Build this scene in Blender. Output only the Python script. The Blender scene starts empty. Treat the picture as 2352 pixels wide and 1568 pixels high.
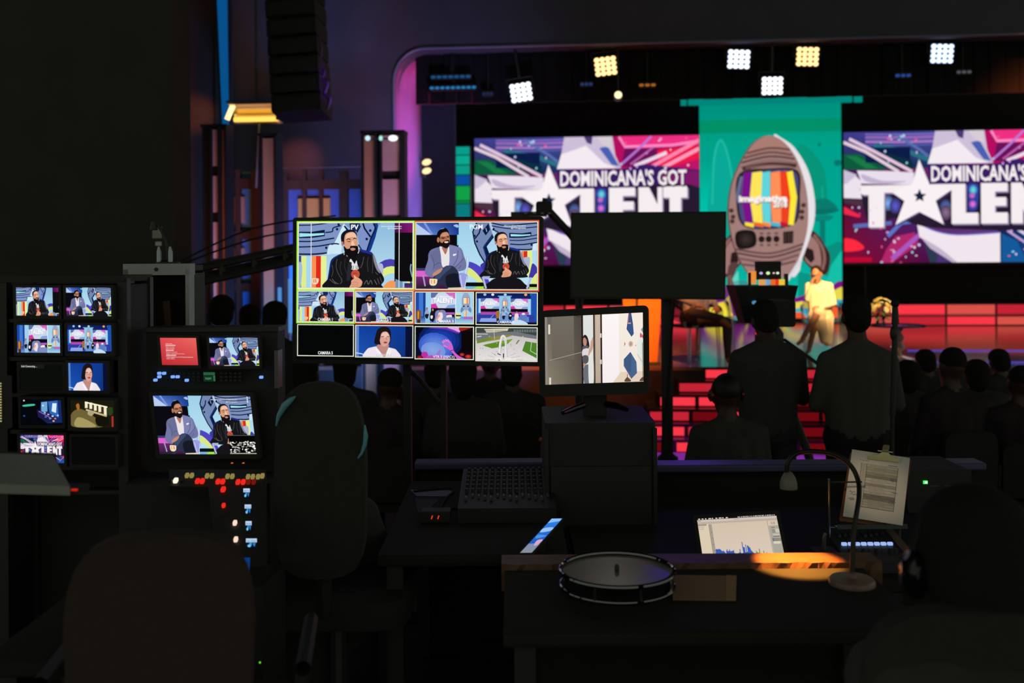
import bpy, bmesh, math, random
import numpy as np
from mathutils import Vector, Matrix, Quaternion
from mathutils.geometry import tessellate_polygon
random.seed(7)
R = math.radians
SC = bpy.context.scene
COL = SC.collection

# ------------------------------------------------------------------ camera
F = 2286.7                       # focal length in pixels of the 2352 wide frame (35 mm on 36 mm)
EYE = Vector((0, 0, 2.0))
YAW, ROLL, HOR = R(4.5), 0.007, 600.0
FWD = Vector((-math.sin(YAW), math.cos(YAW), 0))
RGT0 = Vector((math.cos(YAW), math.sin(YAW), 0)); UP0 = Vector((0, 0, 1))
RGT = RGT0*math.cos(ROLL) - UP0*math.sin(ROLL)
UP = UP0*math.cos(ROLL) + RGT0*math.sin(ROLL)
cam = bpy.data.cameras.new('camera'); camo = bpy.data.objects.new('camera', cam); COL.objects.link(camo)
cam.lens = 35; cam.sensor_width = 36; cam.shift_y = (HOR-784)/2352
m = Matrix((RGT, UP, -FWD)).transposed().to_4x4(); m.translation = EYE
camo.matrix_world = m
cam.dof.use_dof = True; cam.dof.focus_distance = 3.7; cam.dof.aperture_fstop = 2.5; cam.dof.aperture_blades = 0
cam.clip_end = 200
SC.camera = camo
SC.cycles.use_denoising = True
SC.cycles.max_bounces = 6; SC.cycles.diffuse_bounces = 2; SC.cycles.glossy_bounces = 4
SC.cycles.transmission_bounces = 6; SC.cycles.transparent_max_bounces = 12
SC.cycles.sample_clamp_indirect = 4.0; SC.cycles.caustics_reflective = False; SC.cycles.caustics_refractive = False
SC.view_settings.view_transform = 'Standard'; SC.view_settings.look = 'None'
SC.view_settings.exposure = 0.0; SC.view_settings.gamma = 1.0; SC.view_settings.use_curve_mapping = False

# ------------------------------------------------------------------ dim room ambience
w = bpy.data.worlds.new('dark_hall_ambience'); SC.world = w; w.use_nodes = True
bg = w.node_tree.nodes['Background']; bg.inputs[0].default_value = (0.92, 1.0, 0.80, 1); bg.inputs[1].default_value = 0.27

def ray(px, py):
    return FWD + RGT*((px-1176)/F) + UP*(-(py-HOR)/F)
def P(px, py, d): return EYE + ray(px, py)*d           # a photo point at depth d
def PY(px, py, Y): r = ray(px, py); return EYE + r*(Y/r.y)       # ... on a plane parallel to the stage
def PZ(px, py, z): r = ray(px, py); return EYE + r*((z-EYE.z)/r.z)   # ... on a level plane

# ------------------------------------------------------------------ colours and materials
def lin1(c): return c/12.92 if c <= .04045 else ((c+.055)/1.055)**2.4
def hx(s):
    if not isinstance(s, str): return tuple(s)
    s = s.lstrip('#'); return tuple(lin1(int(s[i:i+2], 16)/255) for i in (0, 2, 4))
MATS = {}
def mat(name, col='#808080', rough=.6, metal=0., noise=.0, scale=20., bump=0., spec=.5, emit=None, es=1., coat=0., alpha=1., trans=0.):
    if name in MATS: return MATS[name]
    mt = bpy.data.materials.new(name); mt.use_nodes = True; MATS[name] = mt
    nt = mt.node_tree; b = nt.nodes['Principled BSDF']; c = hx(col)
    b.inputs['Base Color'].default_value = (*c, 1); b.inputs['Roughness'].default_value = rough
    b.inputs['Metallic'].default_value = metal; b.inputs['Specular IOR Level'].default_value = spec
    b.inputs['Coat Weight'].default_value = coat; b.inputs['Alpha'].default_value = alpha
    b.inputs['Transmission Weight'].default_value = trans
    if emit is not None:
        b.inputs['Emission Color'].default_value = (*hx(emit), 1); b.inputs['Emission Strength'].default_value = es
    if noise or bump:
        tc = nt.nodes.new('ShaderNodeTexCoord'); n = nt.nodes.new('ShaderNodeTexNoise')
        n.inputs['Scale'].default_value = scale; n.inputs['Detail'].default_value = 6
        nt.links.new(tc.outputs['Object'], n.inputs['Vector'])
        if noise:
            mx = nt.nodes.new('ShaderNodeMix'); mx.data_type = 'RGBA'; mx.blend_type = 'MULTIPLY'
            mx.inputs[0].default_value = noise; mx.inputs[6].default_value = (*c, 1)
            nt.links.new(n.outputs['Fac'], mx.inputs[7]); nt.links.new(mx.outputs[2], b.inputs['Base Color'])
        if bump:
            bp = nt.nodes.new('ShaderNodeBump'); bp.inputs['Strength'].default_value = bump; bp.inputs['Distance'].default_value = .01
            nt.links.new(n.outputs['Fac'], bp.inputs['Height']); nt.links.new(bp.outputs['Normal'], b.inputs['Normal'])
    return mt
def glow(name, col, s=1.):
    if name in MATS: return MATS[name]
    mt = bpy.data.materials.new(name); mt.use_nodes = True; MATS[name] = mt
    nt = mt.node_tree; nt.nodes.clear()
    e = nt.nodes.new('ShaderNodeEmission'); o = nt.nodes.new('ShaderNodeOutputMaterial')
    e.inputs[0].default_value = (*hx(col), 1); e.inputs[1].default_value = s; nt.links.new(e.outputs[0], o.inputs[0])
    return mt
def display_mat(name, s=1.0):
    if name in MATS: return MATS[name]
    mt = bpy.data.materials.new(name); mt.use_nodes = True; MATS[name] = mt
    nt = mt.node_tree; nt.nodes.clear()
    e = nt.nodes.new('ShaderNodeEmission'); o = nt.nodes.new('ShaderNodeOutputMaterial'); a = nt.nodes.new('ShaderNodeAttribute')
    a.attribute_name = 'Col'; nt.links.new(a.outputs['Color'], e.inputs[0]); e.inputs[1].default_value = s
    nt.links.new(e.outputs[0], o.inputs[0]); return mt
def print_mat(name):
    if name in MATS: return MATS[name]
    mt = mat(name, '#ffffff', .7); nt = mt.node_tree; a = nt.nodes.new('ShaderNodeAttribute'); a.attribute_name = 'Col'
    nt.links.new(a.outputs['Color'], nt.nodes['Principled BSDF'].inputs['Base Color']); return mt
BLACK = mat('black_plastic', '#31322e', .7, noise=.25)
BLACKM = mat('black_metal', '#363733', .5, .1, noise=.25)
BLACKC = mat('black_cloth', '#3c3c37', .95, noise=.5, scale=60)
GREYM = mat('grey_metal', '#77787a', .4, .8, noise=.3)
CHROME = mat('chrome', '#d8d8d8', .12, 1.)
RUBBER = mat('rubber', '#1a1a1a', .8)
WHITE = mat('white_paint', '#d9d6d0', .6, noise=.2)
DISPLAY = display_mat('lit_display'); PRINT = print_mat('ink_print')

# ------------------------------------------------------------------ mesh helpers
class MB:
    """collects simple solids, then links them as one mesh object"""
    def __init__(s): s.v = []; s.f = []
    def add(s, vs, fs):
        k = len(s.v); s.v += [tuple(v) for v in vs]; s.f += [tuple(i+k for i in f) for f in fs]; return s
    def box(s, c, d, mtx=None):
        c = Vector(c); h = Vector(d)*.5
        vs = [Vector((x*h.x, y*h.y, z*h.z)) for x in (-1, 1) for y in (-1, 1) for z in (-1, 1)]
        vs = [c + (mtx @ v if mtx else v) for v in vs]
        return s.add(vs, [(0, 1, 3, 2), (4, 6, 7, 5), (0, 4, 5, 1), (2, 3, 7, 6), (0, 2, 6, 4), (1, 5, 7, 3)])
    def bev(s, c, d, r=.01, ax=1, n=3, mtx=None):
        """box with rounded edges round axis ax"""
        c = Vector(c); a, b = [i for i in range(3) if i != ax]; ha, hb, ht = d[a]/2, d[b]/2, d[ax]/2
        r = min(r, ha*.98, hb*.98); pts = []
        for sx, sy, t0 in ((1, 1, 0), (-1, 1, 90), (-1, -1, 180), (1, -1, 270)):
            for i in range(n+1):
                t = R(t0 + 90*i/n); pts.append((sx*(ha-r)+r*math.cos(t), sy*(hb-r)+r*math.sin(t)))
        vs = []
        for t in (-ht, ht):
            for p in pts:
                v = Vector((0, 0, 0)); v[a] = p[0]; v[b] = p[1]; v[ax] = t; vs.append(c + (mtx @ v if mtx else v))
        m_ = len(pts)
        fs = [tuple(range(m_))[::-1], tuple(range(m_, 2*m_))] + [(i, (i+1) % m_, m_+(i+1) % m_, m_+i) for i in range(m_)]
        return s.add(vs, fs)
    def tube(s, pts, r, n=8, cap=True):
        pts = [Vector(p) for p in pts]; rs = r if isinstance(r, (list, tuple)) else [r]*len(pts); vs = []; fs = []
        up = None
        for i, p in enumerate(pts):
            t = (pts[min(i+1, len(pts)-1)] - pts[max(i-1, 0)]).normalized()
            if up is None: up = t.orthogonal().normalized()
            up = (up - t*up.dot(t)).normalized(); sd = t.cross(up)
            vs += [p + (up*math.cos(2*math.pi*k/n) + sd*math.sin(2*math.pi*k/n))*rs[i] for k in range(n)]
        for i in range(len(pts)-1):
            for k in range(n): fs.append((i*n+k, i*n+(k+1) % n, (i+1)*n+(k+1) % n, (i+1)*n+k))
        if cap: fs += [tuple(range(n))[::-1], tuple(range((len(pts)-1)*n, len(pts)*n))]
        return s.add(vs, fs)
    def lathe(s, prof, n=24, mtx=None, c=(0, 0, 0)):
        vs = []; fs = []; c = Vector(c)
        for (r_, z) in prof:
            for k in range(n):
                v = Vector((r_*math.cos(2*math.pi*k/n), r_*math.sin(2*math.pi*k/n), z)); vs.append(c + (mtx @ v if mtx else v))
        for i in range(len(prof)-1):
            for k in range(n): fs.append((i*n+k, i*n+(k+1) % n, (i+1)*n+(k+1) % n, (i+1)*n+k))
        if prof[0][0] > 1e-6: fs.append(tuple(range(n))[::-1])
        if prof[-1][0] > 1e-6: fs.append(tuple(range((len(prof)-1)*n, len(prof)*n)))
        return s.add(vs, fs)
    def ell(s, c, r, n=12, m_=8, mtx=None):
        prof = [(max(1e-7, math.sin(math.pi*i/m_)), -math.cos(math.pi*i/m_)) for i in range(m_+1)]
        S = Matrix.Diagonal(Vector(r)); return s.lathe(prof, n, (mtx @ S) if mtx else S, c)
    def prism(s, pts, off):
        """planar 3D outline pushed along off"""
        pts = [Vector(p) for p in pts]; off = Vector(off); n = len(pts)
        return s.add(pts + [p+off for p in pts], [tuple(range(n))[::-1], tuple(range(n, 2*n))] + [(i, (i+1) % n, n+(i+1) % n, n+i) for i in range(n)])
    def build(s, name, mt, parent=None, smooth=False, loc=None, rz=0, rot=None):
        me = bpy.data.meshes.new(name); me.from_pydata(s.v, [], s.f); me.update()
        b = bmesh.new(); b.from_mesh(me); bmesh.ops.recalc_face_normals(b, faces=b.faces); b.to_mesh(me); b.free()
        if smooth:
            me.polygons.foreach_set('use_smooth', [True]*len(me.polygons))
            try: me.set_sharp_from_angle(angle=R(40))
            except Exception: pass
        return obj(name, me, mt, parent, loc, rz, rot)
def obj(name, me, mt, parent=None, loc=None, rz=0, rot=None):
    o = bpy.data.objects.new(name, me); COL.objects.link(o)
    if mt is not None and me is not None:
        for q in (mt if isinstance(mt, (list, tuple)) else [mt]): me.materials.append(q)
    if parent is not None: o.parent = parent
    if loc is not None: o.location = loc
    if rot is not None: o.rotation_euler = rot
    elif rz: o.rotation_euler = (0, 0, rz)
    return o
def tag(o, label=None, cat=None, group=None, kind=None):
    if label: o['label'] = label
    if cat: o['category'] = cat
    if group: o['group'] = group
    if kind: o['kind'] = kind
    return o
def thing(name, label, cat, loc=(0, 0, 0), rz=0, group=None):
    o = obj(name, None, None, None, loc, rz); o.empty_display_size = .1
    return tag(o, label, cat, group)
def struct(o): o['kind'] = 'structure'; return o
def copy_tree(o, parent=None):
    c = o.copy(); COL.objects.link(c); c.parent = parent
    for ch in list(o.children): copy_tree(ch, c)
    return c
def smoothpts(pts, k=5, closed=True):
    n = len(pts); out = []
    rng = range(n) if closed else range(n-1)
    for i in rng:
        g = (lambda j: pts[j % n]) if closed else (lambda j: pts[max(0, min(n-1, j))])
        p0, p1, p2, p3 = g(i-1), g(i), g(i+1), g(i+2)
        for t in range(k):
            t /= k
            out.append(tuple(.5*(2*b + (c-a)*t + (2*a-5*b+4*c-d)*t*t + (3*b-a-3*c+d)*t**3) for a, b, c, d in zip(p0, p1, p2, p3)))
    if not closed: out.append(tuple(pts[-1]))
    return out

# ------------------------------------------------------------------ flat display pictures
_txt = {}
def text_tris(s, bold):
    if (s, bold) in _txt: return _txt[(s, bold)]
    cu = bpy.data.curves.new('t', 'FONT'); cu.body = s; cu.resolution_u = 2; cu.offset = bold
    o = bpy.data.objects.new('t', cu); COL.objects.link(o)
    me = o.to_mesh(); me.calc_loop_triangles()
    v = [(p.co.x, p.co.y) for p in me.vertices]; t = [tuple(l.vertices) for l in me.loop_triangles]
    o.to_mesh_clear(); bpy.data.objects.remove(o); bpy.data.curves.remove(cu)
    _txt[(s, bold)] = (v, t); return v, t
class Art:
    """flat picture in its own coordinates; every shape is a thin coloured layer on the screen face"""
    def __init__(s): s.v = []; s.l = []; s.c = []; s.f = []; s.k = 0; s.frame((0, 0, 1, 1), (0, 0, 1, 1)); s.gain = 1.
    def frame(s, dst, src): s.d = dst; s.s = src; s.clip = dst; return s
    def uv(s, p):
        d, q = s.d, s.s
        return (d[0]+(p[0]-q[0])/(q[2]-q[0])*(d[2]-d[0]), d[1]+(p[1]-q[1])/(q[3]-q[1])*(d[3]-d[1]))
    def _clip(s, pts):
        x0, y0, x1, y1 = s.clip
        for ax, lim, sg in ((0, x0, 1), (0, x1, -1), (1, y0, 1), (1, y1, -1)):
            out = []; n = len(pts)
            for i in range(n):
                a, b = pts[i], pts[(i+1) % n]; ia, ib = (a[ax]-lim)*sg >= 0, (b[ax]-lim)*sg >= 0
                if ia: out.append(a)
                if ia != ib:
                    t = (lim-a[ax])/(b[ax]-a[ax]); out.append(tuple(a[j]+(b[j]-a[j])*t for j in range(len(a))))
            pts = out
            if len(pts) < 3: return []
        return pts
    def poly(s, pts, col, cols=None):
        q = [s.uv(p) for p in pts]
        if cols: q = [a + hx(c) for a, c in zip(q, cols)]
        q = s._clip(q)
        if len(q) < 3: return s
        s.k += 1; k0 = len(s.v); cc = None if cols else tuple(x*s.gain for x in hx(col))
        s.v += [p[:2] for p in q]; s.l += [s.k]*len(q); s.c += [tuple(x*s.gain for x in p[2:5]) for p in q] if cols else [cc]*len(q)
        if len(q) <= 4: s.f.append(tuple(range(k0, k0+len(q))))
        else: s.f += [tuple(k0+i for i in t) for t in tessellate_polygon([[Vector((p[0], p[1], 0)) for p in q]])]
        return s
    def rect(s, x0, y0, x1, y1, col): return s.poly([(x0, y0), (x1, y0), (x1, y1), (x0, y1)], col)
    def grad(s, x0, y0, x1, y1, a, b, c=None, d=None):   # corners TL TR BR BL, or top/bottom
        if c is None: a, b, c, d = a, a, b, b
        a, b, c, d = [hx(q) for q in (a, b, c, d)]; N = 1 if (a == b and c == d) else 5
        mixc = lambda u, v: tuple((a[i]*(1-u)+b[i]*u)*(1-v)+(d[i]*(1-u)+c[i]*u)*v for i in range(3))
        for i in range(N):
            for j in range(N):
                s.k -= 1 if (i or j) else 0
                u0, u1, v0, v1 = i/N, (i+1)/N, j/N, (j+1)/N
                s.poly([(x0+(x1-x0)*u, y0+(y1-y0)*v) for u, v in ((u0, v0), (u1, v0), (u1, v1), (u0, v1))], None, [mixc(u, v) for u, v in ((u0, v0), (u1, v0), (u1, v1), (u0, v1))])
        return s
    def blob(s, pts, col, k=5): return s.poly(smoothpts(pts, k), col)
    def ell(s, x, y, rx, ry, col, n=20, rot=0):
        c_, s_ = math.cos(R(rot)), math.sin(R(rot)); q = []
        for i in range(n):
            t = 2*math.pi*i/n; a, b = rx*math.cos(t), ry*math.sin(t); q.append((x+a*c_-b*s_, y+a*s_+b*c_))
        return s.poly(q, col)
    def soft(s, x, y, rx, ry, c0, c1, n=5, rot=0):        # soft spot in n rings from c1 (rim) to c0
        a, b = hx(c0), hx(c1)
        for i in range(n):
            t = (i+1)/n; s.ell(x, y, rx*(1-i/n), ry*(1-i/n), tuple(p*t+q*(1-t) for p, q in zip(a, b)), 18, rot)
        return s
    def line(s, pts, w, col, curve=False):
        if curve: pts = smoothpts(pts, 5, False)
        L = []; Rr = []
        for i, p in enumerate(pts):
            a = pts[max(0, i-1)]; b = pts[min(len(pts)-1, i+1)]; dx, dy = b[0]-a[0], b[1]-a[1]; n = math.hypot(dx, dy) or 1
            L.append((p[0]-dy/n*w/2, p[1]+dx/n*w/2)); Rr.append((p[0]+dy/n*w/2, p[1]-dx/n*w/2))
        return s.poly(L+Rr[::-1], col)
    def text(s, t, x, y, h, col, w=None, bold=.0, al='c'):
        """baseline-left style text box: centred on x, y with cap height h, width w"""
        v, tr = text_tris(t, bold)
        if not v: return s
        X0 = min(p[0] for p in v); X1 = max(p[0] for p in v); k = h/.70
        kx = (w/(X1-X0)) if w else k
        ox = x - (X0+X1)/2*kx if al == 'c' else (x - X0*kx if al == 'l' else x - X1*kx)
        q = [s.uv((ox+p[0]*kx, y+h/2-p[1]*k)) for p in v]; x0, y0, x1, y1 = s.clip
        s.k += 1; k0 = len(s.v); s.v += q; s.l += [s.k]*len(q); s.c += [tuple(c*s.gain for c in hx(col))]*len(q)
        for a in tr:
            cx = sum(q[i][0] for i in a)/3; cy = sum(q[i][1] for i in a)/3
            if x0 <= cx <= x1 and y0 <= cy <= y1: s.f.append(tuple(k0+i for i in a))
        return s
    def build(s, name, quad, parent=None, mt=None, eps=None):
        """quad: world TL TR BR BL, picture faces the side from which they run clockwise"""
        a, b, c, d = [Vector(q) for q in quad]; n = (d-a).cross(b-a).normalized()
        eps = eps or max(8e-6, (b-a).length*1.2e-5); pl = parent.matrix_world.inverted() if parent else Matrix()
        vs = []
        for (u, v_), l in zip(s.v, s.l):
            vs.append(pl @ (a*(1-u)*(1-v_) + b*u*(1-v_) + c*u*v_ + d*(1-u)*v_ + n*(eps*(l+2))))
        me = bpy.data.meshes.new(name); me.from_pydata(vs, [], s.f); me.update()
        at = me.attributes.new('Col', 'FLOAT_COLOR', 'POINT')
        at.data.foreach_set('color', np.array([(*q, 1.) for q in s.c], dtype=np.float32).ravel())
        return obj(name, me, mt or DISPLAY, parent)
def quadP(corners, ds):
    if not isinstance(ds, (list, tuple)): ds = [ds]*4
    a, b, c, d = [P(x, y, d) for (x, y), d in zip(corners, ds)]
    m_ = (a+b+c+d)/4; u = ((b-a)+(c-d))/4; v = ((d-a)+(c-b))/4        # flat: the best parallelogram
    return [m_-u-v, m_+u-v, m_+u+v, m_-u+v]
def grow(q, l, t, r_, b):
    """outer frame of a quad grown by metres left, top, right, bottom"""
    a, b_, c, d = q; ux = (b_-a).normalized(); uy = (d-a).normalized()
    return [a-ux*l-uy*t, b_+ux*r_-uy*t, c+ux*r_+uy*b, d-ux*l+uy*b]
def qn(q): return (q[3]-q[0]).cross(q[1]-q[0]).normalized()
def rounded(q, r, n=4):
    """outline of quad with rounded corners"""
    out = []
    for i in range(4):
        p, a, b = q[i], q[i-1], q[(i+1) % 4]; ua = (a-p).normalized(); ub = (b-p).normalized(); c = p+(ua+ub)*r
        for k in range(n+1):
            t = R(90*k/n); out.append(c - ub*r*math.cos(t) - ua*r*math.sin(t))
    return out
def ring(mb, outer, inner, off):
    """frame between two outlines of the same count, pushed along off"""
    n = len(outer); off = Vector(off); vs = [Vector(p) for p in outer]+[Vector(p) for p in inner]; vs += [v+off for v in vs]; fs = []
    for i in range(n):
        j = (i+1) % n
        fs += [(i, j, n+j, n+i), (2*n+i, 3*n+i, 3*n+j, 2*n+j), (i, 2*n+i, 2*n+j, j), (n+i, n+j, 3*n+j, 3*n+i)]
    return mb.add(vs, fs)
def local(o, pts): mi = o.matrix_world.inverted(); return [mi @ Vector(p) for p in pts]
def spot(name, loc, tgt, col, power, deg=40, blend=.5, rad=.05):
    l = bpy.data.lights.new(name, 'SPOT'); l.color = hx(col); l.energy = power; l.spot_size = R(deg); l.spot_blend = blend; l.shadow_soft_size = rad
    o = bpy.data.objects.new(name, l); COL.objects.link(o); o.location = loc
    o.rotation_euler = (Vector(tgt)-Vector(loc)).to_track_quat('-Z', 'Y').to_euler(); return o
def area(name, loc, tgt, col, power, sx=.5, sy=.5, spread=180):
    l = bpy.data.lights.new(name, 'AREA'); l.shape = 'RECTANGLE'; l.size = sx; l.size_y = sy; l.color = hx(col); l.energy = power; l.spread = R(spread)
    o = bpy.data.objects.new(name, l); COL.objects.link(o); o.location = loc
    o.rotation_euler = (Vector(tgt)-Vector(loc)).to_track_quat('-Z', 'Y').to_euler(); return o
# ------------------------------------------------------------------ pictures shown on the displays
NAVY = '#0b1a3f'
def man_jacket(A, ox, oy, k, small=False):
    """bearded man in black leather jacket, traced round x 600-1730, y 220-1362 of the preview picture"""
    T = lambda pts: [(ox+x*k, oy+y*k) for x, y in pts]
    B = lambda pts, c: A.blob(T(pts), c, 3 if small else 5)
    L = lambda pts, w, c: A.line(T(pts), w*k, c, True)
    B([(560, 1380), (620, 1180), (640, 1000), (680, 820), (800, 730), (930, 680), (1000, 640), (1210, 600), (1300, 630), (1480, 670), (1560, 800),
       (1610, 960), (1720, 1150), (1730, 1230), (1680, 1300), (1620, 1380)], '#15151a')
    B([(610, 1200), (650, 960), (690, 820), (800, 735), (920, 690), (760, 790), (690, 900), (650, 1100), (625, 1200)], '#16256f')
    B([(1250, 610), (1470, 660), (1500, 720), (1400, 690), (1280, 660)], '#1f2c8c')
    B([(1510, 700), (1560, 780), (1610, 950), (1660, 1080), (1590, 1020), (1530, 860)], '#8a8698')
    for pts, w, c in (([(800, 800), (780, 950), (830, 1100), (900, 1200)], 16, '#6b6258'), ([(880, 850), (860, 980), (900, 1120)], 12, '#55504c'),
                      ([(960, 800), (950, 950), (1000, 1100)], 14, '#46423e'), ([(1330, 760), (1300, 900), (1260, 980)], 14, '#77706a'),
                      ([(1420, 760), (1400, 900), (1420, 1050)], 20, '#4c4844'), ([(1500, 720), (1505, 900), (1500, 1080)], 10, '#6a655f'),
                      ([(700, 920), (720, 1040), (690, 1150)], 12, '#6f6659'), ([(650, 1200), (720, 1260), (780, 1290)], 10, '#8d8d8d'),
                      ([(700, 1190), (760, 1260), (830, 1290)], 9, '#a7a29a'), ([(860, 1290), (900, 1240), (880, 1200)], 9, '#8f8a84'),
                      ([(1340, 1300), (1390, 1220), (1420, 1300), (1470, 1220), (1500, 1300)], 9, '#a8a49c'), ([(1540, 1210), (1590, 1300)], 10, '#aaa69e'),
                      ([(1600, 1180), (1640, 1290)], 9, '#98948e'), ([(1650, 1150), (1690, 1260)], 8, '#8d8a86'), ([(1560, 1060), (1610, 1110)], 10, '#8a7d5c')):
        L(pts, w*.9, tuple(v*.5 for v in hx(c)))
    # shirt and print
    B([(1040, 800), (1120, 760), (1190, 800), (1240, 1000), (1260, 1180), (1060, 1200), (1080, 980)], '#101014')
    B([(1045, 850), (1070, 800), (1120, 860), (1150, 900), (1185, 830), (1200, 900), (1225, 1000), (1085, 1005), (1090, 880)], '#e4e6e2')
    for x in (1110, 1195): L([(x-16, 930), (x-16, 990), (x+14, 990), (x+14, 930)], 10, '#23252a')
    A.ell(ox+1165*k, oy+1100*k, 85*k, 90*k, '#c7503c'); L([(1120, 1090), (1165, 1075), (1200, 1100)], 10, '#701f1a')
    B([(1020, 900), (1060, 870), (1090, 890), (1060, 1200), (990, 1200)], '#26282f')
    # hands
    B([(1080, 1290), (1085, 1230), (1130, 1190), (1180, 1160), (1240, 1180), (1300, 1240), (1290, 1310), (1250, 1350), (1120, 1370), (1050, 1360)], '#e3a184')
    for y in (1250, 1290, 1330): L([(1090, y+20), (1160, y), (1230, y+30)], 7, '#b06a50')
    B([(1130, 1120), (1160, 1130), (1190, 1170), (1160, 1190), (1140, 1160)], '#e8b093')
    # head
    B([(885, 470), (875, 340), (930, 260), (1020, 225), (1110, 230), (1180, 290), (1195, 370), (1190, 470), (1000, 560), (940, 520)], '#11131f')
    A.ell(ox+905*k, oy+500*k, 22*k, 45*k, '#b0765e')
    B([(940, 480), (950, 350), (1000, 290), (1100, 270), (1165, 310), (1195, 400), (1210, 500), (1190, 600), (1100, 680), (1000, 640), (950, 560)], '#dd9b7c')
    B([(985, 330), (1080, 280), (1160, 310), (1185, 400), (1130, 370), (1040, 380), (980, 420)], '#f0c2a4')
    B([(1080, 480), (1110, 440), (1140, 500), (1150, 540), (1090, 540)], '#f3c6aa')
    L([(985, 425), (1020, 405), (1065, 420)], 18, '#22181a'); L([(1120, 410), (1150, 392), (1180, 405)], 18, '#22181a')
    L([(1000, 452), (1035, 462), (1065, 452)], 14, '#3b2422'); A.ell(ox+1152*k, oy+438*k, 20*k, 16*k, '#f6e9dc'); A.ell(ox+1155*k, oy+438*k, 9*k, 12*k, '#1a1010')
    B([(930, 540), (990, 600), (1050, 590), (1060, 550), (1130, 540), (1190, 545), (1215, 560), (1215, 640), (1200, 720), (1150, 780), (1080, 780), (1010, 740), (950, 660)], '#120d10')
    B([(1060, 600), (1110, 580), (1165, 600), (1140, 630), (1090, 635)], '#c98472')
    L([(930, 640), (940, 720)], 12, '#d8d8d8'); L([(1225, 590), (1235, 640), (1215, 690)], 18, '#c9c6c4'); L([(985, 730), (1010, 750)], 10, '#bdbdbd')
def hashtag(A, x, y, h, w):
    A.text('#SemanaDeLaTelevision', x, y, h, '#f2f5f8', w, .012, 'r'); A.text('@TVImaginativa', x, y+h*1.7, h, '#f2f5f8', w*.68, .012, 'r')
def pic_pv(A, dst, lines=True, small=False):
    A.frame(dst, (32, 100, 2285, 1362))
    A.grad(32, 100, 2285, 1362, '#8fb9dc', '#b9e2f2')
    A.poly([(900, 100), (1000, 100), (900, 450), (880, 700), (600, 700)], '#cfe8f6')
    A.blob([(20, 60), (930, 60), (910, 130), (740, 490), (640, 560), (590, 690), (350, 735), (20, 740)], '#7f95c6')
    for pts, w in (([(32, 135), (300, 130), (600, 95)], 22), ([(32, 380), (280, 375), (550, 340)], 22), ([(32, 455), (350, 450), (740, 390)], 26),
                   ([(32, 565), (400, 550), (740, 500), (840, 515)], 26), ([(32, 705), (350, 705), (600, 680)], 30), ([(560, 280), (700, 260), (720, 190), (870, 145)], 24)):
        A.line(pts, w, NAVY, True)
    A.poly([(32, 262), (300, 262), (550, 225), (550, 345), (300, 365), (32, 375)], NAVY); A.poly([(40, 290), (300, 300), (535, 290), (535, 325), (300, 350), (40, 365)], '#9fe6f2')
    for x, y in ((795, 215), (580, 580), (825, 120)): A.ell(x, y, 24, 27, NAVY)
    A.blob([(650, 520), (740, 540), (840, 520), (760, 640), (680, 700), (600, 710), (610, 620)], '#cde6f4')
    A.blob([(940, 80), (1610, 80), (1600, 180), (1560, 330), (1460, 640), (1300, 640), (1240, 560), (1180, 300)], '#7f93c8')
    A.poly([(1500, 100), (1600, 100), (1610, 160), (1560, 370), (1460, 650), (1380, 640), (1500, 330), (1540, 180)], '#123a8a')
    A.line([(1310, 100), (1340, 200), (1460, 370)], 34, NAVY); A.line([(940, 150), (1040, 280)], 34, NAVY); A.line([(1260, 150), (1190, 280)], 26, NAVY)
    A.line([(1520, 110), (1560, 200), (1470, 390), (1390, 640)], 30, NAVY); A.line([(1220, 520), (1290, 630)], 26, NAVY)
    A.poly([(1040, 100), (1250, 100), (1250, 160), (1190, 260), (1060, 240)], '#13275a')
    for x, y in ((1455, 245), (1385, 410)): A.ell(x, y, 26, 27, NAVY)
    A.ell(1850, 1500, 460, 700, '#4a3fae', 28); A.ell(1880, 1560, 420, 620, '#dfee82', 28); A.ell(1900, 1640, 380, 560, '#a9d6ee', 28); A.ell(1900, 1640, 260, 420, '#f39b56', 28)
    A.grad(1935, 100, 2285, 285, '#4a0f50', '#7a1d86', '#8a1763', '#3c0c42'); A.rect(1935, 285, 2285, 1240, '#0d0c0f')
    A.poly([(1955, 1190), (2100, 1250), (2100, 1362), (1955, 1362)], '#6f93b5'); A.grad(2130, 1270, 2285, 1362, '#252a55', '#5b2a72')
    for x0, x1, c in ((32, 80, '#3a3f9a'), (80, 180, '#dfee8c'), (180, 292, '#a7d8ee'), (292, 378, '#f79350'), (378, 475, '#dd2a1c'), (475, 585, '#e6f196')): A.rect(x0, 740, x1, 1362, c)
    A.blob([(32, 890), (90, 900), (100, 1050), (70, 1340), (32, 1350)], '#a3bbd9'); A.line([(2260, 900), (2250, 1000), (2285, 1150)], 24, '#8fa3c0', True)
    A.blob([(1600, 920), (1680, 890), (1715, 960), (1700, 1140), (1640, 1080)], '#b3b8d8')
    A.blob([(300, 1200), (320, 1180), (420, 1185), (435, 1210), (415, 1280), (370, 1300), (310, 1290)], '#f7d9b8'); A.rect(325, 1200, 345, 1270, '#e07a3a'); A.rect(365, 1200, 385, 1270, '#e8743a')
    man_jacket(A, 0, 0, 1., small)
    if lines:
        for x in (278, 2026): A.rect(x-6, 100, x+6, 1362, '#f4f4f4')
        A.text('PV', 1150, 175, 95, '#ffffff', bold=.02); hashtag(A, 2070, 162, 24, 400)
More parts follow.
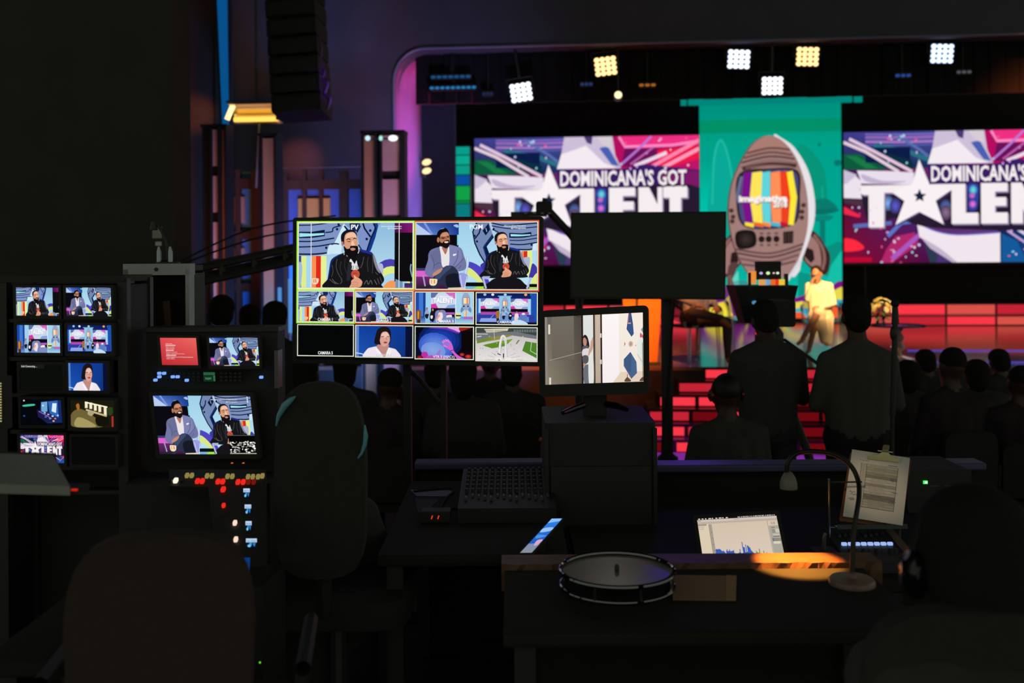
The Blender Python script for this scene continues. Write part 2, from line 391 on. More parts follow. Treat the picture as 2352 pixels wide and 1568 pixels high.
def pic_pgm(A, dst, labels=True, small=False):
    A.frame(dst, (38, 100, 2272, 1338))
    A.grad(38, 100, 2272, 1338, '#9fd0ea', '#bfe6f4')
    A.grad(38, 100, 830, 325, '#3f67c0', '#12327f', '#173c94', '#6f94dc'); A.poly([(38, 110), (330, 325), (38, 325)], '#b9cdf0'); A.line([(190, 100), (340, 325)], 40, '#7d98dd')
    A.blob([(730, 150), (800, 130), (828, 170), (800, 190)], '#a9bdec')
    A.rect(38, 325, 828, 960, '#0b0a10'); A.rect(38, 950, 600, 1000, '#3c3b6e'); A.rect(38, 1000, 600, 1110, '#dc63d0'); A.grad(38, 1110, 640, 1338, '#6a2a6a', '#35153a')
    A.rect(800, 325, 828, 520, '#7fd6e4')
    # ship
    A.blob([(1400, 60), (2400, 60), (2400, 560), (2200, 600), (1980, 600), (1760, 560), (1560, 330)], '#7c90bb')
    A.poly([(1080, 270), (1160, 100), (1400, 100), (1475, 330), (1330, 560), (1360, 720), (1340, 870), (1210, 680), (1120, 480)], '#7488b4')
    A.line([(1160, 100), (1090, 270), (1130, 480), (1220, 690), (1330, 870)], 26, NAVY); A.line([(1475, 330), (1320, 540), (1390, 740)], 60, NAVY); A.line([(1450, 360), (1290, 560), (1360, 780)], 26, '#122f6a')
    A.line([(1230, 200), (1210, 290), (1130, 400)], 26, NAVY); A.poly([(1380, 110), (1410, 230), (1330, 340), (1270, 250)], NAVY); A.line([(1330, 200), (1350, 270)], 14, '#9fb2d8')
    A.poly([(1390, 100), (1430, 100), (1530, 400), (1470, 360)], '#b8cde6')
    for x, y in ((1125, 345), (1170, 450), (2170, 515), (1475, 220)): A.ell(x, y, 20, 22, NAVY)
    for pts, w in (([(1430, 100), (1700, 150), (2272, 110)], 22), ([(1440, 160), (1800, 215), (2272, 180)], 18), ([(1760, 375), (2000, 375), (2272, 330)], 18),
                   ([(1770, 430), (2000, 430), (2272, 390)], 18), ([(1780, 500), (2000, 510), (2272, 470)], 22), ([(1900, 600), (2100, 605), (2200, 590)], 26), ([(1450, 230), (1550, 270), (1560, 310)], 18)): A.line(pts, w, NAVY, True)
    A.poly([(1760, 290), (2000, 300), (2165, 275), (2165, 350), (2000, 365), (1760, 370)], NAVY); A.poly([(1785, 315), (2000, 325), (2150, 318), (2150, 340), (2000, 352), (1790, 356)], '#a6e9f2')
    A.poly([(2200, 500), (2272, 480), (2272, 620), (2180, 620)], '#cfe6f4')
    A.rect(2030, 630, 2095, 900, '#d92c1e'); A.rect(2095, 620, 2180, 1100, '#e3ee86'); A.rect(1990, 630, 2030, 800, '#f08a48')
    # arches
    A.blob([(1020, 830), (1200, 900), (1330, 1040), (1400, 1240), (1280, 1240), (1180, 1090), (1020, 960)], '#4f45c0'); A.blob([(1010, 940), (1160, 1040), (1290, 1230), (1160, 1260), (1080, 1120), (1000, 1090)], '#dbe985')
    A.blob([(1230, 900), (1350, 830), (1400, 940), (1330, 1020)], '#3f38a0'); A.blob([(2190, 860), (2272, 940), (2272, 1080), (2130, 1130), (2150, 1000)], '#4338a4'); A.blob([(2180, 1160), (2272, 1040), (2272, 1240), (2180, 1260)], '#dfeb86')
    A.blob([(1000, 1100), (1080, 1120), (1180, 1210), (1000, 1210)], '#b6dff0')
    A.rect(960, 1215, 1330, 1290, '#0b0f14'); A.rect(2130, 1240, 2272, 1300, '#0b0f14'); A.rect(960, 1290, 1330, 1338, '#79b6d8'); A.poly([(1180, 1290), (1330, 1290), (1310, 1338), (1100, 1338)], '#a6e24e'); A.rect(2130, 1300, 2272, 1338, '#b7d86a')
    # clear chairs
    A.blob([(960, 780), (1000, 730), (1025, 760), (1015, 900), (960, 1150), (900, 1100)], '#aac9e4'); A.line([(1000, 740), (990, 900), (950, 1090)], 12, '#e3eefa', True)
    A.blob([(1980, 800), (2100, 740), (2145, 780), (2120, 950), (2060, 1090), (1950, 1090)], '#aeb4d4')
    # man in grey blazer
    S = lambda p, c: A.blob(p, c, 3 if small else 5)
    S([(205, 980), (260, 800), (270, 680), (330, 600), (480, 550), (640, 510), (820, 550), (890, 600), (930, 720), (970, 850), (960, 960), (840, 1010), (700, 960), (400, 1120), (230, 1080)], '#7377a3')
    S([(270, 690), (360, 620), (470, 560), (490, 700), (520, 920), (380, 960), (360, 860)], '#6b6e97'); S([(660, 540), (810, 560), (880, 650), (880, 800), (800, 900), (650, 900), (640, 700)], '#7d82b2')
    for pts in ([(330, 700), (370, 850), (360, 980)], [(560, 900), (470, 850), (380, 900)], [(820, 620), (800, 780), (730, 900)], [(930, 760), (840, 860), (760, 940)], [(880, 900), (830, 960)]): A.line(pts, 12, '#53567c', True)
    S([(480, 540), (600, 600), (650, 520), (650, 900), (530, 920), (500, 700)], '#e9e4e6'); S([(520, 560), (600, 600), (640, 540), (590, 690), (540, 620)], '#b9745c'); S([(730, 690), (790, 680), (770, 710), (730, 720)], '#f1eff4')
    S([(390, 1080), (560, 930), (640, 900), (740, 920), (830, 1030), (840, 1180), (880, 1310), (640, 1330), (480, 1250), (400, 1338), (290, 1338), (330, 1200)], '#2a3148')
    S([(400, 1090), (600, 920), (700, 930), (560, 1060), (440, 1180)], '#3c4a70'); S([(600, 1100), (820, 1060), (860, 1300), (640, 1330)], '#161a26')
    S([(350, 1060), (420, 1000), (530, 950), (500, 1020), (430, 1070), (360, 1100)], '#c98c70')
    S([(430, 400), (430, 290), (490, 220), (580, 195), (640, 260), (660, 370), (640, 430), (480, 460)], '#0e0d14'); A.ell(450, 420, 24, 50, '#b37a60')
    S([(480, 440), (490, 330), (540, 280), (620, 275), (655, 340), (665, 430), (650, 520), (590, 580), (520, 540)], '#b97a5c'); S([(500, 350), (560, 290), (630, 300), (645, 350), (560, 360)], '#cf9170')
    S([(470, 440), (520, 480), (560, 440), (640, 420), (660, 460), (650, 540), (600, 580), (530, 550), (480, 500)], '#17100f'); S([(560, 455), (620, 445), (640, 465), (590, 480)], '#e8d3c8'); A.line([(590, 380), (605, 420)], 12, '#8d553f')
    A.line([(480, 385), (520, 365), (580, 365)], 9, '#17130f'); A.line([(600, 350), (660, 345)], 9, '#17130f'); S([(490, 375), (575, 370), (570, 400), (500, 400)], '#8a5640'); S([(610, 355), (662, 350), (660, 378), (615, 382)], '#8a5640'); A.ell(540, 385, 16, 8, '#20140f', 8); A.ell(638, 366, 14, 7, '#20140f', 8); A.line([(500, 402), (570, 402)], 5, '#17130f'); A.line([(575, 372), (612, 362)], 6, '#17130f')
    A.line([(490, 215), (560, 200)], 10, '#8fa0c8'); A.blob([(290, 1170), (310, 1150), (420, 1155), (435, 1180), (420, 1250), (370, 1280), (300, 1260)], '#f6e2bc'); A.rect(318, 1170, 335, 1240, '#e8945a'); A.rect(372, 1170, 395, 1240, '#e0843a')
    A.blob([(60, 1300), (180, 1290), (280, 1270), (330, 1338), (60, 1338)], '#2a2236')
    A.blob([(840, 1050), (1000, 1080), (960, 1250), (930, 1338), (880, 1300)], '#9a9ee0'); A.line([(860, 1080), (900, 1300)], 12, '#d8dcf6'); A.line([(990, 1100), (940, 1330)], 12, '#d8dcf6'); A.line([(170, 1090), (210, 1290)], 26, '#a9a0cc')
    A.poly([(640, 1318), (920, 1308), (950, 1338), (630, 1338)], '#e5d2b8')
    # man in leather jacket, same figure a little smaller
    A.blob([(1330, 1340), (1420, 1190), (1560, 1130), (1900, 1130), (2040, 1230), (2090, 1340)], '#17131a')
    man_jacket(A, 850, 110, .735, small)
    A.line([(1280, 1110), (1340, 1330)], 34, '#b7bdde'); A.line([(2160, 1120), (2090, 1330)], 34, '#b7bdde'); A.poly([(1280, 1100), (1420, 1100), (1380, 1160), (1300, 1150)], '#aab0dc')
    if labels:
        A.text('PGM', 1155, 175, 88, '#f4f6f8', bold=.01); hashtag(A, 2065, 160, 24, 400)
def mini_rocket(A, x, y, k):
    A.blob([(x-42*k, y+60*k), (x-80*k, y+120*k), (x-70*k, y+170*k), (x-20*k, y+110*k)], '#6f86b4'); A.blob([(x+42*k, y+60*k), (x+80*k, y+120*k), (x+70*k, y+170*k), (x+20*k, y+110*k)], '#6f86b4')
    A.ell(x, y, 66*k, 140*k, '#97a9cc', 20); A.rect(x-44*k, y-60*k, x+44*k, y+40*k, '#2b3552'); A.rect(x-40*k, y-56*k, x+40*k, y+36*k, '#f4e0bc'); A.rect(x+8*k, y-56*k, x+28*k, y+36*k, '#ee7a30')
    A.rect(x-44*k, y+60*k, x-20*k, y+85*k, '#20294a'); A.rect(x+20*k, y+60*k, x+40*k, y+85*k, '#20294a')
def mini_talent(A, x0, y0, x1, y1):
    w, h = x1-x0, y1-y0
    A.rect(x0, y0, x1, y1, '#cfd9ee'); A.poly([(x0, y0), (x0+.3*w, y0), (x0+.1*w, y0+.4*h), (x0, y0+.3*h)], '#5b6fa8'); A.poly([(x0+.6*w, y0), (x1, y0), (x1, y0+.4*h), (x0+.8*w, y0+.25*h)], '#d468c8')
    A.poly([(x0, y0+.75*h), (x0+.2*w, y0+.7*h), (x0+.3*w, y1), (x0, y1)], '#d838a8'); A.poly([(x0+.7*w, y0+.8*h), (x1, y0+.75*h), (x1, y1), (x0+.6*w, y1)], '#86a6dc')
    A.text('TALENT', x0+.5*w, y0+.5*h, h*.36, '#7684a8', w*.88, .03); A.text('TALENT', x0+.5*w, y0+.49*h, h*.33, '#ffffff', w*.84, .03)
    A.text("DOMINICANA'S GOT", x0+.6*w, y0+.25*h, h*.1, '#fdfdff', w*.6, .01)
def tiny_person(A, x, y, h, top, legs, skin='#b98468', hair='#221a1c'):
    A.blob([(x-.16*h, y-.05*h), (x-.18*h, y-.45*h), (x-.1*h, y-.68*h), (x+.1*h, y-.68*h), (x+.18*h, y-.45*h), (x+.14*h, y-.3*h)], top, 3)
    A.blob([(x-.14*h, y-.36*h), (x+.16*h, y-.36*h), (x+.12*h, y-.2*h), (x+.06*h, y), (x-.06*h, y), (x-.16*h, y-.15*h)], legs, 3)
    A.ell(x, y-.8*h, .08*h, .12*h, hair, 10); A.ell(x+.01*h, y-.78*h, .06*h, .085*h, skin, 10)
def pic_cam3(A, dst, label=True):
    A.frame(dst, (50, 105, 1118, 688)); A.grad(50, 105, 1118, 688, '#0f2f86', '#2c57b4')
    for x0, x1, c in ((50, 110, '#1c49a6'), (110, 190, '#3f78cf'), (190, 235, '#173c90')): A.rect(x0, 105, x1, 560, c)
    A.rect(235, 105, 335, 560, '#9fd2ee'); A.rect(335, 390, 790, 600, '#0d0b16'); mini_talent(A, 335, 105, 790, 400)
    A.rect(430, 480, 780, 520, '#b05ac0'); A.grad(50, 560, 800, 688, '#1c3b8c', '#6f97d8'); A.rect(790, 105, 1118, 560, '#a7d6ee'); A.rect(790, 105, 806, 688, '#e4f2fa'); A.grad(800, 560, 1118, 688, '#4f92cc', '#a8d4ea')
    mini_rocket(A, 990, 270, 1.25)
    A.ell(840, 540, 60, 60, '#dfe6a0', 14); A.rect(960, 450, 1010, 560, '#f0d6a0'); A.rect(985, 450, 1003, 560, '#ee9040'); A.rect(800, 530, 900, 555, '#1a1016'); A.rect(940, 570, 1118, 610, '#c060c0')
    A.blob([(65, 460), (150, 455), (140, 620), (75, 620)], '#8a5326'); A.blob([(90, 470), (110, 480), (105, 600), (90, 600)], '#e0a040'); A.rect(75, 620, 140, 688, '#4a2a1c')
    A.rect(230, 540, 320, 688, '#8fc0e6'); tiny_person(A, 262, 600, 230, '#9aa8c8', '#15172c'); tiny_person(A, 368, 660, 290, '#18141c', '#0e0d16'); A.blob([(330, 550), (370, 545), (365, 600), (335, 600)], '#e8e0f0')
    A.blob([(430, 460), (600, 450), (610, 640), (440, 640)], '#7c86c0'); tiny_person(A, 515, 660, 260, '#f2dcdc', '#f4e2da'); A.blob([(420, 620), (490, 520), (500, 560), (440, 630)], '#d8a494'); A.blob([(630, 540), (720, 530), (720, 580), (640, 590)], '#f0eadc'); A.blob([(600, 590), (760, 580), (760, 680), (620, 688)], '#7f8cc0')
    if label: A.text('CAMARA 3', 595, 650, 52, '#f4f4f6', 330, .02)
def pic_cam4(A, dst, label=True):
    A.frame(dst, (1188, 118, 2292, 700)); A.grad(1188, 118, 2292, 700, '#0d1c58', '#1b3fa0')
    for x, c in ((1340, '#9fc8f4'), (1485, '#e6f0ff'), (1715, '#a6d2f4'), (2090, '#f4b060'), (2200, '#5d84d8')): A.ell(x, 145, 28, 22, c, 12)
    A.rect(1188, 220, 1262, 660, '#2a63c4'); A.rect(1225, 220, 1262, 490, '#b2dcf4'); A.rect(1225, 530, 1262, 660, '#9ccff0'); A.rect(2130, 225, 2185, 660, '#a6d4f0'); A.rect(2185, 120, 2292, 640, '#1c50b0')
    mini_talent(A, 1262, 215, 1605, 412); mini_talent(A, 1815, 220, 2130, 415); A.rect(1262, 412, 2130, 470, '#0a0812'); A.rect(1262, 470, 2150, 520, '#c04fb8'); A.rect(1262, 485, 2150, 495, '#7a2a90')
    A.poly([(1188, 520), (2240, 520), (2260, 660), (1188, 660)], '#2e3f9c'); A.poly([(1270, 590), (1560, 590), (1560, 660), (1240, 660)], '#8fa4e8'); A.line([(1420, 620), (1500, 530)], 10, '#8fb2f0')
    A.rect(1605, 170, 1815, 620, '#93cbe6'); A.rect(1580, 165, 1835, 182, '#7fb8dc'); mini_rocket(A, 1710, 320, .95); A.rect(1620, 560, 2150, 660, '#5f8cd4')
    A.blob([(1550, 465), (1610, 465), (1600, 590), (1555, 590)], '#a8702c'); A.rect(1555, 590, 1600, 640, '#3a2418')
    A.blob([(1630, 500), (1760, 490), (1770, 640), (1640, 640)], '#6c94d0'); tiny_person(A, 1690, 610, 190, '#aab6d8', '#141a38'); tiny_person(A, 1812, 620, 190, '#15131c', '#0f0e18'); A.ell(1812, 540, 20, 14, '#f0e6ea'); tiny_person(A, 1925, 640, 210, '#f4d8da', '#f0d0cc')
    A.blob([(1990, 520), (2100, 510), (2110, 640), (2000, 640)], '#5f7cc0'); A.ell(2050, 505, 32, 18, '#eef2dc'); A.rect(1188, 665, 2292, 700, '#090d1c'); A.blob([(1850, 640), (2000, 620), (2130, 700), (1850, 700)], '#c6e0f6')
    if label: A.text('CAMARA 4', 1725, 662, 46, '#e9e9ee', 310, .02)
def pic_woman(A, dst, label=True):
    A.frame(dst, (637, 1065, 1150, 1342)); A.grad(637, 1065, 1150, 1342, '#123f9c', '#0f3a94', '#0b2a6e', '#1c57b8'); A.rect(637, 1065, 662, 1342, '#5f86cc'); A.rect(1088, 1065, 1150, 1342, '#0a1030'); A.line([(637, 1310), (690, 1318), (740, 1342)], 8, '#cfe0f6')
    A.blob([(715, 1360), (735, 1280), (780, 1258), (850, 1248), (960, 1262), (1010, 1285), (1030, 1360)], '#ece4ee')
    A.blob([(828, 1262), (845, 1230), (925, 1225), (935, 1255), (905, 1345), (880, 1345)], '#c08a80'); A.blob([(830, 1265), (890, 1345), (860, 1345), (820, 1290)], '#f7f2f8'); A.blob([(935, 1260), (960, 1290), (930, 1345), (905, 1345)], '#f4eef4')
    A.blob([(805, 1220), (815, 1150), (835, 1095), (885, 1070), (935, 1082), (955, 1130), (950, 1210), (920, 1230), (845, 1232)], '#191216')
    A.blob([(852, 1160), (868, 1125), (915, 1115), (942, 1150), (945, 1200), (920, 1240), (890, 1250), (862, 1225)], '#d9a396'); A.blob([(868, 1140), (915, 1120), (940, 1150), (930, 1165), (880, 1165)], '#eec3b2')
    A.line([(866, 1163), (893, 1158)], 6, '#3a2220'); A.line([(918, 1160), (940, 1158)], 6, '#3a2220'); A.blob([(886, 1212), (908, 1205), (925, 1213), (905, 1222)], '#a6323a'); A.line([(912, 1165), (916, 1190)], 6, '#b97868')
    A.blob([(825, 1120), (860, 1080), (930, 1090), (950, 1140), (910, 1112), (870, 1130), (850, 1200)], '#1d1418')
    if label: A.text('CAMARA 6', 893, 1326, 22, '#d8d0d8', 145, .02)
def pic_vtr1(A, dst):
    A.frame(dst, (50, 765, 1115, 1332)); A.grad(50, 765, 1115, 1332, '#05060f', '#1a0a10', '#160610', '#0a1030')
    A.soft(520, 1000, 420, 330, '#1d46c4', '#070a24', 6); A.soft(430, 1120, 330, 250, '#6f92e0', '#2750c8', 6, 15); A.soft(380, 1190, 230, 150, '#89a6e2', '#6f92e0', 4, 10)
    A.blob([(300, 780), (600, 765), (850, 850), (820, 870), (600, 800)], '#7a2fb0'); A.blob([(640, 765), (850, 765), (870, 850), (760, 810)], '#e0a8ea'); A.blob([(870, 765), (1080, 765), (1000, 800), (880, 830)], '#9a2418'); A.rect(900, 830, 1115, 1200, '#0c0708')
    H = '#d65fce'
    A.blob([(560, 1090), (590, 1030), (650, 990), (710, 1040), (740, 1110), (770, 1200), (860, 1280), (990, 1340), (840, 1340), (760, 1250), (690, 1180), (600, 1120)], H)
    for a, b in (((545, 1020), (600, 1070)), ((570, 995), (620, 1060)), ((605, 980), (650, 1050)), ((645, 985), (680, 1050)), ((570, 1100), (640, 1110))): A.line([a, b], 24, '#e680dc')
    A.blob([(570, 1050), (640, 1020), (690, 1060), (640, 1110)], '#8f78d8'); A.line([(690, 1195), (780, 1165)], 12, '#4a2a90')
    A.blob([(160, 1250), (200, 1210), (270, 1230), (280, 1332), (170, 1332)], '#c030a0'); A.blob([(400, 1332), (480, 1190), (530, 1180), (500, 1260), (520, 1332)], '#9a78d8'); A.blob([(260, 1332), (360, 1270), (700, 1332)], '#b850b8')
    A.soft(1030, 1290, 60, 40, '#e83a30', '#300808', 4); A.soft(915, 1255, 45, 30, '#d04030', '#300808', 3); A.soft(130, 1320, 60, 40, '#b02030', '#100510', 3)
    A.text('VTR 5 (FSFC1)', 575, 1298, 44, '#efe9f4', 400, .02)
def pic_vtr2(A, dst):
    A.frame(dst, (1190, 770, 2290, 1348)); A.grad(1190, 770, 2290, 1348, '#b9b8b2', '#e6e0e0'); A.rect(1190, 770, 2290, 900, '#3e453f')
    A.poly([(1330, 790), (1780, 775), (1760, 820), (1380, 860)], '#d5cdb4'); 
    for x in range(1350, 1740, 26): A.rect(x, 812, x+12, 830, '#55584c')
    A.poly([(1860, 775), (2290, 770), (2290, 850), (1880, 820)], '#2b3a40'); 
    for x in range(1880, 2280, 30): A.rect(x, 790, x+8, 840, '#aab6ba')
    A.poly([(1190, 860), (1900, 830), (2290, 900), (2290, 960), (1850, 900), (1500, 930), (1190, 1000)], '#70757a'); A.line([(1190, 880), (1400, 880)], 16, '#b9c0c0'); A.line([(1200, 930), (1270, 920)], 14, '#dfe4e4')
    A.poly([(1200, 1000), (1400, 940), (1760, 890), (1880, 890), (1640, 970), (1400, 1010), (1200, 1050)], '#8f8a42'); A.poly([(1200, 1000), (1400, 950), (1500, 960), (1200, 1050)], '#6c8a34')
    A.poly([(1300, 1078), (1640, 1000), (1860, 960), (1720, 1090), (1480, 1135)], '#5d8a25'); A.poly([(1640, 1010), (1850, 960), (1790, 1020), (1650, 1060)], '#74a02c'); A.poly([(2090, 1000), (2290, 1030), (2290, 1300), (2030, 1170)], '#4d8426'); A.line([(2200, 1020), (2180, 1170), (2290, 1230)], 10, '#d8e2d0')
    A.poly([(1910, 1050), (1960, 975), (1985, 980), (1930, 1055)], '#6b7a4a')
    A.line([(1620, 1210), (1625, 1080), (1650, 950), (1680, 910), (1715, 950), (1735, 1080), (1740, 1270)], 40, '#e9e5e4', True); A.line([(1640, 1210), (1645, 1080), (1665, 960)], 12, '#b5aeb0', True); A.line([(1755, 1270), (1745, 1090), (1720, 960)], 10, '#b5aeb0', True); A.blob([(1660, 940), (1690, 920), (1710, 960), (1670, 970)], '#cfc6bc')
    A.line([(1510, 810), (1525, 970)], 10, '#c9c4a6'); A.line([(1580, 1225), (1640, 1250)], 16, '#2b2a30'); A.line([(1690, 1220), (1690, 1330)], 20, '#23252a'); A.blob([(1590, 1348), (1600, 1320), (1625, 1348)], '#1c1e22')
    for a, b in (((1470, 1210), (1560, 1260)), ((1400, 1260), (1520, 1290)), ((1350, 1340), (1520, 1335)), ((1810, 1260), (1920, 1210)), ((1830, 1300), (1990, 1265)), ((1860, 1335), (2050, 1335)), ((1550, 1180), (1600, 1220))): A.line([a, b], 6, '#a49ea0')
    A.text('VTR 2 (FSFC2)', 1730, 1320, 38, '#f6f4f4', 380, .02)
    for i in range(26): A.ell(random.uniform(1200, 2280), random.uniform(880, 1330), 8, 6, random.choice(['#3a3c40', '#f6f6f6', '#8a8886']), 6)
def pic_talent(A, dst):
    A.frame(dst, (100, 95, 2480, 1480)); rnd = random.Random(3)
    A.grad(100, 95, 2480, 1480, '#221a52', '#c01060', '#2a4fa0', '#5a0a3a')
    A.grad(100, 95, 1100, 480, '#3f3a8c', '#4a4fa0', '#0f2f5a', '#07302f'); A.poly([(100, 330), (260, 330), (560, 490), (100, 490)], '#0d5a3c'); A.poly([(120, 340), (240, 350), (460, 480), (330, 480)], '#187a44')
    for y, c in ((120, '#8a6fc0'), (150, '#b87ad0'), (178, '#7a6ab8'), (200, '#c78ad6'), (230, '#5f5fb0')): A.line([(330, y), (700, y+8), (1060, y+4)], 14, c)
    A.line([(420, 240), (760, 300), (1000, 400)], 50, '#2a6f86'); A.line([(640, 120), (900, 290), (990, 360)], 30, '#5a6fae'); A.rect(330, 260, 800, 420, '#0c1c48'); A.poly([(420, 290), (820, 400), (830, 500), (640, 480)], '#0a3040')
    A.line([(100, 200), (330, 300), (680, 520)], 34, '#e8cfdc'); A.line([(160, 165), (420, 300), (820, 520)], 34, '#e6c6de')
    A.poly([(1580, 95), (2480, 95), (2480, 640), (1640, 440), (1590, 260)], '#b40e60'); A.poly([(1660, 95), (2480, 95), (2480, 200), (1700, 220)], '#ee2f82'); A.line([(1640, 100), (1700, 210), (2200, 200), (2480, 160)], 30, '#ff8ac6'); A.poly([(1700, 230), (2080, 240), (1900, 430), (1660, 420)], '#6a1258'); A.poly([(2040, 250), (2480, 210), (2480, 560), (2050, 420)], '#ee1848'); A.poly([(2100, 460), (2480, 350), (2480, 700), (2250, 560)], '#c01468')
    A.line([(1650, 410), (1830, 250), (1980, 100)], 24, '#b878d8'); A.line([(1760, 400), (2000, 220)], 20, '#c060b0'); A.line([(1800, 420), (2140, 280)], 40, '#f0d8ec'); A.line([(1960, 440), (2480, 150)], 40, '#ff86b0'); A.line([(2060, 460), (2480, 240)], 40, '#ff9cc0')
    A.poly([(1060, 95), (1570, 95), (1600, 300), (1660, 440), (980, 440), (1030, 270)], '#cdbfd8'); A.poly([(1290, 190), (1480, 380), (1620, 440), (980, 440), (1030, 280), (1180, 230)], '#f4eaf2'); A.poly([(1430, 220), (1520, 200), (1640, 420), (1560, 400)], '#4a60b0'); A.poly([(1270, 95), (1360, 95), (1350, 180), (1300, 160)], '#4a3a72'); A.poly([(1400, 95), (1560, 95), (1570, 230), (1480, 200)], '#d8ccd6')
    A.poly([(980, 450), (1660, 450), (1900, 400), (2480, 470), (2480, 680), (1000, 680)], '#3a1c66'); A.poly([(2080, 470), (2480, 480), (2480, 700), (2100, 700)], '#7a1a66')
    # lower field
    A.grad(100, 800, 1000, 1480, '#4a1030', '#3a2a80', '#4a0c40', '#8a0a34'); A.grad(1700, 1100, 2480, 1480, '#20204a', '#1a3a8a', '#1c62b8', '#0e2f5c'); A.poly([(100, 880), (280, 980), (260, 1000), (100, 960)], '#ee2a4a'); A.blob([(60, 1230), (200, 1230), (310, 1310), (250, 1350), (60, 1350)], '#ff2a40'); A.rect(100, 1420, 390, 1470, '#c00a34'); A.poly([(480, 1480), (540, 1340), (640, 1200), (840, 1160), (880, 1290), (600, 1480)], '#b0286a')
    A.line([(600, 1440), (900, 1180)], 50, '#a85ac0'); A.line([(560, 1200), (700, 1060), (860, 1040)], 40, '#5a78c8'); A.line([(200, 1090), (600, 1060)], 40, '#5a6fb8'); A.poly([(940, 1280), (1080, 1400), (1060, 1480), (1000, 1480)], '#2a3a50'); A.line([(1800, 1150), (2030, 1310)], 24, '#b8a8d8'); A.line([(1910, 1140), (2200, 1330)], 30, '#d8d0e8'); A.poly([(1740, 1180), (1900, 1260), (2000, 1480), (1740, 1480)], '#145a9a')
    A.poly([(2200, 1100), (2480, 1000), (2480, 1300)], '#c0206a'); A.line([(2480, 1120), (2200, 1400)], 26, '#d070c0')
    # silver ribbons
    A.poly([(100, 490), (210, 540), (290, 620), (270, 700), (290, 800), (100, 790)], '#ece2ee'); A.poly([(100, 490), (240, 545), (130, 640), (100, 640)], '#c9bfd8'); A.poly([(240, 500), (560, 510), (840, 530), (830, 660), (290, 640)], '#e9dfec'); A.blob([(290, 540), (500, 610), (760, 620), (560, 650), (340, 620)], '#c3b2d0')
    A.poly([(100, 800), (360, 820), (360, 900), (100, 840)], '#4a3040')
    A.poly(smoothpts([(860, 1050), (1050, 1150), (1300, 1190), (1725, 1170)], 5, False)+[(1725, 1480)]+smoothpts([(1260, 1480), (1000, 1290), (890, 1210)], 5, False), '#f1e6ee'); A.poly(smoothpts([(900, 1210), (1100, 1330), (1280, 1480)], 5, False)+[(1230, 1480), (1000, 1330)], '#c4b4cc'); A.line([(870, 1060), (1060, 1150), (1300, 1190), (1720, 1170)], 14, '#7a6ac8', True)
    # word shadow then letters
    A.blob([(330, 700), (1000, 720), (1800, 640), (2480, 660), (2480, 1110), (1100, 1120), (620, 1010), (400, 1120)], '#251b30')
    for x, y, c in ((560, 850, '#7aa8e8'), (640, 880, '#5a5ac8'), (1165, 900, '#5a78c0'), (1165, 955, '#8a6a90')): A.soft(x, y, 60, 80, c, '#2a2036', 3)
    A.blob([(1395, 670), (1500, 670), (1505, 800), (1480, 930), (1405, 930), (1400, 800)], '#2c3fa0'); A.soft(1450, 720, 40, 50, '#6ae0e0', '#3a50b0', 3); A.soft(1445, 870, 36, 40, '#f078d8', '#4a40b0', 3); A.soft(1440, 780, 30, 30, '#d868c0', '#4a60b8', 2)
    LET = '#f6edf0'; ED = '#8f7fa0'
    letters = [[(275, 660), (860, 660), (860, 740), (525, 740), (520, 1105), (360, 1105), (360, 760), (300, 760), (275, 740)],
               [(1000, 655), (1370, 655), (1370, 960), (1500, 960), (1500, 1075), (1225, 1075), (1225, 720), (1130, 760), (1030, 740)],
               [(1530, 650), (1805, 650), (1805, 740), (1675, 740), (1675, 800), (1790, 800), (1790, 890), (1675, 890), (1675, 960), (1805, 960), (1805, 1075), (1530, 1075)],
               [(1840, 650), (1960, 650), (2080, 860), (2080, 650), (2180, 650), (2180, 1075), (2060, 1075), (1985, 920), (1985, 1075), (1840, 1075)],
               [(2040, 650), (2340, 640), (2355, 660), (2355, 760), (2290, 760), (2290, 1075), (2160, 1075), (2160, 760), (2050, 760)]]
    letters[3] = [(1840, 650), (1950, 650), (2040, 840), (2040, 650), (2090, 650), (2090, 1075), (2030, 1075), (1960, 920), (1960, 1075), (1840, 1075)]
    letters[4] = [(2100, 645), (2340, 640), (2352, 660), (2352, 765), (2285, 765), (2285, 1075), (2165, 1075), (2165, 765), (2100, 765)]
    for p in letters: A.poly([(x+14, y+16) for x, y in p], ED)
    for p in letters: A.poly(p, LET)
    star = [(890, 390), (1000, 660), (1220, 720), (1060, 830), (1145, 1080), (890, 945), (640, 1080), (735, 830), (610, 740), (820, 650)]
    A.poly([(x+16, y+14) for x, y in star], '#4a3c6a'); A.poly(star, '#f9f1f4')
    A.poly([(893, 700), (915, 755), (965, 758), (928, 790), (935, 835), (893, 812), (850, 835), (865, 790), (830, 760), (872, 752)], '#1a2340')
    A.text("DOMINICANA'S GOT", 1685, 555, 165, '#2a1440', 1345, .045); A.text("DOMINICANA'S GOT", 1680, 545, 155, '#f7eef2', 1330, .03)
    for i in range(70):
        x, y = rnd.choice([(rnd.uniform(480, 900), rnd.uniform(1150, 1480)), (rnd.uniform(350, 900), rnd.uniform(110, 450)), (rnd.uniform(1740, 2400), rnd.uniform(1150, 1450)), (rnd.uniform(1650, 2400), rnd.uniform(120, 450)), (rnd.uniform(110, 500), rnd.uniform(850, 1400))])
        A.ell(x, y, rnd.uniform(6, 16), rnd.uniform(6, 16), rnd.choice(['#f6d8ea', '#c8d8f6', '#ee5a9a', '#a8e0f0', '#d8a0e0']), 8)
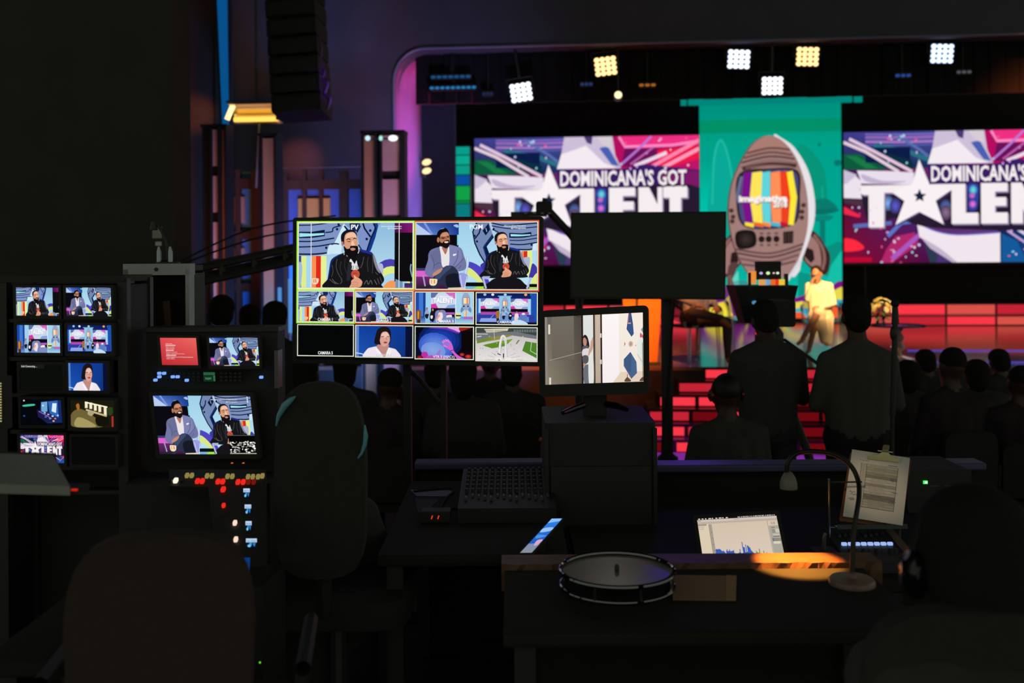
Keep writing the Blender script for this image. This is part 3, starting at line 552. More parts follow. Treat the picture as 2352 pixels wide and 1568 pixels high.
def pic_rocket(A, dst):
    """x 122-1008, y 50-1455: backdrop with a rocket shaped like a television set"""
    A.frame(dst, (122, 50, 1008, 1455)); A.grad(122, 50, 1008, 330, '#008c80', '#00a88c'); A.grad(122, 330, 1008, 1000, '#00a08c', '#00aa94'); A.grad(122, 1000, 1008, 1455, '#00a898', '#14c4ac')
    for y in range(60, 330, 9): A.rect(122, y, 1008, y+3, '#00967c')
    A.rect(122, 150, 1008, 235, '#029068'); A.grad(122, 400, 330, 800, '#00a08a', '#00c8ae')
    A.blob([(255, 270), (300, 340), (330, 520), (340, 800), (180, 800), (190, 520), (215, 340)], '#0aa896'); A.line([(200, 700), (215, 400), (255, 280), (300, 380), (330, 560)], 10, '#22bca6', True)
    A.blob([(740, 330), (820, 360), (900, 480), (920, 700), (900, 800), (700, 600)], '#089478'); A.ell(872, 320, 11, 12, '#067a70', 10); A.ell(985, 440, 24, 20, '#06746c', 12)
    A.blob([(800, 730), (830, 690), (890, 665), (940, 685), (975, 735)], '#0a7a6c'); A.blob([(790, 740), (980, 735), (960, 760), (840, 772)], '#087066'); A.blob([(830, 785), (950, 780), (930, 810), (850, 815)], '#0a8478'); A.rect(872, 810, 905, 960, '#0a7a70'); A.rect(884, 590, 894, 670, '#12a494'); A.blob([(880, 1010), (940, 970), (1008, 960), (1008, 1160), (900, 1160)], '#08907e'); A.poly([(940, 1100), (1008, 1000), (1008, 1240), (900, 1240)], '#16bfa8'); A.poly([(735, 1140), (830, 1160), (780, 1300), (735, 1300)], '#0a9484'); A.poly([(310, 1200), (360, 1130), (365, 1230), (340, 1300)], '#62d6c2')
    # fins
    for fl in (1, -1):
        g = lambda pts: pts if fl == 1 else [(1148-x, y+16) for x, y in pts]
        A.blob(g([(800, 880), (850, 890), (915, 990), (935, 1050), (915, 1150), (850, 1150), (760, 1050), (780, 960)]), '#3a2424'); A.blob(g([(805, 915), (860, 960), (880, 1060), (868, 1130), (840, 1120), (775, 1050)]), '#a07672'); A.poly(g([(785, 980), (830, 1000), (838, 1060), (815, 1085), (775, 1040)]), '#2a1b1c'); A.line(g([(835, 900), (885, 980), (900, 1060), (885, 1130)]), 18, '#8d625e', True)
    A.blob([(300, 1100), (360, 1080), (330, 1170), (295, 1250)], '#5b3d3c'); A.line([(305, 1160), (330, 1250), (340, 1310)], 24, '#7a5450')
    # body
    A.blob([(590, 255), (640, 275), (720, 340), (800, 480), (838, 640), (842, 780), (810, 920), (760, 1060), (740, 1140), (690, 1140), (700, 700), (640, 400)], '#e6e2e6')
    body = [(560, 257), (620, 275), (680, 330), (735, 420), (780, 560), (800, 700), (795, 860), (760, 1000), (700, 1140), (640, 1180), (500, 1180), (420, 1140), (360, 1030), (320, 900), (302, 760), (320, 590), (370, 450), (440, 330), (500, 275)]
    A.blob([(x-8, y) for x, y in body], '#4b2f2d'); A.blob(body, '#a37e79'); A.blob([(550, 262), (620, 285), (690, 360), (560, 345), (420, 380), (470, 310)], '#ab7d72')
    for pts, w, c in (([(420, 370), (560, 338), (690, 350)], 12, '#5d3d3a'), ([(400, 400), (560, 365), (705, 385)], 14, '#6d4844'), ([(385, 430), (560, 392), (720, 410)], 12, '#4f3230'), ([(375, 460), (560, 415), (735, 440)], 12, '#8f6a64'), ([(390, 470), (560, 440), (730, 455)], 24, '#4a302e'),
                      ([(340, 990), (560, 1020), (770, 960)], 12, '#5d3f3c'), ([(350, 1015), (560, 1045), (760, 990)], 12, '#4f3331'), ([(360, 1050), (560, 1075), (740, 1030)], 18, '#7d5955'), ([(390, 1090), (560, 1105), (720, 1070)], 12, '#5d3f3c')): A.line(pts, w, c, True)
    for i in range(22): A.rect(415+i*13, 448-.0022*(415+i*13-560)**2*-.3-4, 421+i*13, 468, '#9a736c')
    A.blob([(372, 500), (560, 470), (735, 485), (750, 640), (725, 820), (560, 862), (395, 840), (352, 700)], '#2b2323')
    scr = [(385, 520), (560, 482), (722, 495), (737, 640), (712, 815), (560, 852), (405, 835), (366, 690)]
    A.blob(scr, '#4a4a78')
    def band(x0, x1, c):
        A.poly([(x0[0], 495), (x1[0], 487), (x1[1], 660), (x1[0]+4, 838), (x0[0]+8, 835), (x0[1], 660)], c)
    band((400, 385), (450, 438), '#7a128a'); band((452, 436), (515, 508), '#ffe45a'); band((515, 508), (565, 563), '#5fd6dc'); band((568, 565), (628, 632), '#ff9058'); band((626, 632), (668, 690), '#f0421e'); band((668, 690), (705, 732), '#ffe83a')
    for x0, x1, c in ((405, 460, '#ffe03a'), (460, 520, '#f06a2a'), (520, 565, '#ff8a3a'), (565, 625, '#4ab8d0'), (625, 670, '#c01a3a')): A.poly([(x0, 815), (x1, 825), (x1, 852), (x0, 838)], c)
    A.line([(370, 690), (360, 640), (385, 520)], 20, '#6a6a90', True)
    for dx, dy, c in ((4, 5, '#5a2a30'), (0, 0, '#fff4f0')):
        A.text('imaginativa', 520+dx, 663+dy, 40, c, 305, .05); A.text('2018', 627+dx, 703+dy, 36, c, 88, .05)
    A.blob([(350, 880), (460, 875), (468, 970), (360, 985)], '#1e1717'); A.soft(410, 928, 46, 44, '#3a2e2e', '#1e1717', 3)
    for x in (508, 553, 601): A.ell(x, 927, 20, 22, '#261b1b', 12); A.ell(x, 965, 14, 8, '#6d4b48', 8); A.ell(x, 890, 14, 8, '#6d4b48', 8)
    A.poly([(643, 880), (708, 875), (705, 955), (643, 958)], '#241a1a')
    for x in (655, 675, 693): A.rect(x, 885, x+5, 950, '#5d4542')
    for x, y in ((320, 740), (330, 780), (325, 810), (772, 710), (762, 752), (760, 790)): A.ell(x, y, 16, 15, '#4a3331', 10)
    A.poly([(455, 1075), (640, 1075), (625, 1100), (470, 1100)], '#3a5868')
    A.poly([(690, 1140), (660, 1190), (675, 1200), (760, 1070), (740, 1060)], '#dcd8e0')
    # colour arcs at the foot
    A.ell(300, 1560, 260, 330, '#7a1680', 26); A.ell(280, 1560, 170, 230, '#f0d83a', 24); A.ell(330, 1360, 60, 75, '#f0da3c', 18); A.poly([(300, 1300), (345, 1290), (420, 1455), (330, 1455)], '#7a1680'); A.blob([(250, 1400), (290, 1390), (325, 1455), (240, 1455)], '#f2e040')
    A.ell(800, 1580, 250, 290, '#7a1680', 26); A.ell(760, 1520, 160, 190, '#ead84a', 24); A.ell(760, 1530, 130, 160, '#4ab0c0', 24); A.ell(730, 1490, 70, 90, '#f05a2a', 20); A.blob([(940, 1250), (1020, 1215), (1020, 1460), (940, 1460)], '#7a1680'); A.blob([(950, 1270), (1020, 1240), (1020, 1330), (950, 1330)], '#e8d84a'); A.rect(940, 1320, 1008, 1365, '#35a8b8'); A.rect(940, 1365, 1008, 1455, '#f0602e')
    A.rect(560, 1300, 620, 1455, '#ff9a50'); A.rect(520, 1300, 560, 1455, '#f4e05a'); A.rect(122, 1440, 1008, 1455, '#14100e')
def pic_office(A, dst):
    W, H = 1268, 870; A.frame(dst, (0, 0, W, H)); A.grad(0, 0, W, H, '#e9dfda', '#f4e9e4')
    A.grad(0, 0, 490, H, '#6b655f', '#4c463f', '#5a5248', '#8b8270'); A.grad(90, 0, 380, 560, '#736c62', '#6a6257'); A.rect(0, 0, 30, H, '#8d857a'); A.line([(55, 560), (480, 470)], 6, '#b5ab9c'); A.line([(400, 0), (480, 22)], 5, '#2c2824')
    A.rect(45, 98, 70, 222, '#e4dcd0'); A.rect(50, 780, 76, H, '#dcd4c8'); A.rect(478, 0, 500, H, '#221a18')
    A.grad(500, 0, 630, H, '#dfe2e0', '#d8dcd8'); A.rect(630, 0, 655, H, '#4c4038'); A.grad(655, 0, 722, H, '#cdb8a2', '#b8a692'); A.rect(722, 0, 745, H, '#3a2c28'); A.rect(745, 0, 760, H, '#f2e8ea')
    for y in (240, 575): A.rect(715, y, 738, y+55, '#d9cfc6')
    A.grad(745, 0, 960, H, '#fdf6f6', '#f6eeee'); A.grad(960, 0, W, H, '#f6ecdf', '#efe6da'); A.poly([(880, H), (980, 740), (W, 740), (W, H)], '#e4d2bc')
    A.poly([(1085, 0), (1120, 0), (1140, 130), (1150, 265), (1120, 300), (1058, 200)], '#3a5584'); A.poly([(1085, 0), (1095, 0), (1085, 130), (1072, 130)], '#a05a78'); A.rect(1075, 120, 1115, 136, '#c9a0a0'); A.poly([(1105, 490), (1180, 620), (1186, 760), (1115, 830), (1018, 660), (1020, 580)], '#48668c'); A.poly([(1105, 490), (1120, 520), (1110, 760), (1060, 720), (1020, 640), (1020, 580)], '#3f5a80'); A.line([(1018, 660), (1115, 830)], 6, '#8a5a90')
    A.ell(1110, 390, 30, 38, '#cfb8ac', 14); A.ell(1110, 390, 16, 22, '#b8968c', 10); A.poly([(1030, 360), (1045, 385), (1025, 420)], '#c77a68'); A.poly([(1180, 400), (1165, 410), (1178, 425)], '#c9907e')
    A.poly([(1240, 215), (1268, 180), (1268, 260)], '#7d9aa0'); A.poly([(1225, 300), (1232, 250), (1268, 290), (1268, 340), (1250, 355)], '#c8686c'); A.blob([(1190, 380), (1268, 330), (1268, 660), (1220, 600)], '#e2e8e0'); A.line([(1190, 520), (1250, 620)], 8, '#c8bda6')
    A.blob([(1025, 860), (1055, 810), (1070, 810), (1110, 860)], '#5f4a3a'); A.rect(1058, 770, 1066, 815, '#6a5444'); A.blob([(1215, 860), (1250, 815), (1268, 815), (1268, 860)], '#5f4a3a'); A.rect(1255, 380, 1262, 820, '#6a5848')
    A.blob([(492, 360), (500, 270), (530, 250), (560, 290), (580, 390), (560, 420), (500, 400)], '#2c211e'); A.blob([(500, 300), (520, 285), (545, 320), (540, 380), (515, 390), (500, 360)], '#b98a74'); A.blob([(492, 400), (560, 390), (565, 440), (500, 450)], '#5b5a60'); A.blob([(492, 440), (570, 430), (560, 530), (492, 530)], '#ddd8d8'); A.blob([(492, 520), (560, 520), (560, 600), (500, 620)], '#57565c'); A.blob([(500, 610), (550, 640), (540, 680), (505, 660)], '#c0907c'); A.blob([(500, 680), (570, 640), (570, H), (510, H)], '#6c6e76'); A.blob([(590, 380), (620, 290), (630, 300), (625, 420), (570, 520), (565, 490)], '#caa08e'); A.blob([(570, 540), (625, 500), (630, H), (570, H)], '#e2e2de'); A.line([(600, 330), (590, 420)], 8, '#d8b4a4')
def pic_red(A, dst):
    A.frame(dst, (0, 0, 88, 64)); A.grad(0, 0, 88, 64, '#e04a52', '#ee6660', '#c93a40', '#c02c34')
    for i, t in enumerate(('Media offline', 'メディアオフライン', 'Média hors ligne', 'Offline-Medien', '离线媒体', 'Medios sin conexión', 'Oggetto multimediale non in linea', '미디어 오프라인', 'Медиаданные в автономном режиме', 'Mídia offline')):
        w = (17, 26, 21, 21, 20, 27, 44, 24, 64, 20)[i]; y = 14+i*3.9
        if all(ord(c) < 0x500 for c in t): A.text(t, 12, y, 2.0, '#fff2ee', w, .0, 'l')
        else:
            for k in range(int(w/2.4)): A.rect(12+k*2.4, y-1.1, 12+k*2.4+1.7, y+1.1, '#ffe4dc')
def pic_studio(A, dst):
    A.frame(dst, (0, 0, 96, 64)); A.rect(0, 0, 96, 64, '#05060c'); A.blob([(4, 15), (28, 12), (30, 16), (6, 19)], '#3fc4a0'); A.ell(6, 4, 2, 2, '#c8d4c0')
    A.poly([(46, 6), (92, 2), (94, 58), (60, 60), (40, 44)], '#122a66'); A.poly([(46, 8), (60, 6), (60, 30), (46, 34)], '#6ea8d8'); A.poly([(62, 6), (84, 3), (86, 46), (66, 36)], '#2f66b8'); A.poly([(72, 10), (82, 10), (80, 34), (70, 30)], '#d8eef8'); A.poly([(36, 26), (60, 36), (80, 52), (60, 58), (38, 44)], '#1c1c4a')
    for x, y, c in ((54, 34, '#a8c8f0'), (62, 38, '#e0a0c0'), (72, 42, '#d0e0ff'), (78, 48, '#f08060'), (74, 54, '#ffb070'), (66, 48, '#7090e0'), (84, 40, '#b0d8f8'), (50, 16, '#cfe8ff'), (56, 44, '#5a70d0'), (6, 42, '#2a50b0')): A.ell(x, y, 2.6, 2, c, 8)
    A.line([(40, 30), (70, 48)], 2, '#8a6ab8')
def pic_room(A, dst):
    A.frame(dst, (0, 0, 98, 62)); A.rect(0, 0, 98, 62, '#1c190c'); A.blob([(4, 60), (0, 34), (20, 20), (50, 36), (70, 60)], '#6e6236'); A.blob([(10, 60), (14, 40), (34, 44), (56, 60)], '#a89a60'); A.poly([(30, 6), (84, 16), (84, 36), (54, 30), (30, 20)], '#3a3018')
    for a in ((32, 4, 38, 18), (42, 6, 48, 20), (52, 10, 58, 24), (62, 13, 68, 27), (74, 16, 80, 34)): A.rect(*a, '#f4ecc8')
    A.line([(32, 5), (82, 16)], 3, '#fff6d8'); A.line([(34, 22), (80, 36)], 4, '#c8b888'); A.blob([(12, 12), (18, 8), (20, 18), (16, 24)], '#a86a28'); A.blob([(40, 24), (52, 28), (46, 36), (38, 32)], '#b0a480'); A.blob([(56, 40), (80, 38), (84, 56), (60, 58)], '#14120a'); A.rect(91, 36, 95, 60, '#b03028'); A.blob([(82, 20), (92, 16), (94, 30), (86, 34)], '#2c401c')
def pic_preview(A, dst):
    pic_pgm(A, dst, False, True); A.frame(dst, (0, 0, 240, 134)); A.text('#SemanaDeLaTelevision', 206, 9, 2.4, '#f2f2f2', 66, .01, 'r'); A.text('@TVImaginativa', 206, 14, 2.4, '#f2f2f2', 28, .01, 'r')
    A.rect(174, 90, 240, 134, '#060606'); A.line([(174, 91), (240, 91)], 1, '#6a6a6a'); r_ = random.Random(5)
    for i in range(90): x = r_.uniform(176, 238); y = r_.uniform(104, 130); A.ell(x, y, r_.uniform(1, 4), r_.uniform(.6, 2), r_.choice(['#f4f2ea', '#d8d4c8', '#8a8880', '#ffffff']), 6)
    A.rect(174, 131, 240, 133, '#b8b0a0')
    for y in (4, 9, 14): A.rect(230, y-1.6, 233, y+1.6, '#e8e8e8')
def pic_spectrum(A, dst):
    A.frame(dst, (0, 0, 100, 60)); A.grad(0, 0, 100, 60, '#d2c0a8', '#dcc9ba'); A.rect(0, 0, 100, 2.6, '#16120f')
    r_ = random.Random(9)
    for i in range(9): A.rect(1.5+i*4.4, .7, 1.5+i*4.4+r_.uniform(1.4, 3.6), 1.9, '#e8e0d4')
    for i in range(22): A.rect(52+i*2.15, .7, 52+i*2.15+r_.uniform(.6, 1.6), 1.9, '#e8e0d4')
    A.rect(0, 2.6, 100, 5.6, '#cfc3bb'); A.rect(0, 5.6, 100, 8.4, '#bcae9c'); A.text('Spectrum', 50, 4.1, 1.2, '#5c5048'); 
    for x in (1.2, 2.6, 4): A.ell(x, 4, .45, .5, '#3a322c', 8)
    A.rect(0, 8.4, 14, 60, '#dcccb2'); A.rect(0, 8.6, 11, 10.6, '#9c9080'); A.rect(1, 12, 1.9, 13, '#b04030'); A.rect(2.6, 12.2, 8, 12.8, '#9a8a78'); A.rect(1.3, 14.6, 2.1, 15.6, '#b04030'); A.rect(2.8, 14.8, 7, 15.4, '#9a8a78'); A.rect(14, 9, 17.4, 60, '#a79b8c'); A.rect(13.4, 9, 14, 60, '#8d8274')
    A.text('0.0', 94, 12, 3, '#4a4438', 4.6); A.rect(87, 8.4, 87.6, 60, '#9c9284'); A.rect(88, 15.4, 100, 60, '#aaa598')
    for y, w in ((18, 4), (21.6, 4), (24, 4), (30, 8), (33, 9), (35, 9)): A.rect(91, y-.5, 91+w, y+.5, '#6e685e')
    A.rect(95, 20, 100, 25, '#c9c2b4'); A.rect(91, 26.6, 99.4, 28.6, '#c6beb2'); A.rect(89.6, 32, 91.4, 36, '#5f6aa0'); A.rect(90, 36.6, 98.6, 39.6, '#d8d6b8')
    hs = [17, 17.4, 17, 17, 17.6, 17, 16.4, 15, 14, 15, 14, 12.6, 11, 14.6, 16.6, 13.8, 14.2, 16, 13.8, 13.8, 14, 14, 15, 11.4, 10, 9, 9.4, 10.2, 11, 11.6, 15.8, 10.6, 10, 10.6, 25, 18.4, 17.8, 11.4, 21.2, 12, 20, 18.6, 17, 15.6, 13.6, 12, 10.6, 9, 8.4, 8.6, 8, 7.6, 8.8, 8.4, 7.2, 6.2, 5, 4.2, 5.6, 6.4, 9, 8.8, 5.4, 4.2, 3.4, 3, 3.6, 2.8, 2, 1.2]
    gs = {41: 19.6, 42: 18.4, 43: 17, 50: 12.2, 51: 10.4, 52: 10, 53: 9.6, 54: 15, 55: 9.4, 58: 7, 59: 12, 60: 7.6, 62: 9.6, 63: 9.4, 66: 5.4, 67: 6, 68: 4}
    for i, h in enumerate(hs):
        x = 17.4+i*.985
        if i in gs: A.rect(x, 60-gs[i], x+.95, 60, '#2f8a2c')
        A.rect(x, 60-h, x+.95, 60, '#2456b0')
    for y in (20, 28, 36, 44): A.rect(15.4, y, 16.6, y+.8, '#6d655c')
def pic_schedule(A, dst):
    A.frame(dst, (0, 0, 210, 250)); A.rect(0, 0, 210, 250, '#e9e2de'); r_ = random.Random(2)
    A.text('Programa', 50, 34, 4, '#3a3632', 34); A.text('imaginativa', 152, 40, 4.5, '#2a2a30', 34, .01)
    for i, c in enumerate(['#d8d2c8', '#c4beb0', '#cdc7ba', '#b4ada0', '#a09a90', '#e0dad4', '#e0dad4', '#b8b0a6', '#dcd6d0', '#e0dad4', '#d2ccc4', '#8f8a84', '#96908a', '#c4beb2', '#c9c2b8', '#cfc8c0']):
        y = 46+i*10; A.rect(60, y, 172, y+10, c); A.rect(60, y, 172, y+.8, '#4a4640'); A.rect(40, y, 60, y+10, '#dcd6ce'); A.rect(40, y, 60, y+.7, '#5a544c')
        A.text('%d:%02d pm' % (1+i//3, (i*20) % 60), 50, y+5, 3, '#4a4640', 12); w = r_.uniform(30, 62)
        A.text(r_.choice(['Apertura y Bienvenida', 'Panel de Productores', 'Charla con invitados', 'Receso para almuerzo', 'Entrevista en vivo']), 106+r_.uniform(-6, 6), y+5, 3, '#3c3834', w)
    for a in ((40, 46, 41, 206), (60, 46, 61, 206), (172, 46, 173, 206), (40, 205, 173, 206.5)): A.rect(*a, '#3a3632')
    for x, y in ((158, 92), (158, 98), (160, 180), (165, 172), (168, 140), (20, 158), (26, 166), (20, 184)): A.line([(x-10, y), (x-4, y-3), (x, y+2), (x+6, y-2), (x+12, y+1)], 1.4, '#4a4a88', True)
    A.line([(18, 180), (28, 178), (30, 186), (18, 187), (18, 180)], 1.2, '#3a3a50')
# ------------------------------------------------------------------ stage and hall lamps (large lights first)
ST = .78                        # stage floor height
RZ = .4                         # riser of the control position
spot('followspot_woman', (3.2, 5.0, 7.6), PZ(1875, 795, ST)+Vector((0, 0, .55)), '#ffc98a', 15000, 9, .5, .12)
spot('followspot_man', (1.0, 5.0, 7.6), PZ(1615, 815, ST)+Vector((0, 0, .5)), '#ffb070', 5200, 9, .5, .12)
spot('stage_front_wash', (1.0, 8.6, 6.6), (-.3, 12.8, ST), '#ff8a38', 8000, 30, .7, .2)
spot('stage_right_wash', (6.0, 8.5, 6.8), (6.2, 15.5, ST), '#ff7a40', 6000, 34, .7, .2)
spot('flower_fill', (5.0, 8.0, 7.0), PZ(2050, 826, ST)+Vector((0, 0, .7)), '#ffd9a0', 3000, 8, .6, .1)  # added spot to brighten the dark bouquet
spot('lectern_light', (1.4, 7.5, 6.5), PZ(1474, 835, ST)+Vector((0, 0, .6)), '#ffb458', 1500, 10, .6, .1)
spot('jamb_pink_wash', (2.4, 13.05, 1.0), PY(928, 260, 13.9), '#ff40a8', 4600, 22, .7, .15)
spot('jamb_violet_wash', (0.9, 14.2, 1.0), PY(930, 450, 13.9), '#a87cff', 2600, 40, .8, .15)
spot('hall_floor_purple', (2.6, 9.4, 5.4), P(1560, 1056, 9.9), '#c848ff', 4200, 18, .7, .1)
spot('hall_floor_purple_right', (3.4, 9.4, 5.4), P(1870, 1056, 9.6), '#c848ff', 4600, 16, .7, .1)
spot('blue_wall_wash', (-2.6, 9.6, .4), (-4.6, 12.8, 2.6), '#5a80d0', 800, 90, .9, .3)
spot('violet_wall_wash', (-.6, 10.2, .4), (-3.0, 12.8, 3.4), '#8a80c8', 800, 80, .9, .3)
spot('lattice_blue_fill', (-3.0, 10.0, .4), PY(575, 540, 11.5), '#2a80ff', 170, 40, .8, .2)  # added spot that brightens the blue panes
spot('lattice_blue_fill_right', (-2.3, 10.2, .4), PY(680, 520, 11.6), '#4a78ff', 130, 40, .8, .2)  # second added spot, for the panes of the wide lattice
spot('side_stage_blue', (-1.4, 14.5, 5.0), PY(1030, 470, 18), '#1f6aff', 1100, 20, .8, .2)
spot('set_warm_uplight', (-2.9, 8.2, .3), PY(540, 480, 10.8), '#ff8c40', 560, 38, .9, .25)
spot('set_middle_uplight', (-2.0, 8.8, .3), PY(690, 480, 11.5), '#ff9050', 90, 26, .9, .25)
spot('set_pink_uplight', (-0.9, 9.7, .5), PY(895, 440, 11.2), '#ff9aa6', 190, 34, .9, .2)
spot('desk_edge_violet', P(1570, 640, 6.4), P(1700, 1072, 4.16), '#6a40ff', 7, 44, .8, .1)

# ------------------------------------------------------------------ the room
DARKW = mat('dark_wall_paint', '#5c5a66', .9, noise=.35, scale=3, bump=.1)
BLKW = mat('black_drape', '#0c0c0c', .95, noise=.5, scale=8, bump=.3)
FLOORM = mat('dark_carpet', '#5c5458', .9, noise=.5, scale=40, bump=.2)
STG = mat('glossy_stage_floor', '#7a5a4a', .13, noise=.2, scale=2, spec=.6)
STEPM = mat('stage_black_vinyl', '#2a2220', .3, noise=.3, scale=12)
fl = MB().box((0, 7.0, -.05), (26, 30, .1)).build('floor', FLOORM); struct(fl)
ri = MB().box((-.5, 1.0, RZ/2+.001), (15, 8.6, RZ-.002)).build('floor_riser', mat('riser_deck', '#2a2a2a', .8, noise=.4, scale=15)); struct(ri)
stg = struct(MB().box((1.5, 17.75, ST/2-.02), (19, 12.5, ST-.04)).build('stage_platform', STEPM))
MB().box((1.5, 17.75, ST-.02), (19, 12.5, .04)).build('stage_deck', STG, stg)
wb = struct(MB().box((2, 20.6, 4.5), (24, .2, 9)).build('wall_back', mat('back_drape', '#302f2c', .95, noise=.4, scale=8, bump=.3)))
struct(MB().box((0, 7.2, 9.6), (26, 27, .2)).build('ceiling', mat('black_ceiling', '#1c1c1c', .9, noise=.3)))
# proscenium wall with a round-cornered opening, 2.2 m deep
YP = 12.8
XL = PY(903, 330, YP).x; ZT = PY(1700, 94, YP).z; XR = 10.5; rc = .42
op = [(XL, 0)] + [(XL+rc-rc*math.cos(R(90*i/8)), ZT-rc+rc*math.sin(R(90*i/8))) for i in range(9)] + [(XR, ZT), (XR, 0)]
ou = [(-13, 0), (-13, 9.5), (13, 9.5), (13, 0)]
outline = ou + op[::-1]
mb = MB(); n = len(outline); tris = tessellate_polygon([[Vector((x, z, 0)) for x, z in outline]])
vs = [(x, YP, z) for x, z in outline] + [(x, YP+2.2, z) for x, z in outline]
mb.add(vs, [tuple(t) for t in tris] + [tuple(n+i for i in t) for t in tris] + [(i, (i+1) % n, n+(i+1) % n, n+i) for i in range(n)])
struct(mb.build('wall_proscenium', DARKW))
mb = MB(); pts = [(XL+.012, YP-.012, .8)] + [(x+.012*math.cos(R(10*i)), YP-.012, z) for i, (x, z) in enumerate(op[1:10])] + [(XR, YP-.012, ZT)]
mb.tube(pts, .016, 6); struct(mb.build('trim_1', mat('edge_line', '#8a93b0', .35, .3)))
# black header drape inside the opening and the dark side panel
hdx = PY(972, 200, 13.2).x
mb = MB(); 
for i in range(60):
    x = hdx + i*.19
    mb.bev((x, 13.2+.02*math.sin(i*1.9), (ZT+PY(1376, 232, 13.2).z)/2), (.2, .06, ZT-PY(1376, 232, 13.2).z), .03, 2, 2)
hd = mb.build('drape_header', BLKW); struct(hd)
x0, x1 = PY(955, 300, 18).x, PY(1046, 300, 18).x
struct(MB().box(((x0+x1)/2, 18, 3.2), (x1-x0, .12, 6.4)).build('wall_stage_left', mat('side_flat', '#6a7090', .9, noise=.3, scale=2)))
x0 = P(420, 500, 7.2); wl_y = x0.y-.153
struct(MB().box((x0.x-3, x0.y, 3.6), (6, .3, 7.2)).build('wall_left', mat('brown_black_wall', '#423f3a', .95, noise=.4, scale=4)))
pl0, pl1 = PY(420, 300, 11.6), PY(500, 300, 11.6)
struct(MB().box(((pl0.x+pl1.x)/2, 11.75, 4.5), (pl1.x-pl0.x, .3, 9)).build('wall_pilaster', mat('pilaster_paint', '#4c342c', .85, noise=.4, scale=4)))

# ------------------------------------------------------------------ stage: LED walls, banner, tiers, stairs
def rectY(px0, py0, px1, py1, Y):
    a, b = PY(px0, py0, Y), PY(px1, py1, Y); return [Vector((a.x, Y, a.z)), Vector((b.x, Y, a.z)), Vector((b.x, Y, b.z)), Vector((a.x, Y, b.z))]
def led_wall(px0, px1, label):
    Y = 20.1; zt = PY(1700, 309, Y).z; zb = PY(1935, 604, Y).z; a, b = PY(px0, 400, Y).x, PY(px1, 400, Y).x
    t = thing('led_wall', label, 'screen', ((a+b)/2, Y, zb-.1), group='led walls at the back of the stage'); bpy.context.view_layer.update()
    nx, nz = 6, 4
    q = [Vector((a, Y-.06, zt)), Vector((b, Y-.06, zt)), Vector((b, Y-.06, zb)), Vector((a, Y-.06, zb))]
    MB().box((0, .06, (zt-zb)/2+.1), (b-a+.1, .1, zt-zb+.1)).build('frame', BLACKM, t)
    for i in range(nx):
        for j in range(nz):
            w_, h_ = (b-a)/nx, (zt-zb)/nz; MB().box((a-(a+b)/2+w_*(i+.5), -.02, .1+h_*(j+.5)), (w_-.006, .07, h_-.006)).build('led_panel', BLACK, t)
    A = Art(); pic_talent(A, (0, 0, 1, 1)); A.build('picture', q, t)
    for i in range(2): MB().tube([((i-.5)*(b-a)*.8, .1, -zb+.1+ST), ((i-.5)*(b-a)*.8, .1, .1)], .03, 8).build('support_pole', BLACKM, t)
led_wall(1091, 1606, 'pink and white show logo screen to the left of the rocket banner')
led_wall(1936, 2462, 'pink and white show logo screen to the right of the rocket banner')
q = rectY(1606, 241, 1935, 742, 19.9)
t = thing('rocket_banner', 'tall teal backdrop banner with a rocket shaped like a television', 'banner', ((q[0].x+q[1].x)/2, 19.9, ST)); bpy.context.view_layer.update()
q[2].z = q[3].z = ST+.02; L = local(t, q); w_ = L[1].x-L[0].x; h_ = L[0].z-L[3].z
MB().box((0, .035, h_/2+.02), (w_, .05, h_)).build('cloth', mat('banner_back', '#0e5a52', .8), t)
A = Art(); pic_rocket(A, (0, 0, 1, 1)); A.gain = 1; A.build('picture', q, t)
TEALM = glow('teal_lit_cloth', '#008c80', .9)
zb_ = L[0].z
MB().box((0, .02, zb_+.09), (PY(1958, 230, 19.9).x-PY(1582, 230, 19.9).x, .08, .18)).build('top_bar', TEALM, t)
for px0, px1 in ((1564, 1577), (1963, 1980)):
    a, b = PY(px0, 232, 19.9).x-t.location.x, PY(px1, 232, 19.9).x-t.location.x
    MB().box(((a+b)/2, .02, zb_+.1), (b-a, .08, .2)).build('bar_end', TEALM, t)
for px in (1580, 1700, 1845, 1960): MB().tube([(PY(px, 230, 19.9).x-t.location.x, .1, zb_+.15), (PY(px, 230, 19.9).x-t.location.x, .1, 7.6)], .02, 6).build('hanging_rod', BLACKM, t)
# teal column of colour blocks at the left of the stage
q = rectY(1047, 336, 1081, 742, 18.3); t = thing('led_column', 'narrow led column of teal, blue and green blocks beside the logo screen', 'light', ((q[0].x+q[1].x)/2, 18.3, ST)); bpy.context.view_layer.update()
q[2].z = q[3].z = ST+.05; MB().box((0, .06, (q[0].z-ST)/2), (q[1].x-q[0].x+.04, .1, q[0].z-ST)).build('body', BLACKM, t)
cs = ['#0a9c8c', '#0aa890', '#0a9c84', '#0a50a0', '#10a048', '#0a9a50', '#0a7c80', '#0aa08c', '#0a50a0', '#10a048', '#0a7c80', '#0aa890']
hh = [20, 22, 22, 24, 34, 6, 36, 60, 24, 40, 40, 78]; z = q[0].z; sc_ = (q[0].z-ST)/sum(hh)
for c, h in zip(cs, hh):
    MB().box((0, 0, z-ST-h*sc_/2), (q[1].x-q[0].x, .03, h*sc_-.02)).build('colour_block', glow('led_'+c[1:], c), t); z -= h*sc_
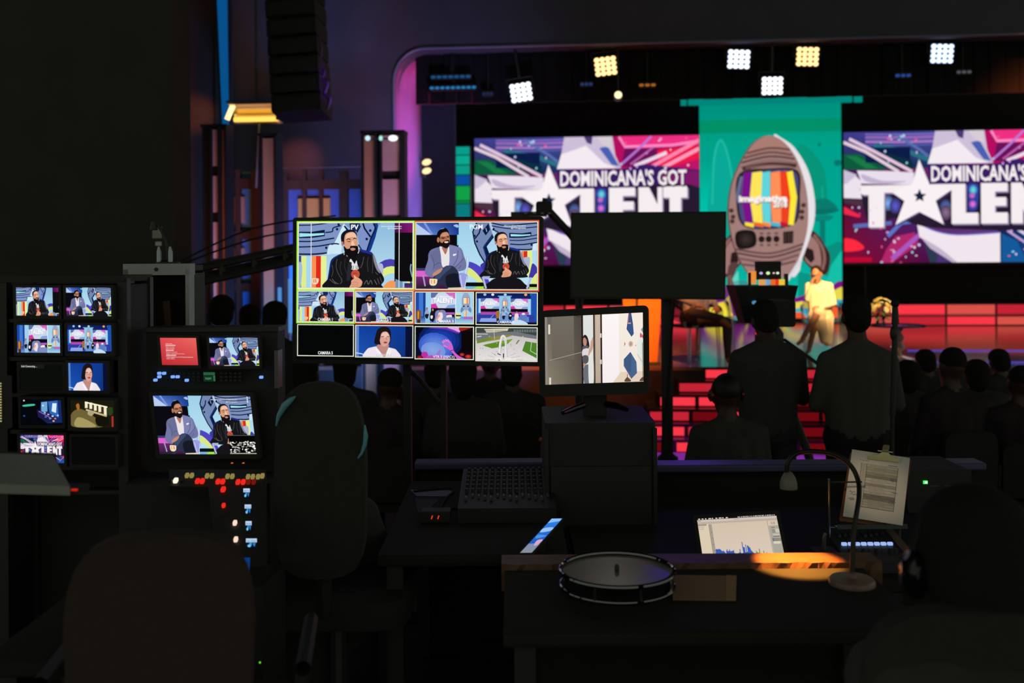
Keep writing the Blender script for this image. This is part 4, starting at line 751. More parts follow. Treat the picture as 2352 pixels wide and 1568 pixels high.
# red lit tiers
RED = glow('red_led_bright', '#ff3a4a', .95); RED2 = glow('red_led_mid', '#d8283a', .8); RED3 = glow('red_led_dim', '#8a0c16', .6); REDS = glow('red_led_salmon', '#f05a50', .8)
def tier(px0, px1, Y, z0, z1, nm, label, grp, wpan=.78):
    a, b = PY(px0, 700, Y).x, PY(px1, 700, Y).x
    t = thing('stage_tier', label, 'stage step', ((a+b)/2, Y, z0), group=grp)
    MB().box((0, .3, (z1-z0)/2), (b-a, .6, z1-z0)).build('deck', STEPM, t)
    k = max(1, int((b-a)/wpan)); wp = (b-a)/k
    for i in range(k):
        MB().box((-(b-a)/2+wp*(i+.5), -.012, (z1-z0)/2), (wp-.05, .024, z1-z0-.04)).build('light_panel', (RED, REDS, RED2)[(i*7+nm) % 3], t)
tier(1000, 1600, 19.25, ST, 1.15, 0, 'upper red-lit step behind the stage chairs, left of the banner', 'red-lit steps upstage')
tier(1000, 1600, 18.6, ST, .96, 1, 'lower red-lit step behind the stage chairs, left of the banner', 'red-lit steps upstage')
tier(1945, 2520, 19.25, ST, 1.15, 2, 'upper red-lit step at the back of the stage, right of the banner', 'red-lit steps upstage')
tier(1945, 2520, 18.6, ST, .96, 1, 'lower red-lit step at the back of the stage, right of the banner', 'red-lit steps upstage')
# front stairs
t = thing('stage_stairs', 'flared front stage stairs with glowing red risers', 'stairs', (P(1740, 950, 10.8).x, 11.5, 0))
edges = [(1617, 1905), (1556, 1935), (1512, 1960), (1488, 1985), (1470, 2005), (1455, 2025)]
for i, (pa, pb) in enumerate(edges):
    Y = 11.48-.2*i; z1 = ST-.13*i; a = PY(pa, 900, Y).x-t.location.x; b = PY(pb, 900, Y).x-t.location.x; yl = Y-t.location.y
    s_ = MB().box(((a+b)/2, (yl+.0)/2+.01, z1/2 if i else z1/2), (b-a, -yl+.02 if i else .02, z1-.004)).build('step', STEPM, t)
    k = max(3, int((b-a)/.42)); wp = (b-a)/k
    for j in range(k):
        mtl = (RED, RED2, RED)[(i+j) % 3] if j < k*.55 else (RED3 if (i+j) % 2 else RED2)
        if i >= 3: mtl = (RED2, RED3, RED)[(i*2+j) % 3] if j < k*.55 else RED3
        MB().box((a+wp*(j+.5), yl-.012, z1-.075), (wp-.045, .02, .088)).build('light_panel', mtl, s_)
# blue edge strips of the stage lip, right
for px0, px1, py, z, lab in ((2085, 2500, 833, ST, 'violet-blue lit edge strip along the right stage lip'), (2085, 2500, 806, ST, 'thin blue lit strip set in the right stage floor')):
    a = PZ(px0, py, ST); b = PZ(px1, py, ST); b.y = a.y
    tag(MB().box(((a.x+b.x)/2, a.y, ST+.008), (b.x-a.x, .02, .016)).build('led_strip', glow('lip_blue', '#6a5ad8', .55)), lab, 'light strip')
# lectern
t = thing('lectern', 'wooden lectern lit orange on the stage beside the black screen', 'lectern', PZ(1474, 836, ST), 0)
ORW = mat('orange_wood', '#d8842a', .5, noise=.3, scale=6)
mb = MB(); mb.add([(-.17, -.15, 0), (.17, -.15, 0), (.17, .15, 0), (-.17, .15, 0), (-.24, -.2, 1.05), (.24, -.2, 1.05), (.24, .2, 1.18), (-.24, .2, 1.18)], [(0, 3, 2, 1), (4, 5, 6, 7), (0, 1, 5, 4), (1, 2, 6, 5), (2, 3, 7, 6), (3, 0, 4, 7)]); mb.build('body', ORW, t)
MB().box((0, 0, 1.14), (.56, .46, .03), Matrix.Rotation(R(18), 3, 'X')).build('reading_top', ORW, t); MB().box((-.06, -.185, .55), (.03, .03, .95)).build('front_rib', BLACK, t); MB().box((0, 0, .02), (.42, .36, .04)).build('plinth', BLACK, t)
# lamps in the stage opening
def blinder(px, py, Y, col, halo, s, label, tilt=0):
    c = PY(px, py, Y); t = thing('matrix_light', label, 'stage light', c, 0, 'square lamps above the stage')
    D = .30*s; MB().bev((0, .06, 0), (D, .10, D*.86), .02, 1).build('housing', BLACKM, t, rot=None)
    gm = glow('lamp_'+col[1:], col, 2.2)
    me = None
    for i in range(4):
        for j in range(4):
            x, z = (i-1.5)*D*.235, (j-1.5)*D*.2
            if me is None: o = MB().ell((0, 0, 0), (D*.115, .02, D*.1), 12, 6).build('lens', gm, t, True); me = o.data
            else: o = obj('lens', me, None, t)
            o.location = (x, 0, z)
    MB().tube([(-D/2-.02, .06, 0), (-D/2-.02, .06, D*.62), (D/2+.02, .06, D*.62), (D/2+.02, .06, 0)], .012, 6).build('yoke', BLACKM, t)
    MB().tube([(0, .06, D*.62), (0, .06, max(.5, ZT-c.z+.02))], .015, 6).build('hanger', BLACKM, t)
    t.rotation_euler = (R(8), R(tilt), 0)
blinder(1197, 212, 12.98, '#e8f2ff', 0, 1.0, 'white square lamp hanging furthest left in the stage opening', -8)
blinder(1391, 152, 12.98, '#ffd08a', 0, 1.0, 'amber square lamp, the left one of the two amber lamps', -6)
blinder(1697, 136, 12.98, '#dce8ff', 0, 1.0, 'white square lamp just left of the right amber lamp', 3)
blinder(1774, 197, 12.98, '#f0f4ff', 0, .95, 'white square lamp hanging right above the rocket banner', 0)
blinder(1855, 130, 12.98, '#ffcc88', 0, 1.0, 'amber square lamp, the right one of the two amber lamps', 2)
blinder(2164, 123, 12.98, '#c4d8ff', 0, 1.0, 'blue-white square lamp furthest right in the stage opening', 2)
c = PY(1420, 218, 12.9); t = thing('round_spotlight', 'small round yellow-white spotlight below the left amber lamp', 'stage light', c)
MB().lathe([(.045, 0), (.06, .03), (.06, .16), (.03, .2)], 16, Matrix.Rotation(R(-90), 3, 'X')).build('housing', BLACKM, t, True); MB().ell((0, 0, 0), (.048, .015, .048)).build('lens', glow('lamp_ffeab0', '#ffeab0', 1.6), t, True)
MB().tube([(0, .08, .05), (0, .08, ZT-c.z+.02)], .012, 6).build('hanger', BLACKM, t)
# truss in the opening
zt_ = PY(1376, 172, 13.4).z; t = thing('lighting_truss', 'dark lighting truss crossing the top of the stage opening', 'truss', (XL+.9, 13.4, zt_))
for dz, dy in ((0, 0), (.22, 0), (.11, .2)): MB().tube([(0, dy, dz), (9.2, dy, dz)], .022, 8).build('chord', BLACKM, t)
for i in range(30):
    x = .15+i*.3; MB().tube([(x, 0, 0), (x+.15, 0, .22), (x+.3, 0, 0)], .01, 5).build('lacing', BLACKM, t)
for i in range(3): MB().tube([(.6+i*4, .1, .1), (.6+i*4, .1, ZT-zt_)], .012, 6).build('hanger', BLACKM, t)
for px, py, w_, c, lab in ((1035, 176, 95, '#1a5a90', 'upper dim blue light bar at the left of the stage opening'), (1040, 201, 110, '#2a86c8', 'lower blue light bar at the left of the stage opening'), (1347, 193, 30, '#28407a', 'small dim blue lamp on the truss right of the left white lamp'),
                           (1487, 195, 40, '#b86a20', 'small amber lamp bar on the truss below the left amber lamp'), (2075, 173, 36, '#2a50a8', 'small dim blue lamp on the truss near the right lamp'), (1120, 215, 26, '#20305a', 'tiny dim blue lamp beside the left white lamp'), (2215, 165, 34, '#5a5a60', 'small grey-lit lamp on the truss under the furthest right lamp')):
    k = PY(px, py, 13.06); wm = w_*13.1/F; t = thing('light_bar', lab, 'stage light', k)
    MB().bev((0, .04, 0), (wm, .06, .07), .015, 1).build('housing', BLACKM, t); nn = max(3, int(wm/.07))
    for i in range(nn): MB().ell((-wm/2+wm*(i+.5)/nn, .008, 0), (wm/nn*.42, .012, .018), 10, 6).build('lens', glow('bar_'+c[1:], c, .8), t)
    MB().tube([(0, .05, .03), (0, .05, ZT-k.z+.02)], .008, 6).build('hanger', BLACKM, t)
k = PY(976, 385, 14.8); t = thing('wall_lamp', 'pair of small warm lamps on the inner edge of the pink pillar', 'light', k)
MB().box((-.03, .02, 0), (.06, .05, .3)).build('bracket', BLACKM, t)
for dz in (.08, -.05): MB().ell((.03, -.02, dz), (.07, .04, .045), 12, 8, Matrix.Rotation(R(-15), 3, 'Y')).build('bulb', glow('warm_bulb', '#ffd9a0', 1.6), t, True)
# ------------------------------------------------------------------ set pieces left of the stage
FRM = mat('set_black_frame', '#0b0a0a', .7, noise=.3); PANEL = mat('set_pink_panel', '#c9a49a', .8, noise=.15, scale=4); TAN = mat('set_tan_panel', '#b5825a', .8, noise=.15, scale=4); BRW = mat('set_brown_beam', '#4c2810', .8, noise=.35, scale=10)
def set_column(px0, px1, pytop, Y, panels, label, mtl):
    a, b = PY(px0, pytop, Y), PY(px1, pytop, Y); w_ = b.x-a.x; h_ = a.z
    t = thing('set_column', label, 'column', ((a.x+b.x)/2, Y, 0), group='tall panelled columns beside the stage')
    MB().box((0, .12, h_/2), (w_, .2, h_)).build('core', FRM, t)
    for x0, x1, n_, gap, m2 in panels:          # fractions across, count, gap
        ph = (h_-.06-gap*(n_-1))/n_
        for i in range(n_): MB().box((w_*((x0+x1)/2-.5), .008, .03+ph/2+i*(ph+gap)), (w_*(x1-x0), .03, ph)).build('panel', m2, t)
        for x in (x0, x1): MB().box((w_*(x-.5), 0, h_/2), (.025, .06, h_)).build('frame_post', FRM, t)
    MB().box((0, .1, h_+.015), (w_+.01, .22, .03)).build('cap', FRM, t)
set_column(462, 520, 292, 10.6, [(.42, .72, 7, .11, PANEL), (.80, .98, 1, .1, TAN)], 'black-framed column with stacked pink panels, leftmost beside the stage', FRM)
set_column(594, 636, 312, 11.0, [(.18, .92, 1, .1, TAN)], 'narrow tan panelled column under the warm flood lamp', FRM)
set_column(828, 928, 306, 11.2, [(.06, .36, 1, .1, TAN), (.48, .93, 7, .1, PANEL)], 'wide column with pink panes nearest the pink pillar', FRM)
a = PY(877, 316, 11.05); t = thing('column_lights', 'three small white lamps at the top of the wide column', 'light', PY(880, 318, 11.1))
for px, rx, col in ((846, .03, '#b8e0f0'), (876, .022, '#9ad8d0'), (904, .055, '#f0fcff')):
    k = PY(px, 318, 11.1)-t.location; MB().ell(k+Vector((0, -.03, 0)), (rx, .02, .035 if rx > .03 else .03), 12, 8).build('lamp', glow('col_'+col[1:], col, 1.3), t, True)
MB().box((0, .02, .0), (.36, .03, .02)).build('mounting_bar', BLACKM, t)
# lattice screen of brown beams with blue glass
def lattice(px0, px1, Y, posts, rails, label, panes):
    a, b = PY(px0, 500, Y), PY(px1, 500, Y); t = thing('lattice_screen', label, 'screen wall', ((a.x+b.x)/2, Y, 0)); ox = t.location.x
    for px, py, w_ in posts:
        k = PY(px, py, Y); MB().box((k.x-ox, 0, k.z/2), (w_, .09, k.z)).build('post', BRW, t)
    for py, w_ in rails:
        z = PY((px0+px1)/2, py, Y).z; MB().box(((0, 0, z)), (b.x-a.x, .07, w_)).build('rail', BRW, t)
    for x0, y0, x1, y1, m2 in panes:
        p, q_ = PY(x0, y0, Y), PY(x1, y1, Y); MB().box(((p.x+q_.x)/2-ox, .03 if m2 in (PANEL, ORP) else .05, (p.z+q_.z)/2), (abs(q_.x-p.x), .05 if m2 in (PANEL, ORP) else .02, abs(p.z-q_.z))).build('pane', m2, t)
BLG = mat('blue_glass_pane', '#5aa4f0', .4, noise=.2, scale=3); BLD = mat('blue_grey_pane', '#5a6aa8', .5, noise=.2, scale=3); ORP = mat('orange_pane', '#e09a48', .7, noise=.1)
lattice(520, 596, 11.5, [(524, 388, .08), (588, 392, .10), (548, 390, .05)], [(422, .12), (540, .1), (660, .1), (790, .1)], 'brown beam lattice with blue panes between the two left columns', [(535, 395, 586, 415, BLG), (535, 430, 586, 535, BLG), (535, 548, 586, 655, BLG), (535, 668, 586, 780, BLG), (536, 452, 562, 512, PANEL), (536, 570, 562, 610, PANEL)])
lattice(640, 832, 11.6, [(650, 398, .11), (790, 392, .10), (700, 390, .04), (738, 390, .04)], [(424, .11), (600, .1), (760, .1)], 'wide brown beam lattice with blue-grey panes behind the big screen', [(660, 432, 785, 595, BLD), (795, 432, 828, 595, BLD), (660, 610, 785, 750, BLG), (684, 456, 758, 540, ORP)])
k0, k1 = PY(646, 386, 11.3), PY(830, 383, 11.3)
tag(MB().tube([(k0.x, 11.3, 0), (k0.x, 11.3, k0.z), (k1.x, 11.3, k0.z), (k1.x, 11.3, 0)], .014, 6).build('handrail', mat('steel_rail', '#b0a0a8', .3, .8)), 'thin steel handrail in front of the wide lattice', 'railing')
tb = thing('blue_wash_strip', 'tall narrow strip of blue light on the wall left of the flood lamp', 'light strip', PY(511, 380, 11.5)); q0 = PY(499, 0, 11.5)
zt = q0.z-tb.location.z+.6; MB().prism([(-.075, 0, zt), (.055, 0, zt), (.07, 0, 0), (.02, 0, 0)], (0, .04, 0)).build('wash_face', glow('painted_blue_wash', '#0a5a9c', .75), tb); MB().box((0, .07, zt/2), (.2, .05, zt)).build('backing', BLACKM, tb)  # blue light washing the wall strip, put in as a glowing face
for px, py0, py1, lab in ((643, 660, 764, 'thin glowing blue tube just left of the big screen, the left one of two'), (667, 640, 764, 'thin glowing blue tube just left of the big screen, the right one of two')):
    k = PY(px, py1, 10.4); t = thing('light_tube', lab, 'light', (k.x, k.y, 0), 0, 'blue light tubes'); zt = PY(px, py0, 10.4).z
    MB().tube([(0, 0, k.z), (0, 0, zt)], .02, 10).build('tube', glow('tube_blue', '#5a9ce8', .8), t, True); MB().tube([(0, 0, 0), (0, 0, k.z)], .012, 8).build('stand', BLACKM, t); MB().lathe([(.12, 0), (.12, .02), (.02, .03)], 16).build('base', BLACKM, t)
# warm flood lamp
c = PY(588, 258, 11.0); t = thing('flood_lamp', 'long warm yellow flood lamp under the hanging speakers', 'stage light', c); W_ = .60
mb = MB(); pr = [(.13, .12), (-.02, .12), (-.12, .02), (-.14, -.11), (-.12, -.12), (-.10, .0), (-.01, .09), (.13, .095)]
mb.prism([(-W_/2, -y, z) for y, z in pr], (W_, 0, 0)); mb.build('hood', BLACKM, t)
MB().prism([(-W_/2+.02, -y, z) for y, z in ((.12, .085), (0, .08), (-.085, -.01), (-.105, -.10), (-.10, -.105), (-.07, -.005), (0, .07), (.12, .075))], (W_-.04, 0, 0)).build('reflector', mat('warm_reflector', '#f2d080', .25, .6), t)
MB().tube([(-W_/2+.04, .02, -.075), (W_/2-.04, .02, -.075)], .028, 10).build('lamp_tube', glow('flood_glow', '#ffc858', 1.5), t, True)
MB().tube([(-W_/2-.03, -.02, -.08), (-W_/2+.04, -.02, .08)], .03, 10).build('end_lamp', glow('flood_glow2', '#ffe49a', 1.8), t, True)
MB().box((W_/2-.02, 0, 0), (.03, .24, .2)).build('end_plate', BLACKM, t); MB().tube([(0, .03, .1), (0, .03, 6)], .02, 6).build('hanger', BLACKM, t); MB().tube([(.02, .05, -.12), (0, .05, -.5), (-.02, .05, -.85)], .012, 6).build('cable', mat('grey_cable', '#8a8a90', .4), t)
spot('flood_lamp_wall_light', c+Vector((.25, -.1, -.15)), PY(690, 370, 12.8), '#ff8a70', 75, 22, .9, .05)
spot('flood_lamp_side_light', c+Vector((-.36, -.1, .05)), PY(446, 262, 11.6), '#ffa030', 26, 36, 1., .05)
# hanging line array
top = P(676, -10, 9.5); t = thing('line_array', 'black column of loudspeakers hanging from above, with a purple-lit cable', 'loudspeaker', P(690, 262, 9.5)); n_ = 7; bpy.context.view_layer.update()
for i in range(n_):
    f = i/(n_-1); c = P(694-16*f, 248-260*f/1.0, 9.5)-t.location
    mb = MB(); a_ = R(2+ (1-f)*6); mtx = Matrix.Rotation(-a_, 3, 'X') @ Matrix.Rotation(R(-3), 3, 'Y')
    mb.bev(c, (.47, .42, .165), .02, 0, 2, mtx); b_ = mb.build('cabinet', BLACK, t)
    MB().box(c+Vector((0, -.215, 0)), (.40, .012, .12), mtx).build('grille', mat('speaker_grille', '#34352f', .7, bump=.6, scale=200), b_)
for sx in (-.1, .12): MB().tube([P(676, 20, 9.5)-t.location+Vector((sx, .05, 0)), P(676, 20, 9.5)-t.location+Vector((sx, .05, 3))], .012, 6).build('rigging_wire', BLACKM, t)
cb = [P(x, y, 9.42)-t.location for x, y in ((728, 60), (738, 110), (732, 150), (744, 165), (736, 185), (752, 190), (746, 215), (758, 225), (752, 250))]
MB().tube(smoothpts([tuple(p) for p in cb], 5, False), .016, 6).build('cable', mat('purple_lit_cable', '#6a3a86', .35), t)
spot('cable_violet', P(1000, 420, 9.0), P(745, 190, 9.4), '#9a50ff', 60, 14, .8, .05)

# ------------------------------------------------------------------ clear stage chairs, flowers, table
CLEAR = bpy.data.materials.new('clear_acrylic'); CLEAR.use_nodes = True; nt = CLEAR.node_tree; nt.nodes.clear(); MATS['clear_acrylic'] = CLEAR
o_ = nt.nodes.new('ShaderNodeOutputMaterial'); mx = nt.nodes.new('ShaderNodeMixShader'); tr = nt.nodes.new('ShaderNodeBsdfTransparent'); gl = nt.nodes.new('ShaderNodeBsdfGlossy'); lw = nt.nodes.new('ShaderNodeLayerWeight')
tr.inputs[0].default_value = (.86, .84, .92, 1); gl.inputs['Roughness'].default_value = .08; lw.inputs[0].default_value = .45
nt.links.new(lw.outputs['Fresnel'], mx.inputs[0]); nt.links.new(tr.outputs[0], mx.inputs[1]); nt.links.new(gl.outputs[0], mx.inputs[2]); nt.links.new(mx.outputs[0], o_.inputs[0])
def ghost_chair(loc, rz, label):
    """clear armchair with oval back; faces local -y"""
    t = thing('acrylic_chair', label, 'chair', loc, rz, 'clear acrylic chairs on the stage')
    MB().bev((0, 0, .44), (.48, .46, .03), .08, 2, 4).build('seat', CLEAR, t, True)
    mb = MB(); out = [(.23*math.cos(R(a)), .22+.04*abs(math.cos(R(a))), .70+.24*math.sin(R(a))) for a in range(0, 360, 20)]
    mb.prism(out, (0, .025, 0)); mb.build('backrest', CLEAR, t, True)
    for s in (-1, 1):
        MB().tube([(s*.2, -.2, .43), (s*.21, -.22, 0)], [.025, .018], 8).build('leg', CLEAR, t, True); MB().tube([(s*.2, .2, .43), (s*.21, .26, 0)], [.025, .018], 8).build('leg', CLEAR, t, True)
        MB().tube(smoothpts([(s*.22, .22, .68), (s*.26, .05, .67), (s*.27, -.16, .64), (s*.25, -.2, .44)], 4, False), .02, 8).build('armrest', CLEAR, t, True)
    return t
woman_at = PZ(1880, 806, ST); man_at = PZ(1600, 834, ST)
ghost_chair(woman_at+Vector((.04, .1, 0)), R(-8), 'clear chair under the woman in the cream dress').scale = (.88, .88, .88); ghost_chair(man_at+Vector((-.02, .1, 0)), R(28), 'clear chair under the seated man on the stage'); ghost_chair(PZ(1712, 806, ST), R(5), 'empty clear chair on the stage behind the cameraman')
tp = PZ(2062, 826, ST); t = thing('pedestal_table', 'small clear pedestal table with carved stem at the right of the stage', 'table', tp)
MB().lathe([(.2, 0), (.2, .02), (.06, .05), (.04, .09), (.09, .15), (.05, .21), (.08, .27), (.04, .33), (.07, .37), (.05, .40)], 18).build('stem', mat('crystal_stem', '#d8b8a8', .1, .3), t, True); MB().lathe([(.32, .40), (.32, .425), (.0, .43)], 28).build('table_top', mat('dark_glass_top', '#2a3058', .08), t)
ft = thing('flower_bouquet', 'round bouquet of white and yellow flowers on the pedestal table', 'flowers', tp+Vector((-.2, 0, .431)))
MB().lathe([(.05, 0), (.06, .01), (.045, .05), (.07, .09)], 14).build('vase', CLEAR, ft, True)
rr = random.Random(4); FL = [mat('white_petals', '#fff0c8', .6), mat('yellow_petals', '#f4d870', .6)]
for i in range(34):
    a, e = rr.uniform(0, 6.28), rr.uniform(-.1, 1.45); r_ = rr.uniform(.1, .15); c = Vector((r_*math.cos(a)*math.cos(e)*1.2, r_*math.sin(a)*math.cos(e), .15+r_*math.sin(e)*1.15))
    mb = MB(); nrm = c-Vector((0, 0, .13)); qd = nrm.to_track_quat('Z', 'Y').to_matrix()
    for k in range(6): mb.ell(c+qd @ Vector((.022*math.cos(k*1.05), .022*math.sin(k*1.05), 0)), (.02, .012, .007), 6, 4, qd @ Matrix.Rotation(k*1.05, 3, 'Z'))
    mb.ell(c+qd @ Vector((0, 0, .006)), (.01, .01, .008), 6, 4); mb.build('flower', FL[i % 2], ft)
for i in range(12):
    a = i*.52; c = Vector((.12*math.cos(a), .12*math.sin(a), .10+.03*math.sin(i*3))); MB().ell(c, (.05, .02, .008), 8, 4, Matrix.Rotation(a, 3, 'Z') @ Matrix.Rotation(.4, 3, 'Y')).build('leaf', mat('leaf_green', '#3a6a2a', .6), ft)

# ------------------------------------------------------------------ people: one continuous skin grown over a posed skeleton
def hull_caps(p0, r0, p1, r1, n=10):
    b = bmesh.new(); vs = []
    for p, r_ in ((Vector(p0), r0), (Vector(p1), r1)):
        for i in range(1, 6):
            th = math.pi*i/6
            for k in range(n): vs.append(b.verts.new(p+Vector((math.sin(th)*math.cos(2*math.pi*k/n), math.sin(th)*math.sin(2*math.pi*k/n), math.cos(th)))*r_))
        vs.append(b.verts.new(p+Vector((0, 0, r_)))); vs.append(b.verts.new(p-Vector((0, 0, r_))))
    bmesh.ops.convex_hull(b, input=vs); b.verts.ensure_lookup_table(); b.verts.index_update()
    bmesh.ops.delete(b, geom=[v for v in b.verts if not v.link_faces], context='VERTS'); b.verts.index_update()
    out = ([v.co.copy() for v in b.verts], [tuple(v.index for v in f.verts) for f in b.faces]); b.free(); return out
def grow_skin(name, prims, mats, voxel=.014, parent=None):
    """prims: ('c', p0, r0, p1, r1, mat) tapered limb or ('e', centre, radii, rot or None, mat)"""
    mb = MB()
    for p in prims:
        if p[0] == 'c': mb.add(*hull_caps(p[1], p[2], p[3], p[4]))
        else: mb.ell(p[1], p[2], 14, 10, p[3])
    tmp = mb.build('tmp', None); rm = tmp.modifiers.new('r', 'REMESH'); rm.mode = 'VOXEL'; rm.voxel_size = voxel
    sm = tmp.modifiers.new('s', 'SMOOTH'); sm.factor = .5; sm.iterations = 3
    dg = bpy.context.evaluated_depsgraph_get(); me = bpy.data.meshes.new_from_object(tmp.evaluated_get(dg)); old = tmp.data; bpy.data.objects.remove(tmp); bpy.data.meshes.remove(old)
    me.name = name; n_ = len(me.polygons); cen = np.empty(n_*3, dtype=np.float32); me.polygons.foreach_get('center', cen); cen = cen.reshape(-1, 3).astype(float); best = np.full(n_, 9e9); idx = np.zeros(n_, dtype=np.int32)
    for p in prims:
        if p[0] == 'c':
            a, b = np.array(p[1], float), np.array(p[3], float); ab = b-a; t = np.clip(((cen-a) @ ab)/max(1e-9, ab @ ab), 0, 1); d = np.linalg.norm(cen-(a+t[:, None]*ab), axis=1)-(p[2]+(p[4]-p[2])*t)
        else:
            q = cen-np.array(p[1], float)
            if p[3] is not None: q = q @ np.array(p[3])
            r_ = np.array(p[2], float); d = (np.linalg.norm(q/r_, axis=1)-1)*r_.min()
        k = d < best; best[k] = d[k]; idx[k] = p[-1]
    me.materials.clear()
    o = obj(name, me, mats, parent); me.polygons.foreach_set('material_index', idx); me.polygons.foreach_set('use_smooth', [True]*n_); me.update(); return o
def hand(wr, fwd, up, curl, side, m_):
    """palm with five bent fingers: wr wrist, fwd finger direction, up back of hand, side +1 thumb on fwd x up"""
    wr, f, u = Vector(wr), Vector(fwd).normalized(), Vector(up).normalized(); s = f.cross(u)*side; u = s.cross(f)*side if side > 0 else f.cross(s)*-1
    u = (Vector(up)-f*Vector(up).dot(f)).normalized(); out = [('c', wr, .026, wr+f*.07+s*.014, .019, m_), ('c', wr, .024, wr+f*.07-s*.018, .019, m_)]
    for i, (off, ln) in enumerate(((.03, .075), (.01, .083), (-.01, .078), (-.03, .062))):
        b0 = wr+f*.08+s*off; c1 = R(curl*.6); c2 = R(curl*1.5); b1 = b0+(f*math.cos(c1)-u*math.sin(c1))*ln*.5; b2 = b1+(f*math.cos(c2)-u*math.sin(c2))*ln*.5
        out += [('c', b0, .0105, b1, .0095, m_), ('c', b1, .0095, b2, .008, m_)]
    t0 = wr+f*.025+s*.03; t1 = t0+(f*.7+s*.7-u*.3).normalized()*.04; t2 = t1+(f*.95+s*.1-u*.3).normalized()*.034
    return out + [('c', t0, .014, t1, .012, m_), ('c', t1, .012, t2, .009, m_)]
def human(name, J, mats, hair=None, voxel=.014, bulk=1., loc=(0, 0, 0), rz=0, label='', hairpts=None, curl=(30, 30), skirt=None, hands=True, sleeve=1, group=None, headfwd=None, hscale=1.):
    """J joints in local metres, figure faces +y. mats: [skin, top, trousers, shoes]"""
    V = {k: Vector(v) for k, v in J.items()}; pr = []; b = bulk
    pel, ch, nk, hd = V['pelvis'], V['chest'], V['neck'], V['head']; f = Vector(headfwd or (0, 1, 0)).normalized(); upv = (hd-nk).normalized(); rt = f.cross(upv).normalized(); f = upv.cross(rt); hm = Matrix((rt, f, upv)).transposed(); hs = hscale
    sl, sr = V['sh_l'], V['sh_r']; hl, hr = V['hip_l'], V['hip_r']; SK = 0
    for s_, h_ in ((sl, hl), (sr, hr)):
        inn = s_.lerp(ch, .45); pr += [('c', h_.lerp(pel, .25), .115*b, inn, .105*b, 1), ('c', inn, .10*b, s_, .068*b, 1)]
    pr += [('c', pel, .125*b, ch, .135*b, 1), ('c', hl, .115*b, hr, .115*b, 2), ('c', nk+Vector((0, 0, -.005)), .058, sl.lerp(nk, .12), .062*b, 1), ('c', nk+Vector((0, 0, -.005)), .058, sr.lerp(nk, .12), .062*b, 1), ('c', ch, .09, nk, .058, 1), ('c', nk, .058, hd-upv*.03, .055, SK)]
    H = lambda x, y, z: hd+hm @ Vector((x*hs, y*hs, z*hs))
    pr += [('e', H(0, -.012, .025), (.078*hs, .098*hs, .10*hs), hm, SK), ('e', H(0, .025, -.035), (.06*hs, .07*hs, .085*hs), hm, SK), ('c', H(0, .094, .005), .011, H(0, .112, -.03), .016, SK), ('e', H(0, .088, -.062), (.026, .014, .010), hm, SK), ('e', H(0, .068, -.1), (.032, .03, .024), hm, SK), ('c', H(-.045, .086, .03), .011, H(.045, .086, .03), .011, SK)]
    for s in (-1, 1): pr += [('e', H(s*.08, -.005, -.01), (.012, .026, .034), hm, SK)]
    for s, S in ((-1, 'l'), (1, 'r')):
        sh, el, wr = V['sh_'+S], V['el_'+S], V['wr_'+S]; mt2 = 1 if sleeve else 0
        pr += [('c', sh, .062*b, el, .048*b, 1), ('c', el, .046*b, wr, .031, mt2)]
        if hands:
            fw = (V.get('fi_'+S, wr+(wr-el)) - wr); pr += hand(wr, fw, V.get('up_'+S, Vector((s, .2, .3))), curl[0 if s < 0 else 1], -s, SK)
        hp, kn, an, to = V['hip_'+S], V['kn_'+S], V['an_'+S], V['to_'+S]
        bare = skirt is not None
        pr += [('c', hp, .098*b, kn, .062*b, 2), ('c', kn, .058*b, an.lerp(kn, .55), .056*b, 0 if bare else 2), ('c', an.lerp(kn, .55), .055*b, an, .038, 0 if bare else 2), ('c', an, .036, an.lerp(to, .15)-Vector((0, 0, .03)), .034, 3), ('c', an.lerp(to, .1)-Vector((0, 0, .02)), .036, to, .028, 3)]
    if skirt: pr += skirt
    o = grow_skin(name, pr, mats, voxel); o.location = loc; o.rotation_euler = (0, 0, rz); tag(o, label, 'person', group)
    if hair:
        hp_ = hairpts or [((0, -.022, .05), (.088, .102, .088)), ((0, -.05, -.01), (.080, .072, .095))]
        grow_skin('hair', [('e', H(*c), tuple(x*hs for x in r_), hm, 0) for c, r_ in hp_], [hair], voxel, o)
    return o
def standing(h=1.75, hd_dy=.03):
    k = h/1.75; J = dict(pelvis=(0, 0, .96), chest=(0, -.01, 1.32), neck=(0, -.01, 1.47), head=(0, .02, 1.63), sh_l=(-.178, -.01, 1.375), sh_r=(.178, -.01, 1.375), el_l=(-.25, -.03, 1.12), el_r=(.25, -.03, 1.12), wr_l=(-.25, .08, .88), wr_r=(.25, .08, .88),
                  hip_l=(-.09, 0, .92), hip_r=(.09, 0, .92), kn_l=(-.11, .03, .5), kn_r=(.11, .03, .5), an_l=(-.12, -.02, .09), an_r=(.12, -.02, .09), to_l=(-.13, .14, .035), to_r=(.13, .14, .035))
    return {a: tuple(x*k for x in v) for a, v in J.items()}
